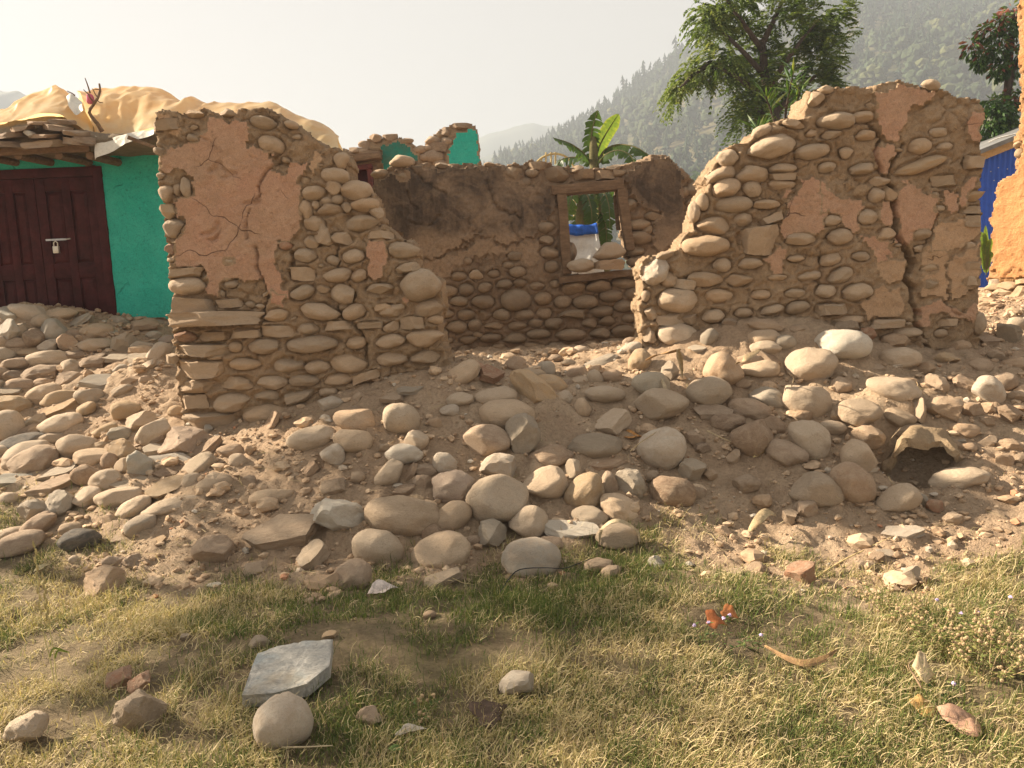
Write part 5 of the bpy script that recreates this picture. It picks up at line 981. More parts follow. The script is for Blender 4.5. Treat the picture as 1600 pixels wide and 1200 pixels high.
# earth roof with slates along its eave
EY = HY - .62
prof = [(-260, 214), (0, 196), (20, 192), (45, 184), (70, 181), (95, 184), (120, 192), (140, 204), (155, 212), (200, 214), (250, 214), (300, 215), (480, 215)]
ez = at(60, 232, EY)[2]
xs = np.linspace(at(-260, 230, EY)[0], at(470, 230, EY)[0], 150); tp = np.array([at(a_, b_, EY + .25) for a_, b_ in prof]); topz = np.interp(xs, tp[:, 0], tp[:, 2])
rows = []; bz = ez + .02 * noise(np.stack([xs * 3, xs * 0], -1), 3)
for (yy, zz) in ((HY + .5, bz * 0 + ez), (EY + .05, bz), (EY, bz + .02), (EY - .03, bz + .05), (EY, bz + .10), (EY + .08, bz * .55 + .08 + topz * .45), (EY + .22, topz), (EY + .6, topz + .05), (HY + 1.6, topz * 0 + topz.mean())):
    P = np.stack([xs, np.full_like(xs, yy), zz], 1); rows.append(P + .035 * np.stack([fbm(P * 5, 4, q) for q in (1, 2, 3)], 1) * (yy < HY + .4))
n_ = len(xs); V = np.concatenate(rows) - orgT; q = np.concatenate([np.arange(n_ - 1) + r_ * n_ for r_ in range(len(rows) - 1)])
RO = link('roof', mesh('roof', V, np.stack([q, q + 1, q + 1 + n_, q + n_], 1), M_ROOFMUD, True), TH)
rs = np.random.default_rng(15)
for (px, py, w, h, rot) in ((15, 225, 60, 10, 2), (70, 226, 66, 11, -2), (125, 222, 48, 12, 8), (20, 212, 46, 9, -4), (75, 213, 52, 9, 4), (118, 208, 44, 9, 10), (35, 202, 36, 8, -10), (90, 200, 46, 9, 8), (60, 193, 30, 7, 0), (-15, 218, 40, 10, 0), (135, 218, 32, 10, 12), (100, 190, 24, 7, 10), (-40, 226, 50, 10, 0)):
    C = at(px, py, EY - .03); kk = float((C - CAM) @ _f) / F
    o = link('slate', stone_data('s', int(rs.integers(0, 99)), 3, 'b'), RO, C - orgT, None, (w * kk / 2, .17, h * kk / 2)); o.rotation_euler = (R(10), R(rot), rs.uniform(-.3, .3))
C = at(47, 210, EY - .1); o = link('pale_stone', stone_data('a', 3, 3, 'w'), RO, C - orgT, (0, .2, 0), (.055, .05, .035)); 
for i, px in enumerate((-30, 28, 92, 140)):
    b_ = MB(); p0 = at(px, 243, EY + .06) - orgT; b_.tube([p0, p0 + np.array((.02, .75, .02))], .042, 8); b_.build('rafter', M_WOOD, TH, smooth=True, sharp=40)
b_ = beam('eave_board', (-60, 241), (140, 231), .07, .035, EY + .03, TH, jit=.004)
b_ = beam('eave_board', (118, 226), (246, 222), .06, .05, EY + .2, TH, jit=.004)
b_ = beam('plank', (203, 216), (246, 232), .035, .10, EY - .12, TH, M_WOOD)

# plastic sheets over the roof
def tarp_mat():
    t = NT('plastic_sheet'); co = t.coord(); n = t.noise(co, 2.2, 6, .65, 1.2); n2 = t.noise(co, 9, 6, .7, .8)
    c = t.mix(t.ramp(n, [(.35, 0.), (.65, 1.)]), (.84, .62, .33), (.90, .76, .50)); t.color(c); t.bump(n2, .15, .02)
    t.p.inputs['Roughness'].default_value = .38; t.p.inputs['Specular IOR Level'].default_value = .35
    t.translucent(.55, t.mix(1.0, c, (1.15, 1.05, .85), 'MULTIPLY')); return t.m
M_TARP = tarp_mat()
M_SHEET = plain('thin_white_plastic', (.66, .62, .52), rough=.4, var=.1, scale=4, bump=.4)
def tarp(name, ridge, hem, Yr, Yh, lab, mat, seed, bulge=.25, back=1.2, drop=.55, amp=1.0):
    rp = curve([at(px, py, Yr) for px, py in ridge], 150); hp = curve([at(px, py, Yh) for px, py in hem], 150); K = 46; V = []
    for k in range(K + 1):
        f = k / K; X = hp * (1 - f) + rp * f; X = X + np.array([0, 0, 1]) * (bulge * math.sin(math.pi * f) * .5)[..., None] if hasattr(bulge, 'shape') else X + np.array([0, 0, bulge * math.sin(math.pi * f) * .5]); V.append(X)
    for k in range(1, 8): V.append(rp + np.array([0, back * k / 7, -drop * (k / 7) ** 1.5]))
    V = np.array(V); a_ = np.concatenate([np.linspace(.35, 1, K + 1) * np.minimum(1, 4 - 3.6 * np.linspace(0, 1, K + 1)), np.full(7, .5)])[:, None, None]
    rd = lambda s_: 1 - np.abs(fbm(V * np.array([2.3, 1.2, 2.6]) * s_ + seed, 3, seed))
    rf = 1 - np.abs(fbm(np.stack([V[..., 0] * 5 + V[..., 2] * 1.6, V[..., 1] * 1.2, V[..., 2] * 1.3 - V[..., 0] * .6], -1) + seed, 2, seed + 6))
    rg = 1 - np.abs(fbm(np.stack([V[..., 0] * 6 - V[..., 2] * 5, V[..., 1] * 3, V[..., 2] * 6 + V[..., 0] * 4], -1) + seed, 2, seed + 9))
    V = V + a_ * amp * np.stack([.04 * fbm(V * 2 + seed, 2, seed + 1), -.12 * (rd(.55) - .8) - .09 * (rf - .8) - .02 * (rg - .8), .10 * (rd(.6) - .8) + .06 * (rf - .8) + .015 * (rg - .8) + .008 * noise(V * 9, seed + 3)], -1)
    n = V.shape[1]; q = np.concatenate([np.arange(n - 1) + r_ * n for r_ in range(V.shape[0] - 1)]); cc = V.reshape(-1, 3).mean(0)
    me = mesh(name, V.reshape(-1, 3) - cc, np.stack([q, q + 1, q + 1 + n, q + n], 1), mat, True); o = link(name, me, None, cc)
    return tag(o, lab, 'tarp', 'plastic sheets over the roof')
tarp('plastic_sheet', [(120, 152), (140, 144), (165, 137), (190, 134), (215, 135), (240, 136), (262, 142), (280, 154), (292, 156), (310, 155), (330, 163), (345, 163), (375, 160), (400, 160), (425, 163), (450, 174), (480, 189), (505, 198), (522, 210), (530, 222)],
     [(132, 172), (146, 196), (150, 212), (165, 218), (190, 216), (215, 206), (244, 200), (270, 210), (310, 214), (360, 214), (420, 214), (470, 220), (505, 232), (528, 240)], 9.3, 8.15, 'large billowing cream plastic sheet glowing in the sun over the roof ridge', M_TARP, 5)
tarp('plastic_sheet', [(-40, 185), (0, 178), (12, 170), (40, 151), (62, 141), (83, 133), (95, 138), (108, 147), (122, 155), (136, 170)], [(-40, 200), (0, 190), (25, 186), (60, 179), (90, 180), (108, 190), (120, 196), (134, 206), (142, 210), (148, 216)], 8.9, 8.05, 'peaked cream plastic sheet at the left end of the roof', M_TARP, 9, .12)
tarp('plastic_flap', [(148, 212), (165, 218), (190, 212), (215, 205), (240, 202)], [(149, 250), (153, 246), (175, 238), (202, 222), (240, 210)], 8.0, 7.9, 'thin whitish plastic flap hanging from the eave over the turquoise wall', M_SHEET, 13, .03, .08, .02, .5)
tarp('plastic_flap', [(104, 150), (110, 146), (118, 150), (128, 158)], [(108, 166), (112, 172), (120, 180), (130, 172)], 8.3, 7.98, 'thin white torn plastic flap beside the dry branch', M_SHEET, 17, .02, .02, .01, .4)

# dry thorny branch with a pink rag
br = thing('dry_branch', 'dry thorny branch sticking up through the plastic sheets', 'branch', at(150, 200, 7.9)); ob = np.array(br.location)
def twig(name, pts, r0, r1, parent=br, n=14):
    c_ = curve([at(px, py, Y) for px, py, Y in pts], n); c_ = c_ + .006 * np.stack([noise(c_ * 25, q) for q in (1, 2, 3)], 1); return MB().tube(c_ - ob, np.linspace(r0, r1, n), 6).build(name, M_WOOD, parent, smooth=True)
twig('stem', [(160, 206, 7.95), (150, 190, 7.9), (139, 175, 7.88), (148, 160, 7.86), (156, 145, 7.86), (155, 131, 7.86)], .022, .009)
twig('twig', [(147, 161, 7.86), (139, 148, 7.83), (131, 140, 7.8)], .008, .004); twig('twig', [(141, 146, 7.85), (137, 132, 7.84), (133, 122, 7.82)], .008, .004); twig('twig', [(152, 152, 7.86), (147, 142, 7.84), (144, 138, 7.83)], .006, .003)
twig('twig', [(150, 155, 7.86), (156, 159, 7.84), (161, 161, 7.83)], .006, .003); twig('twig', [(156, 140, 7.86), (150, 139, 7.85), (146, 140, 7.84)], .006, .003); twig('twig', [(117, 149, 7.84), (111, 145, 7.84), (105, 142, 7.84)], .008, .004)
v = ICO[3][0] * np.array([.038, .03, .055]); v = v * (1 + .5 * fbm(v * 30, 3, 4))[:, None]; C = at(141, 155, 7.89)
tag(link('rag', mesh('rag', v, ICO[3][1], plain('pink_cloth', (.62, .16, .24), var=.35, scale=20, bump=.5), True), None, C), 'crumpled pink rag caught in the dry branch', 'rag')

# ------------------------------------------------------------------ the ruined turquoise house behind
RB = thing('ruined_house', 'roofless turquoise ruin with a broken tower of wall, behind the left wall', 'house', at(640, 330, 12.6)); 
rb_out = [(500, 236), (545, 236), (560, 228), (580, 214), (600, 214), (625, 218), (645, 226), (660, 240), (668, 224), (680, 210), (690, 202), (704, 197), (722, 196), (744, 199), (749, 258), (752, 380), (500, 380)]
rb_st = [(677, 243, 34, 20), (682, 231, 36, 15, 0, 's'), (676, 219, 24, 13), (698, 221, 19, 17), (688, 255, 24, 12), (655, 234, 22, 14), (636, 220, 20, 9), (587, 216, 20, 13, 0, 'a'), (609, 214, 24, 10, 0, 's'), (696, 205, 16, 13, 10, 'a'), (720, 198, 34, 8, 0, 's'), (664, 246, 16, 12), (570, 226, 20, 12, 0, 'a'), (560, 236, 30, 10, 0, 's'), (575, 240, 40, 10, 0, 's'), (668, 232, 14, 10), (548, 240, 24, 9, 0, 's')]
build_wall(RB, at(640, 300, 12.5), (0, -1, 0), rb_out, [[(545, 262), (580, 262), (582, 330), (545, 330)]], .45, .026, [([(715, 206), (744, 201), (750, 260), (752, 300), (696, 300), (695, 258), (702, 224)], M_TURQ, .03), ([(590, 220), (600, 225), (623, 221), (642, 227), (658, 240), (660, 256), (640, 268), (600, 272), (592, 262), (595, 243)], M_TURQ_DIRTY, .03), ([(584, 270), (600, 272), (600, 300), (584, 300)], M_TURQ_DIRTY, .02)],
           (), rb_st, seed=14, back=False, stone_tone='b', stone_sub=3, ragged=.03, part_names=('wall', 'turquoise_face', 'stone'))
beam('lintel', (530, 252), (596, 243), .10, .3, 12.42, RB); beam('dark_interior_panel', (545, 290), (582, 288), .75, .05, 12.7, RB, M_MAROON); beam('window_frame', (544, 264), (582, 259), .07, .1, 12.4, RB, M_MAROON_D); beam('window_frame', (577, 262), (582, 300), .08, .1, 12.42, RB, M_MAROON_D)  # added dark panel stands in for the unlit interior behind the window

# ------------------------------------------------------------------ orange wall and blue shed at the right
OW = thing('ruined_wall', 'sunlit orange mud wall at the right edge of the picture, broken down to half height', 'wall', at(1590, 460, 8.2))
ow_out = [(1592, -80), (1590, 40), (1594, 100), (1592, 160), (1594, 205), (1584, 215), (1588, 245), (1590, 268), (1566, 276), (1557, 290), (1552, 330), (1548, 368), (1546, 400), (1546, 440), (1538, 470), (1538, 520), (1720, 560), (1720, -80)]
build_wall(OW, at(1570, 400, 8.3), (-.88, -.475, 0), ow_out, (), .45, .016, [([(1580, -100), (1600, 60), (1597, 150), (1600, 215), (1592, 265), (1566, 278), (1556, 300), (1550, 368), (1547, 425), (1580, 430), (1725, 470), (1725, -100)], M_ORANGE_PLASTER, .03)],
           [([(1570, 432), (1578, 422), (1592, 418), (1600, 425)], .012, .03)], [(1592, 240, 14, 16, 0, 'c', 'o'), (1552, 448, 26, 12, 0, 'c', 'o'), (1575, 446, 30, 13, 0, 'a', 'o'), (1600, 452, 26, 14, 0, 'c', 'o'), (1556, 440, 22, 10, 0, 's', 'p'), (1590, 226, 12, 10, 0, 'a', 'o'), (1550, 405, 14, 10, 0, 'a', 'o'), (1598, 440, 24, 10, 0, 'a', 'o')], mortar=mud_mat('orange_mortar', (.43, .25, .12), (.38, .22, .11), (.50, .30, .15)), seed=17, stone_sub=3, stone_tone='o', ragged=.02, back=False)
BS = thing('blue_shed', 'shed clad in blue corrugated sheet with a sloping grey roof, behind the right wall', 'shed', at(1560, 440, 13.4)); ob = np.array(BS.location)
M_BLUE = plain('blue_sheet', (.018, .085, .46), rough=.45, var=.15, scale=1.5, bump=.03, spec=.4); M_ROOFS = plain('grey_roof_sheet', (.16, .16, .155), rough=.55, var=.2, scale=2, bump=.05)
SY = 13.4; xa, xb = at(1512, 300, SY)[0], at(1760, 300, SY)[0]; zb = at(1560, 470, SY)[2]; xs = np.linspace(xa, xb, 260); e0, e1 = at(1530, 251, SY), at(1592, 226, SY); zt = e0[2] + (xs - e0[0]) * (e1[2] - e0[2]) / (e1[0] - e0[0]); ph = (xs - xa) / .09
yc = SY + .012 * np.clip(np.sin(ph * 2 * math.pi) * 1.6, -1, 1)
rows = [np.stack([xs, yc, zb + 0 * xs], 1), np.stack([xs, yc, zt], 1)]; n_ = len(xs); V = np.concatenate(rows); V = np.concatenate([V, V + np.array([0, .02, 0])]) - ob; i_ = np.arange(n_ - 1); q = np.concatenate([np.stack([i_, i_ + 1, i_ + 1 + n_, i_ + n_], 1), np.stack([i_ + 1, i_, i_ + n_, i_ + 1 + n_], 1) + 2 * n_])
link('wall_sheet', mesh('wall_sheet', V, q, M_BLUE, True, sharp=60), BS)
mb = MB()
for px, py in ((1536, 260), (1548, 268), (1560, 262), (1574, 264), (1553, 282), (1585, 290)): mb.box(at(px, py, SY - .014) - ob, (.016, .012, .016))
mb.build('screw', M_STEEL, BS)
d_ = (e1 - e0) / np.linalg.norm(e1 - e0); a0, a1 = e0 - d_ * .12, e0 + d_ * 3.2
def slab3(name, a0, a1, up0, up1, y0, y1, mat):
    mb = MB(); V = []
    for P in (a0, a1):
        for (u, y) in ((up0, y0), (up1, y0), (up1, y1), (up0, y1)): V.append(np.array([P[0], y, P[2] + u]) - ob)
    mb.add(V, [[0, 1, 2, 3], [7, 6, 5, 4], [0, 4, 5, 1], [1, 5, 6, 2], [2, 6, 7, 3], [3, 7, 4, 0]]); return mb.build(name, mat, BS, bevel=.006)
slab3('fascia', a0, a1, -.01, .12, SY - .10, SY - .05, M_PALEWOOD); slab3('roof', a0 - d_ * .08, a1, .123, .20, SY - .28, SY + 3, M_ROOFS); slab3('side_wall', np.array([xa, 0, zb]), np.array([xa + .02, 0, zb]), 0, e0[2] - zb - .25, SY + .03, SY + 3, M_BLUE)
wire = curve([at(1545, 222, SY - .3), at(1560, 216, SY - .4), at(1588, 209, SY - .5)], 14); tag(MB().tube(wire, .012, 5).build('wire', plain('pale_wire', (.5, .5, .48)), None), 'pale wire stretched over the roof of the blue shed', 'wire')

# white sheet with a blue hem, seen through the window
WY = 11.2; top = curve([at(px, py, WY) for px, py in ((883, 353), (900, 354), (916, 353), (932, 351))], 24); bot = curve([at(px, py, WY - .35) for px, py in ((880, 430), (900, 434), (920, 434), (945, 430))], 24); V = []
for k in range(22):
    f = k / 21; X = top * (1 - f) + bot * f; V.append(X + np.stack([0 * X[:, 0], -.03 * noise(X * 6, 3) - .035 * np.abs(((X[:, 0] - X[0, 0]) / (X[-1, 0] - X[0, 0]) - .1 - .8 * f)) - .03 * noise(X * np.array([16, 1, 5]), 8), 0 * X[:, 0]], 1) * min(1, f * 3))
V = np.array(V); Vb = V + np.array([0, .05, -.01]); allV = np.concatenate([V.reshape(-1, 3), Vb.reshape(-1, 3)]); n_ = 24; q = np.concatenate([np.arange(n_ - 1) + r_ * n_ for r_ in range(21)]); Q = np.stack([q, q + 1, q + 1 + n_, q + n_], 1); N2 = 22 * n_
rim = [[j + 1, j, N2 + j, N2 + j + 1] for j in range(n_ - 1)] + [[r_ * n_, (r_ + 1) * n_, N2 + (r_ + 1) * n_, N2 + r_ * n_] for r_ in range(21)] + [[(r_ + 1) * n_ - 1, N2 + (r_ + 1) * n_ - 1, N2 + (r_ + 2) * n_ - 1, (r_ + 2) * n_ - 1] for r_ in range(21)]
cc = allV.mean(0); ws = tag(link('sheet', mesh('sheet', allV - cc, [Q, Q[:, ::-1] + N2, np.array(rim)], plain('white_sheet', (.62, .62, .58), rough=.6, var=.06, scale=3), True), None, cc), 'white sheet with a blue hem hanging behind the window opening', 'sheet')
hv_ = V[:5] + np.array([0, -.02, .012]); hv_ = hv_ + .012 * np.stack([noise(hv_ * 14, q) for q in (1, 2, 3)], -1); hq = np.concatenate([np.arange(n_ - 1) + r_ * n_ for r_ in range(4)])
hm_ = link('blue_hem', mesh('blue_hem', hv_.reshape(-1, 3) - cc, np.stack([hq, hq + 1, hq + 1 + n_, hq + n_], 1), plain('blue_cloth', (.02, .11, .50), rough=.7, var=.3, scale=9, bump=.6), True), ws); sl_ = hm_.modifiers.new('thickness', 'SOLIDIFY'); sl_.thickness = .02
# thin arch of a gate beyond the back wall
ga = thing('gate_arch', 'thin yellowish metal arch just showing beyond the back wall', 'arch', at(865, 262, 30)); ob = np.array(ga.location); M_YEL = plain('yellowed_paint', (.40, .30, .12), var=.2)
ac = curve([at(px, py, 30) for px, py in ((832, 262), (846, 247), (866, 240), (886, 246), (898, 262))], 24); MB().tube(ac - ob, .04, 6).build('arch_bar', M_YEL, ga, smooth=True)
for px in (846, 853, 861, 868): MB().tube(np.array([at(px, 258, 30), at(px, 238 if px > 850 else 246, 30)]) - ob, .035, 5).build('upright', M_YEL, ga)
for px in (832, 898): MB().tube(np.array([at(px, 262, 30), at(px, 340, 30)]) - ob, .06, 6).build('post', M_YEL, ga)
# ------------------------------------------------------------------ trees and plants
LEAFV = np.array([(0, 0, 0), (.5, .28, .0), (1, 0, -.06), (.5, -.28, .0), (.5, 0, .05)])
def leaves(P, Dirs, L, Wd, tone, roll, bend=.0, seed=0):
    """Many leaves: base points P, directions Dirs, lengths, widths, roll about the axis; 4 triangles each, folded along the midrib."""
    n = len(P); D = Dirs / np.linalg.norm(Dirs, axis=1)[:, None]; up = np.tile([0, 0, 1.0], (n, 1)); S_ = np.cross(D, up); S_ /= np.linalg.norm(S_, axis=1)[:, None] + 1e-6; N = np.cross(S_, D)
    cr, sr = np.cos(roll)[:, None], np.sin(roll)[:, None]; S2 = S_ * cr + N * sr; N2 = -S_ * sr + N * cr
    T = LEAFV; V = P[:, None] + D[:, None] * (T[:, 0] * 1)[None, :, None] * L[:, None, None] + S2[:, None] * T[:, 1][None, :, None] * 2 * Wd[:, None, None] + N2[:, None] * (T[:, 2][None, :, None] * L[:, None, None])
    V[:, 2] -= np.array([0, 0, 1]) * (bend * L)[:, None] if np.ndim(bend) else 0
    f = np.array([[0, 4, 1], [1, 4, 2], [0, 3, 4], [3, 2, 4]]); return V.reshape(-1, 3), (f[None] + (np.arange(n) * 5)[:, None, None]).reshape(-1, 3), np.repeat(tone, 5)
GREEN = [(0., (.03, .055, .014)), (.35, (.06, .10, .022)), (.65, (.105, .15, .03)), (.85, (.16, .20, .045)), (1., (.20, .22, .06))]
M_LEAF = tone_mat('feathery_leaves', GREEN, .35, .6, .25, 1.5)
M_GLOSSY = tone_mat('glossy_leaves', [(0., (.018, .045, .012)), (.5, (.045, .10, .02)), (.85, (.12, .18, .04)), (1., (.22, .25, .07))], .3, .35, .4, 1.5)
M_RED = tone_mat('red_young_leaves', [(0., (.10, .03, .025)), (.6, (.20, .06, .04)), (1., (.28, .13, .06))], .3, .5, .3, 1.3)
M_BARK = mud_mat('bark', (.085, .062, .045), (.055, .042, .032), (.13, .10, .075), bump=.8)
def limb(name, pts, r0, r1, parent, n=16, seg=8):
    c_ = curve(pts, n); c_ = c_ + .02 * r0 * 10 * np.stack([noise(c_ * 2.2, q) for q in (1, 2, 3)], 1); return MB().tube(c_ - np.array(parent.location), np.linspace(r0, r1, n), seg).build(name, M_BARK, parent, smooth=True)
# feathery tree behind the right wall
TY = 17.0; r = np.random.default_rng(3)
FT_ = thing('feathery_tree', 'tall dark green tree with drooping feathery leaves behind the right wall', 'tree', at(1215, 420, TY)); oF = np.array(FT_.location)
base = at(1216, 420, TY); fork = at(1212, 190, TY)
limb('trunk', [base, at(1218, 300, TY), fork, at(1196, 120, TY), at(1190, 60, TY)], .20, .06, FT_)
BR = [((1196, 120), (1150, 70), (1120, 40)), ((1205, 160), (1150, 120), (1108, 100)), ((1200, 140), (1240, 80), (1280, 30)), ((1208, 180), (1260, 130), (1290, 110)), ((1190, 70), (1215, 20), (1230, -30)), ((1209, 185), (1180, 170), (1160, 178)), ((1110, 98), (1085, 115), (1062, 138)), ((1192, 80), (1150, 20), (1130, -10))]
for b_ in BR: limb('limb', [at(px, py, TY + r.uniform(-.6, .6) * (i > 0)) for i, (px, py) in enumerate(b_)], .07, .018, FT_, 10, 6)
CL = [(1200, 55, 62), (1255, 35, 50), (1238, 95, 58), (1150, 30, 44), (1285, 22, 30), (1122, 92, 34), (1150, 80, 38), (1090, 118, 24), (1075, 135, 18), (1060, 148, 12), (1158, 172, 26), (1185, 160, 34), (1282, 85, 34), (1190, 110, 44), (1270, 130, 30), (1110, 50, 22), (1130, 120, 26), (1215, -20, 70), (1270, -15, 45), (1120, 15, 20), (1296, 55, 22), (1170, 190, 26), (1225, 160, 40), (1100, 20, 14), (1290, 132, 16), (1150, -20, 40)]
P, D, L, Wd, T, RL = [], [], [], [], [], []
m_px = TY / F
for (cx, cy, rad) in CL:
    for _ in range(int(14 + rad * 2.0)):
        while True:
            q = r.uniform(-1, 1, 3)
            if q @ q < 1 and noise((at(cx, cy, TY) + q * rad * TY / F)[None] * 1.9, 5)[0] > -.02: break
        C = at(cx, cy, TY) + q * rad * m_px * np.array([1, 1.1, .85]); out = q * np.array([1, 1, .6]); out[2] += .25; out = out / (np.linalg.norm(out) + .01); fl = r.uniform(.22, .42); droop = r.uniform(.1, .5) + .6 * (cx < 1140 or cy > 150); tn = np.clip(.56 + .20 * q[2] + r.normal(0, .14) + (.12 if cx < 1130 else 0), 0, 1)
        side = np.cross(out, [0, 0, 1]); side /= np.linalg.norm(side) + 1e-6
        for k in range(9):
            f = (k + 1) / 9; B = C + out * fl * f + np.array([0, 0, -droop * fl * f * f])
            for sg in (-1, 1):
                P.append(B); D.append(side * sg * .8 + out * .6 + np.array([0, 0, -.15 - .25 * f - .5 * (cx < 1140)])); L.append(r.uniform(.065, .11)); Wd.append(r.uniform(.026, .040)); T.append(np.clip(tn + r.normal(0, .06), 0, 1)); RL.append(r.normal(0, .8))
v_, f_, t_ = leaves(np.array(P), np.array(D), np.array(L), np.array(Wd), np.array(T), np.array(RL)); cr = link('crown', mesh('crown', v_ - oF, f_, M_LEAF, False, {'tone': t_}), FT_)
# broad-leaved sapling just behind the right wall
SP_ = thing('sapling', 'young sapling with long upright glossy leaves above the right wall', 'sapling', at(1225, 330, 9.4)); oS = np.array(SP_.location)
stems = [[(1225, 330), (1226, 200), (1232, 150), (1240, 112)], [(1226, 220), (1210, 190), (1203, 168), (1196, 150)], [(1228, 190), (1245, 160), (1250, 140)], [(1222, 240), (1190, 215), (1182, 200)]]
P, D, L, Wd, T, RL = [], [], [], [], [], []
for st in stems:
    c_ = curve([at(px, py, 9.4 + r.uniform(-.1, .1)) for px, py in st], 20); MB().tube(c_ - oS, np.linspace(.02, .007, 20), 6).build('stem', M_BARK, SP_, smooth=True)
    for k in range(9, 20):
        for _ in range(2): an = r.uniform(0, 6.28); P.append(c_[k]); D.append([math.cos(an) * .8, math.sin(an) * .8, r.uniform(.2, 1.3)]); L.append(r.uniform(.18, .30)); Wd.append(r.uniform(.026, .038)); T.append(np.clip(r.normal(.66, .2), 0, 1)); RL.append(r.normal(0, .3))
v_, f_, t_ = leaves(np.array(P), np.array(D), np.array(L), np.array(Wd), np.array(T), np.array(RL)); link('leaves', mesh('leaves', v_ - oS, f_, M_GLOSSY, False, {'tone': t_}), SP_)
# tree with red young leaves at the right edge, and a bush below it
def leafy(name, lab, cat, Y, trunk, clusters, red, seed, lw=(.10, .16), dens=1.0, foot=None):
    r = np.random.default_rng(seed); th = thing(name, lab, cat, at(*trunk[0], Y)); o_ = np.array(th.location)
    limb('trunk', [at(px, py, Y) for px, py in trunk], .12 if cat == 'tree' else .04, .03, th, 14, 8); G, Rd = [[] for _ in range(6)], [[] for _ in range(6)]
    for (cx, cy, rad, rf) in clusters:
        if rad > 14: limb('limb', [at(trunk[len(trunk) // 2][0], trunk[len(trunk) // 2][1], Y), at((cx + trunk[-1][0]) / 2, cy + 14, Y), at(cx, cy, Y)], .035, .01, th, 8, 5)
        for _ in range(int(rad * 9 * dens)):
            q = r.normal(0, 1, 3); q /= np.linalg.norm(q); q *= r.uniform(.3, 1) ** .5; C = at(cx, cy, Y) + q * rad * Y / F; A = Rd if r.random() < rf * (q[2] > -.3) else G
            A[0].append(C); A[1].append(q + np.array([0, 0, -.75])); A[2].append(r.uniform(*lw)); A[3].append(r.uniform(.038, .060)); A[4].append(np.clip(.42 + .25 * q[2] + r.normal(0, .16), 0, 1)); A[5].append(r.normal(0, 1.0))
    for A, m, nm in ((G, M_GLOSSY, 'crown'), (Rd, M_RED, 'young_leaves')):
        if A[0]: v_, f_, t_ = leaves(*[np.array(x) for x in (A[0], A[1], A[2], A[3], A[4], A[5])]); link(nm, mesh(nm, v_ - o_, f_, m, False, {'tone': t_}), th)
leafy('leafy_tree', 'tree with dark leaves and red young shoots at the right edge', 'tree', 15.5, [(1576, 420), (1578, 230), (1574, 160), (1578, 90), (1584, 20)],
      [(1562, 45, 20, .2), (1540, 52, 13, .5), (1518, 75, 12, .5), (1535, 86, 13, .1), (1556, 76, 18, .1), (1585, 40, 18, .4), (1580, 100, 20, .15), (1560, 110, 14, .2), (1588, 150, 18, .3), (1572, 160, 16, .35), (1566, 190, 10, .1), (1594, 80, 22, .2), (1580, 22, 14, .6), (1530, 100, 8, 0)], True, 5)
leafy('bush', 'bright leafy bush between the right wall and the blue shed', 'bush', 15.0, [(1556, 420), (1556, 260), (1556, 200)], [(1556, 175, 22, 0), (1545, 200, 18, 0), (1566, 205, 20, 0), (1555, 225, 18, 0), (1548, 165, 12, 0), (1572, 180, 12, 0)], False, 6, (.09, .14), 1.2)
leafy('broadleaf_tree', 'small round grey-green tree standing far off above the gap in the back wall', 'tree', 120, [(1094, 340), (1094, 290), (1094, 280)], [(1094, 276, 10, 0), (1088, 280, 8, 0), (1101, 281, 8, 0)], False, 8, (.8, 1.2), 4)
# banana plants
M_BAN = tone_mat('banana_leaf', [(0., (.03, .055, .015)), (.45, (.055, .10, .022)), (.8, (.14, .20, .04)), (1., (.36, .36, .05))], .45, .4, .35, 1.5); M_BSTEM = mud_mat('banana_stem', (.16, .15, .06), (.11, .10, .05), (.22, .19, .09))
def blade_leaf(parent, pts, width, tone, torn, seed, face=(0, -1, .35), name='leaf', Y=None):
    r = np.random.default_rng(seed); n = 34; c_ = curve(pts, n); T = np.gradient(c_, axis=0); T /= np.linalg.norm(T, axis=1)[:, None]; S_ = np.cross(T, np.array(face, float)); S_ /= np.linalg.norm(S_, axis=1)[:, None]; N = np.cross(S_, T); f = np.linspace(0, 1, n)
    w = width * np.minimum(1, (f / .12)) * np.clip((1 - f) / .22, 0, 1) ** .55; V, q, ton = [], [], []; k = 0; o_ = np.array(parent.location)
    for sg in (-1, 1):
        i = 2
        while i < n - 1:
            ln = int(r.integers(2, 5)) if torn else n - 3; j = min(i + ln, n - 1); sag = r.uniform(.05, .45) * torn + .12; sk = r.uniform(.0, .25) * torn
            for a_ in range(i, j + 1):
                ww = w[a_] * (r.uniform(.75, 1.05) if torn else 1) * (1 - (.25 * torn if a_ == j else 0))
                for h in (0, .5, 1): V.append(c_[a_] + sg * S_[a_] * ww * h - N[a_] * ww * sag * h * h * .8 + T[a_] * ww * sk * h + np.array([0, 0, -ww * sag * h * h])); ton.append(np.clip(tone + .1 * (h > .8) + r.normal(0, .05), 0, 1))
            m = j - i
            for a_ in range(m):
                for h in range(2): b = k + a_ * 3 + h; q.append([b, b + 1, b + 4, b + 3])
            k += (m + 1) * 3; i = j + (0 if not torn else (1 if r.random() < .25 else 0)); 
            if j >= n - 1: break
    lf = link(name, mesh(name, np.array(V) - o_, np.array(q), M_BAN, True, {'tone': np.array(ton)}), parent); MB().tube(c_ - o_, np.linspace(.022, .004, n) * width / .16, 5).build('midrib', M_BSTEM, lf, smooth=True); return lf
BY = 13.0
BN = thing('banana_plant', 'banana plant with torn leaves rising behind the back wall', 'banana plant', at(928, 430, BY)); bpx = lambda L_: [at(px, py, BY + dy) for px, py, dy in L_]
limb('stem', [at(930, 430, BY), at(930, 330, BY), at(928, 245, BY), at(927, 215, BY)], .13, .05, BN); BN.children[-1].data.materials[0] = M_BSTEM
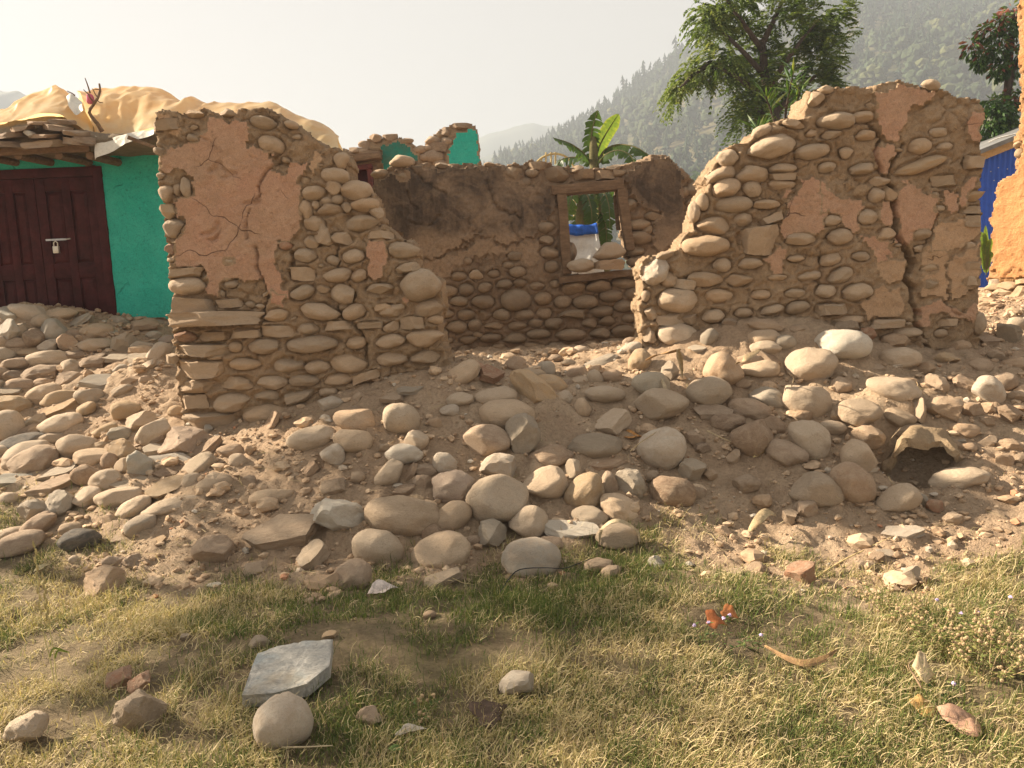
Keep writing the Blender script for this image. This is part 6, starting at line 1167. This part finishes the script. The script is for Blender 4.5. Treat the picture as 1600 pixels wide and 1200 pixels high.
blade_leaf(BN, bpx([(926, 262, 0), (923, 230, 0), (926, 200, -.1), (934, 172, -.2)]), .15, .35, 1, 1); blade_leaf(BN, bpx([(929, 250, 0), (938, 225, .1), (952, 200, .1), (967, 178, 0)]), .13, .78, 0, 2, (.5, -1, .2))
blade_leaf(BN, bpx([(922, 252, 0), (908, 236, -.2), (888, 223, -.3), (864, 215, -.4)]), .14, .2, 1, 3, (0, -.5, 1)); blade_leaf(BN, bpx([(932, 256, 0), (946, 234, .1), (968, 226, 0), (995, 231, -.2), (1018, 246, -.3)]), .16, .2, 1, 4, (0, -.6, 1)); blade_leaf(BN, bpx([(933, 258, 0), (946, 242, -.3), (966, 235, -.4), (984, 242, -.5), (992, 256, -.6)]), .13, .3, 1, 5, (0, -.6, 1))
blade_leaf(BN, bpx([(926, 250, 0), (905, 246, .3), (880, 248, .4), (868, 262, .4)]), .13, .15, 1, 6, (0, -.6, 1))
B2 = thing('banana_plant', 'banana clump with hanging leaves seen through the window opening', 'banana plant', at(900, 430, 12.2)); b2 = lambda L_: [at(px, py, 12.2 + dy) for px, py, dy in L_]
limb('stem', b2([(907, 430, 0), (908, 340, 0), (906, 300, 0)]), .12, .07, B2); B2.children[-1].data.materials[0] = M_BSTEM; limb('stem', b2([(944, 430, .2), (940, 350, .2), (936, 300, .2)]), .12, .06, B2); B2.children[-1].data.materials[0] = M_BSTEM
for i, L_ in enumerate([[(906, 302, 0), (898, 300, -.1), (890, 318, -.2), (887, 345, -.2)], [(908, 300, 0), (918, 306, -.2), (924, 328, -.3), (925, 350, -.3)], [(936, 300, 0), (946, 304, -.2), (952, 326, -.3), (953, 356, -.3)], [(936, 302, 0), (928, 306, -.1), (922, 330, -.1), (918, 352, -.1)], [(906, 300, 0), (890, 296, .2), (872, 312, .3), (868, 345, .3)], [(940, 298, .2), (958, 298, .2), (970, 318, .2), (974, 350, .2)], [(908, 330, .1), (902, 345, 0), (896, 362, -.1)], [(940, 330, .1), (946, 350, 0), (948, 385, 0)], [(930, 300, .4), (930, 330, .4), (934, 385, .4)]]): blade_leaf(B2, b2(L_), .12, .25 + .3 * (i % 3 == 0), 1, 20 + i, (0, -1, .4))
# sprout of broad grass at the foot of the right wall
SG = thing('grass_tuft', 'bright green tuft sprouting between the right wall and the orange wall', 'grass tuft', on_ground(1540, 430)); yS = 7.9; SG.location = at(1541, 440, yS)
for i, L_ in enumerate([[(1541, 430), (1541, 395), (1540, 352)], [(1541, 425), (1545, 390), (1549, 372)], [(1541, 425), (1535, 395), (1530, 378)], [(1541, 420), (1538, 380), (1533, 362)], [(1542, 420), (1546, 400), (1552, 395)]]): blade_leaf(SG, [at(px, py, yS) for px, py in L_], .035, .75, 0, 40 + i, (.2, -1, .2), 'blade')
# unseen, off to the left: tree added so its crown throws the shade over the heap and the grass
def shade_tree():
    r = np.random.default_rng(55); th = thing('shade_tree', 'unseen leafy tree added left of the ruins to shade the heap', 'tree', SHADE_TREE[:2] + (.6,)); o_ = np.array(th.location); cx, cy, cz = SHADE_TREE
    limb('trunk', [(cx, cy, -.2), (cx + .1, cy, 1.2), (cx, cy + .1, 2.2), (cx, cy, 3.4)], .13, .05, th)
    P = []
    while len(P) < SHADE_N:
        q = r.uniform(-1, 1, 3)
        if q @ q < 1 and fbm(q[None] * 2.6 + 5, 2, 9)[0] > -.16: P.append(q * np.array(SHADE_R) + np.array([cx, cy, cz]))
    P = np.array(P); n = len(P); D = r.normal(0, 1, (n, 3)); v_, f_, t_ = leaves(P, D, r.uniform(.16, .26, n), r.uniform(.05, .08, n), r.uniform(.1, .7, n), r.uniform(-1, 1, n)); link('crown', mesh('crown', v_ - o_, f_, M_LEAF, False, {'tone': t_}), th)
if SHADE_N: shade_tree()
# ------------------------------------------------------------------ grass: wiry, half-dry blades nobody could count
M_GRASS = tone_mat('wiry_grass', [(0., (.065, .105, .028)), (.22, (.13, .17, .046)), (.40, (.25, .24, .085)), (.58, (.46, .375, .185)), (.8, (.66, .54, .33)), (1., (.40, .27, .16))], .22, .75, .15, 1.2)
def grass_field(N, seed):
    r = np.random.default_rng(seed); M_ = N * 5; y = 2.05 + 3.6 * r.random(M_) ** 1.15; x = r.uniform(-1, 1, M_) * (y * .72 + .45)
    P = np.stack([x, y, height(x, y)], 1); g = grassy(P); px, py, _ = proj(P); q2 = np.stack([x, y], 1)
    dens = .30 + 1.0 * fbm(q2 * 2.2, 3, 21) + .55 * noise(q2 * 8, 22)
    for (cx, cy, rx, ry, am) in ((110, 1035, 190, 38, .75), (250, 1010, 110, 30, .5), (230, 925, 120, 26, .45), (490, 1000, 90, 24, .4), (1310, 955, 110, 26, .6), (700, 1030, 70, 20, .3), (1150, 1080, 90, 22, .3)): dens = dens - am * np.exp(-(((px - cx) / rx) ** 2 + ((py - cy) / ry) ** 2))
    ok = (r.random(M_) < g * np.clip(dens + .40, .05, 1)) & (px > -60) & (px < 1660) & (py < 1290)
    for (sx, sy, sr) in STONES:
        near = (np.abs(x - sx) < sr) & (np.abs(y - sy) < sr * .8); ok &= ~(near & (r.random(M_) < .8))
    P, px, py, q2 = P[ok][:N], px[ok][:N], py[ok][:N], q2[ok][:N]; n = len(P)
    zz, _ = rough_height(P[:, 0], P[:, 1]); P[:, 2] = zz - .004
    # greenness: fresh under the heap and round the big slate, drier towards the right and the near left
    gp = .33 + .55 * fbm(q2 * 1.5 + 3, 3, 24) + .35 * noise(q2 * 6, 25)
    for (cx, cy, rx, ry, am) in ((620, 930, 300, 70, .42), (560, 1090, 130, 120, .35), (1160, 960, 180, 60, .30), (760, 970, 200, 60, .2), (240, 990, 220, 90, -.30), (1150, 1100, 300, 90, -.12), (300, 1130, 200, 60, -.1), (1450, 980, 160, 70, .12), (60, 820, 90, 40, .5), (900, 1060, 160, 60, -.18), (150, 795, 60, 20, .5)):
        gp = gp + am * np.exp(-(((px - cx) / rx) ** 2 + ((py - cy) / ry) ** 2))
    green = r.random(n) < np.clip(gp, .04, .92)
    tone = np.where(green, np.clip(r.normal(.20, .13, n), 0, .46), np.clip(r.normal(.66, .14, n), .42, 1.))
    L = np.where(green, r.uniform(.030, .085, n), r.uniform(.03, .105, n)) * (1 + .35 * noise(q2 * 3, 26)); flat = np.where(green, r.uniform(.15, 1.2, n), r.uniform(.5, 2.6, n)); az = r.uniform(0, 6.283, n); w = r.uniform(.0011, .0021, n) * np.where(green, 1, 1.15) * np.where(P[:, 1] > 3.2, 1.25, 1)
    K = 4; H = np.stack([np.cos(az), np.sin(az), 0 * az], 1); Sd = np.stack([-np.sin(az), np.cos(az), 0 * az], 1); cv = r.normal(0, 1.5, n); V = []; pos = P.copy(); an = np.arctan2(1, flat) ; turn = r.normal(0, .5, n); curlr = r.uniform(-.3, 1.6, n)
    hd = az.copy(); el = an + .25
    for k in range(K + 1):
        wk = w * (1 - .75 * k / K); sd = np.stack([-np.sin(hd), np.cos(hd), 0 * hd], 1)
        V.append(pos - sd * wk[:, None]); V.append(pos + sd * wk[:, None] + np.array([0, 0, .0008]))
        st = L / K; pos = pos + np.stack([np.cos(hd) * np.cos(el), np.sin(hd) * np.cos(el), np.sin(el)], 1) * st[:, None]; hd = hd + cv * .45; el = el - curlr * .38
        pos[:, 2] = np.maximum(pos[:, 2], P[:, 2] + .004 + .01 * ((np.arange(n) * 7919) % 97) / 97)
    V = np.stack(V, 1); b = np.arange(K) * 2; f = np.stack([b, b + 1, b + 3, b + 2], 1); F_ = (f[None] + (np.arange(n) * (2 * K + 2))[:, None, None]).reshape(-1, 4)
    o = link('grass', mesh('grass', V.reshape(-1, 3), F_, M_GRASS, True, {'tone': np.repeat(tone, 2 * K + 2)})); struct(o, 'stuff'); o['label'] = 'wiry half-dry grass in front of the rubble'
    return n
grass_field(78000, 31)
# straw and root bits strewn over the earth
def straw(N, seed):
    r = np.random.default_rng(seed); mb = []; x = r.uniform(-3.6, 4.2, N); y = r.uniform(3.9, 6.2, N); z, g = rough_height(x, y); V, Q = [], []; k = 0
    for i in range(N):
        a_ = r.uniform(0, 6.28); L = r.uniform(.03, .14); w = r.uniform(.001, .0028); d = np.array([math.cos(a_), math.sin(a_), r.uniform(-.2, .35)]); s_ = np.array([-math.sin(a_), math.cos(a_), 0]); b = np.array([x[i], y[i], z[i] + .012]); c2 = r.normal(0, .25)
        for t_ in (0, .5, 1): p = b + d * L * t_ + s_ * c2 * L * (t_ - t_ * t_) * 2; V += [p - s_ * w, p + s_ * w]
        Q += [[k, k + 1, k + 3, k + 2], [k + 2, k + 3, k + 5, k + 4]]; k += 6
    o = link('litter', mesh('litter', np.array(V), np.array(Q), M_GRASS, True, {'tone': np.repeat(r.uniform(.5, 1, N), 6)})); struct(o, 'stuff'); o['label'] = 'bits of straw and root strewn over the earth'
straw(700, 41)

# ------------------------------------------------------------------ single leaves, husks and small finds
def leaf_thing(name, px, py, w, h, rot, lab, col, cat='leaf', curl=.25, lobed=0, lift=.03, seed=0, alt=None, Lw=None):
    g = on_ground(px, py); C = at(px, py, g[1] - .02); C = g + np.array([0, 0, lift]); k = float((C - CAM) @ _f) / F; n = 22; r = np.random.default_rng(seed)
    th_ = np.linspace(0, 2 * math.pi, n, endpoint=False); rad = 1 + lobed * .05 * np.sin(5 * th_ + seed) + (.05 + .10 * lobed) * noise(np.stack([np.cos(th_), np.sin(th_)], -1) * 3 + seed, 3)
    thw = (th_ + math.pi) % (2 * math.pi) - math.pi; tip = (1 + .9 * np.exp(-(thw / .28) ** 2) - .4 * lobed * np.exp(-((math.pi - np.abs(thw)) / .4) ** 2) + .5 * (1 - lobed) * np.exp(-((math.pi - np.abs(thw)) / .3) ** 2)) * .8; V = [np.zeros((1, 3))]
    for q in (.5, 1.0):
        X = np.stack([np.cos(th_) * rad * tip * q, np.sin(th_) * rad * q * .85, 0 * th_], 1); X[:, 2] = (curl + .25) * np.abs(X[:, 1]) - .35 * X[:, 0] * np.abs(X[:, 0]) * .6 + .16 * noise(X * 2.2 + seed, 5); V.append(X)
    V = np.concatenate(V) * np.array([w / 2, h / 2 * 1.7, (w + h) / 4]) * k
    f3 = [[0, 1 + j, 1 + (j + 1) % n] for j in range(n)]; f4 = [[1 + j, 1 + n + j, 1 + n + (j + 1) % n, 1 + (j + 1) % n] for j in range(n)]
    m = plain(name + '_col', col, rough=.7, var=.3, scale=30, bump=.3, alt=alt)
    o = link(name, mesh(name, V, [np.array(f3), np.array(f4)], m, True), None, C); o.rotation_euler = (Matrix.Rotation(R(22), 3, 'X') @ Matrix.Rotation(-R(rot), 3, 'Z')).to_euler()
    so_ = o.modifiers.new('thickness', 'SOLIDIFY'); so_.thickness = .0012
    return tag(o, lab, cat)
leaf_thing('dry_leaf', 1112, 985, 30, 28, 10, 'broad orange dry leaf among purple flowers, left of a smaller orange leaf', (.36, .12, .04), lobed=1, seed=1, lift=.05, curl=.07); leaf_thing('dry_leaf', 1136, 974, 24, 22, 30, 'smaller orange dry leaf beside the broad orange one', (.40, .15, .05), lobed=1, seed=2, lift=.055, curl=.07)
leaf_thing('dry_leaf', 1441, 1119, 42, 30, -15, 'ochre-yellow dry leaf lying in the grass', (.38, .23, .08), lobed=1, seed=3, curl=.08); leaf_thing('dry_leaf', 1497, 1140, 62, 46, -25, 'large pinkish-brown dry leaf in the grass at the lower right', (.40, .24, .16), lobed=1, seed=4, curl=.08)
leaf_thing('dry_leaf', 757, 1122, 56, 40, -35, 'dark brown rotting leaf sunk in the grass', (.095, .062, .042), lobed=1, seed=5, lift=.012, curl=.1); leaf_thing('dry_leaf', 596, 931, 38, 20, -25, 'pale pinkish curled leaf on the grass below the heap', (.55, .47, .42), seed=6, curl=.5)
leaf_thing('dry_leaf', 640, 1157, 40, 10, -18, 'thin white curled leaf scrap in the grass', (.62, .55, .46), seed=7, curl=.8); leaf_thing('dry_leaf', 618, 1183, 20, 8, 0, 'small green leaf at the bottom edge of the picture', (.12, .20, .06), seed=8); leaf_thing('dry_leaf', 930, 705, 20, 14, -20, 'small rusty leaf beside the long grey-tan oval cobble', (.40, .18, .06), seed=9)
leaf_thing('dry_leaf', 985, 688, 30, 14, -10, 'orange-brown leaf scrap in front of the pale leaning disc', (.45, .22, .07), seed=10); leaf_thing('dry_leaf', 1190, 715, 40, 8, -40, 'straw-coloured dry blade on the round brown disc', (.50, .38, .18), seed=11, curl=.6); leaf_thing('dry_leaf', 65, 895, 20, 8, -60, 'pale bent leaf in the grass near the tall stalks', (.5, .42, .24), seed=12)
leaf_thing('wood_chip', 1441, 1066, 26, 46, 20, 'pale weathered wood chip in the grass at the right', (.52, .40, .24), cat='wood chip', curl=.2, seed=13, lift=.05)
def strip(name, pts, w, lab, col, cat='husk', seed=0, tube=0):
    P = []
    for (px, py, lift) in pts: g = on_ground(px, py); d = ray(px, py); t_ = (g[2] + lift - CAM[2]) / d[2]; P.append(CAM + d * t_)
    c_ = curve(P, 22); cc = c_.mean(0); m = plain(name + '_col', col, rough=.75, var=.3, scale=25, bump=.4)
    if tube: o = MB().tube(c_ - cc, np.linspace(w, w * .5, 22), 6).build(name, m, None, smooth=True); o.location = cc
    else:
        f = np.linspace(0, 1, 22); ww = w * np.sin(math.pi * np.clip(f * .96 + .03, 0, 1)) ** .6; T = np.gradient(c_, axis=0); S_ = np.cross(T, [.2, -.6, .8]); S_ /= np.linalg.norm(S_, axis=1)[:, None]; V = np.concatenate([c_ - S_ * ww[:, None], c_ + np.array([0, .006, -.010]), c_ + S_ * ww[:, None]]) - cc
        q = [[k * 22 + j, k * 22 + j + 1, (k + 1) * 22 + j + 1, (k + 1) * 22 + j] for k in range(2) for j in range(21)]; o = link(name, mesh(name, V, np.array(q), m, True), None, cc); so_ = o.modifiers.new('thickness', 'SOLIDIFY'); so_.thickness = .0015
    return tag(o, lab, cat)
strip('corn_husk', [(1010, 562, .03), (1030, 553, .05), (1050, 550, .06), (1064, 545, .08)], .03, 'orange-brown dry husk lying at the foot of the standing wall end', (.40, .24, .11)); strip('corn_husk', [(1060, 545, .10), (1062, 560, .07), (1064, 575, .05), (1066, 590, .03)], .03, 'pale dry husk hanging down like a bow below the wall end', (.58, .46, .28))
strip('corn_husk', [(1150, 568, .04), (1165, 560, .05), (1190, 545, .04)], .025, 'thin dry husk beside the cobbles under the right wall', (.42, .31, .18)); strip('dry_grass_ribbon', [(1195, 1008, .05), (1225, 1026, .04), (1255, 1036, .035), (1285, 1030, .04), (1308, 1015, .06)], .015, 'long curved brown dry blade lying in the grass', (.34, .21, .10), 'leaf')
strip('dry_husk', [(936, 850, .02), (940, 828, .07), (958, 814, .11), (980, 818, .10), (996, 832, .06), (1000, 850, .02)], .014, 'dry husk wrapped round the half-buried cobble at the grass edge', (.48, .38, .24)); strip('dry_husk', [(1170, 830, .02), (1185, 812, .06), (1198, 800, .06), (1212, 804, .04)], .03, 'pale folded husk on the earth below the right heap', (.50, .38, .22))
strip('dry_husk', [(1033, 590, .03), (1040, 610, .03), (1035, 625, .02)], .016, 'small pale husk between the blue-grey and the big tan cobble', (.50, .40, .26)); strip('straw_stalk', [(1272, 905, .02), (1300, 886, .04), (1328, 870, .05), (1350, 860, .05)], .006, 'yellow straw stem leaning on the earth at the grass edge', (.55, .42, .20), 'stem', tube=1)
strip('straw_stalk', [(985, 705, .04), (1000, 692, .05), (1030, 672, .06)], .004, 'thin dry stalk crossing in front of the pale leaning disc', (.48, .36, .20), 'stem', tube=1); strip('straw_stalk', [(1105, 673, .05), (1125, 683, .05), (1142, 690, .04)], .005, 'pale stalk near the round brown disc', (.50, .40, .24), 'stem', tube=1); strip('straw_stalk', [(1385, 697, .02), (1395, 682, .04), (1408, 668, .07)], .003, 'thin bent stalk just above the dark hollow', (.50, .40, .26), 'stem', tube=1)
strip('straw_stalk', [(1234, 610, .03), (1240, 592, .06), (1233, 583, .09)], .004, 'forked pale stalk left of the cracked tan cobble', (.52, .42, .28), 'stem', tube=1); strip('straw_stalk', [(440, 1168, .03), (480, 1167, .04), (520, 1165, .04)], .004, 'straight pale stalk in the grass right of the round cobble', (.50, .40, .25), 'stem', tube=1); strip('twig', [(1440, 1075, .06), (1428, 1055, .09), (1420, 1040, .12), (1428, 1030, .14)], .004, 'brown twig above the weathered wood chip', (.30, .20, .12), 'twig', tube=1)
strip('wire', [(778, 930, .03), (795, 905, .06), (812, 890, .10), (850, 887, .12), (880, 888, .10), (905, 880, .07), (925, 872, .05)], .004, 'thin dark wire running across the lowest boxy cobble', (.03, .03, .03), 'wire', tube=1)
# tall seeding stalks at the left
for i, (pts, lab) in enumerate((([(86, 1075), (78, 1030), (66, 980), (60, 920), (54, 850)], 'taller of two thin seeding grass stalks at the left'), ([(88, 1065), (84, 1020), (74, 960), (68, 900)], 'shorter of two thin seeding grass stalks at the left'))):
    g = on_ground(*pts[0]); c_ = curve([at(px, py, g[1] + .04 * j) for j, (px, py) in enumerate(pts)], 24); st = thing('grass_stalk', lab, 'grass stalk', c_[0], 0, 'seeding grass stalks'); MB().tube(c_ - c_[0], np.linspace(.0028, .0012, 24), 5).build('stem', plain('straw_stem', (.50, .43, .18), var=.2), st, smooth=True)
    v = ICO[2][0] * np.array([.004, .004, .016]); sb = MB()
    for j in range(14, 24, 1): sb.add(v + c_[j] - c_[0] + np.array([(-1) ** j * .005, 0, 0]), t=ICO[2][1])
    sb.build('seed_head', plain('seed', (.42, .34, .15)), st, smooth=True); blade_leaf(st, [c_[6], c_[6] + np.array([.02, 0, .04]), c_[6] + np.array([.07, 0, .03])], .004, .8, 0, 60 + i, (0, -1, .3), 'blade')
# small flowering weeds
M_PURPLE = plain('lilac_flower', (.50, .40, .62), var=.3, scale=40); M_WEED = tone_mat('weed_leaves', [(0., (.05, .10, .035)), (.5, (.12, .17, .05)), (1., (.28, .26, .09))], .25, .6, .2, 1.3); M_SEED = plain('dry_seed_head', (.38, .27, .15), var=.3, scale=40)
def weed(px, py, flowers, lab, hgt, seed, dry=False, nleaf=26, name='flowering_weed', group='small weeds in the grass', spread=.09):
    r = np.random.default_rng(seed); g = on_ground(px, py + 10); th = thing(name, lab, 'weed', g, 0, group); stb = MB(); heads = []; P, D, L, W_, T, RL = [], [], [], [], [], []
    tips = []
    for (fx_, fy_) in flowers: tips.append(at(fx_, fy_, g[1] + r.uniform(-.03, .05)) - g)
    for _ in range(9 if dry else 4): tips.append(np.array([r.uniform(-spread, spread), r.uniform(-spread, spread), hgt * r.uniform(.4, .9)]))
    for t_ in tips:
        c_ = curve([np.array([r.uniform(-.02, .02), r.uniform(-.02, .02), -.01]), t_ * .5 + r.normal(0, .01, 3), t_], 10); stb.tube(c_, np.linspace(.002, .001, 10), 4)
        for k in range(3, 10):
            for _ in range(max(1, nleaf // 16)): P.append(c_[k]); a_ = r.uniform(0, 6.28); D.append([math.cos(a_), math.sin(a_), r.uniform(-.2, .5)]); L.append(r.uniform(.014, .034)); W_.append(r.uniform(.005, .010)); T.append(r.uniform(.1, .8) if not dry else r.uniform(.6, 1)); RL.append(r.normal(0, .4))
    stb.build('stems', M_SEED if dry else M_BSTEM, th, smooth=True); v_, f_, t_ = leaves(np.array(P), np.array(D, float), np.array(L), np.array(W_), np.array(T), np.array(RL)); link('leaves', mesh('leaves', v_, f_, M_WEED, False, {'tone': t_}), th)
    for i, (fx_, fy_) in enumerate(flowers):
        v = ICO[2][0] * (1 + .35 * RNG.uniform(-1, 1, (len(ICO[2][0]), 1))) * np.array([.008, .008, .006]); link('flower', mesh('flower', v + tips[i], ICO[2][1], M_PURPLE, False), th)
    if dry or not flowers:
        sb = MB()
        for t_ in tips[len(flowers):]:
            for _ in range(5): sb.add(ICO[1][0] * r.uniform(.004, .009) + t_ + r.normal(0, .015, 3), t=ICO[1][1])
        sb.build('seed_heads', M_SEED, th)['kind'] = 'stuff'
weed(1095, 1000, [(1085, 977), (1107, 972)], 'leafy weed with two lilac flower heads left of the orange leaves', .10, 1); weed(1135, 1005, [(1131, 966), (1140, 961)], 'leafy weed with lilac buds above the smaller orange leaf', .10, 2); weed(1185, 1010, [(1189, 992)], 'weed with a single lilac flower right of the orange leaves', .08, 3)
weed(1470, 965, [(1464, 937)], 'weed with a lilac flower at the edge of the bare earth on the right', .10, 4, nleaf=20); weed(1575, 965, [(1579, 933)], 'weed with a lilac flower near the right edge of the picture', .10, 5); weed(1515, 985, [(1502, 958), (1528, 956)], 'weed with two pale lilac flowers among dry seed heads', .10, 6, nleaf=20); weed(1485, 1085, [(1490, 1068)], 'weed with a lilac flower beside the weathered wood chip', .06, 7)
weed(660, 1115, [], 'small weed with bright yellow-green leaves in the grass', .06, 8, name='weed', nleaf=30)
for i, (px, py, lab) in enumerate(((1420, 975, 'dry brown seeding weed at the left end of the weed patch'), (1455, 1010, 'dry seeding weed just below the lilac-flowered edge weed'), (1500, 1025, 'dense dry weed in the middle of the weed patch'), (1540, 1000, 'dry weed right of the paired lilac flowers'), (1575, 1040, 'dry drooping weed at the right edge'), (1390, 960, 'thin dry stalks left of the weed patch'), (1545, 1055, 'low dry weed below the middle of the weed patch'))):
    weed(px, py, [], lab, .19, 20 + i, dry=True, name='dry_weed', group='dry weeds at the right', nleaf=50, spread=.16)
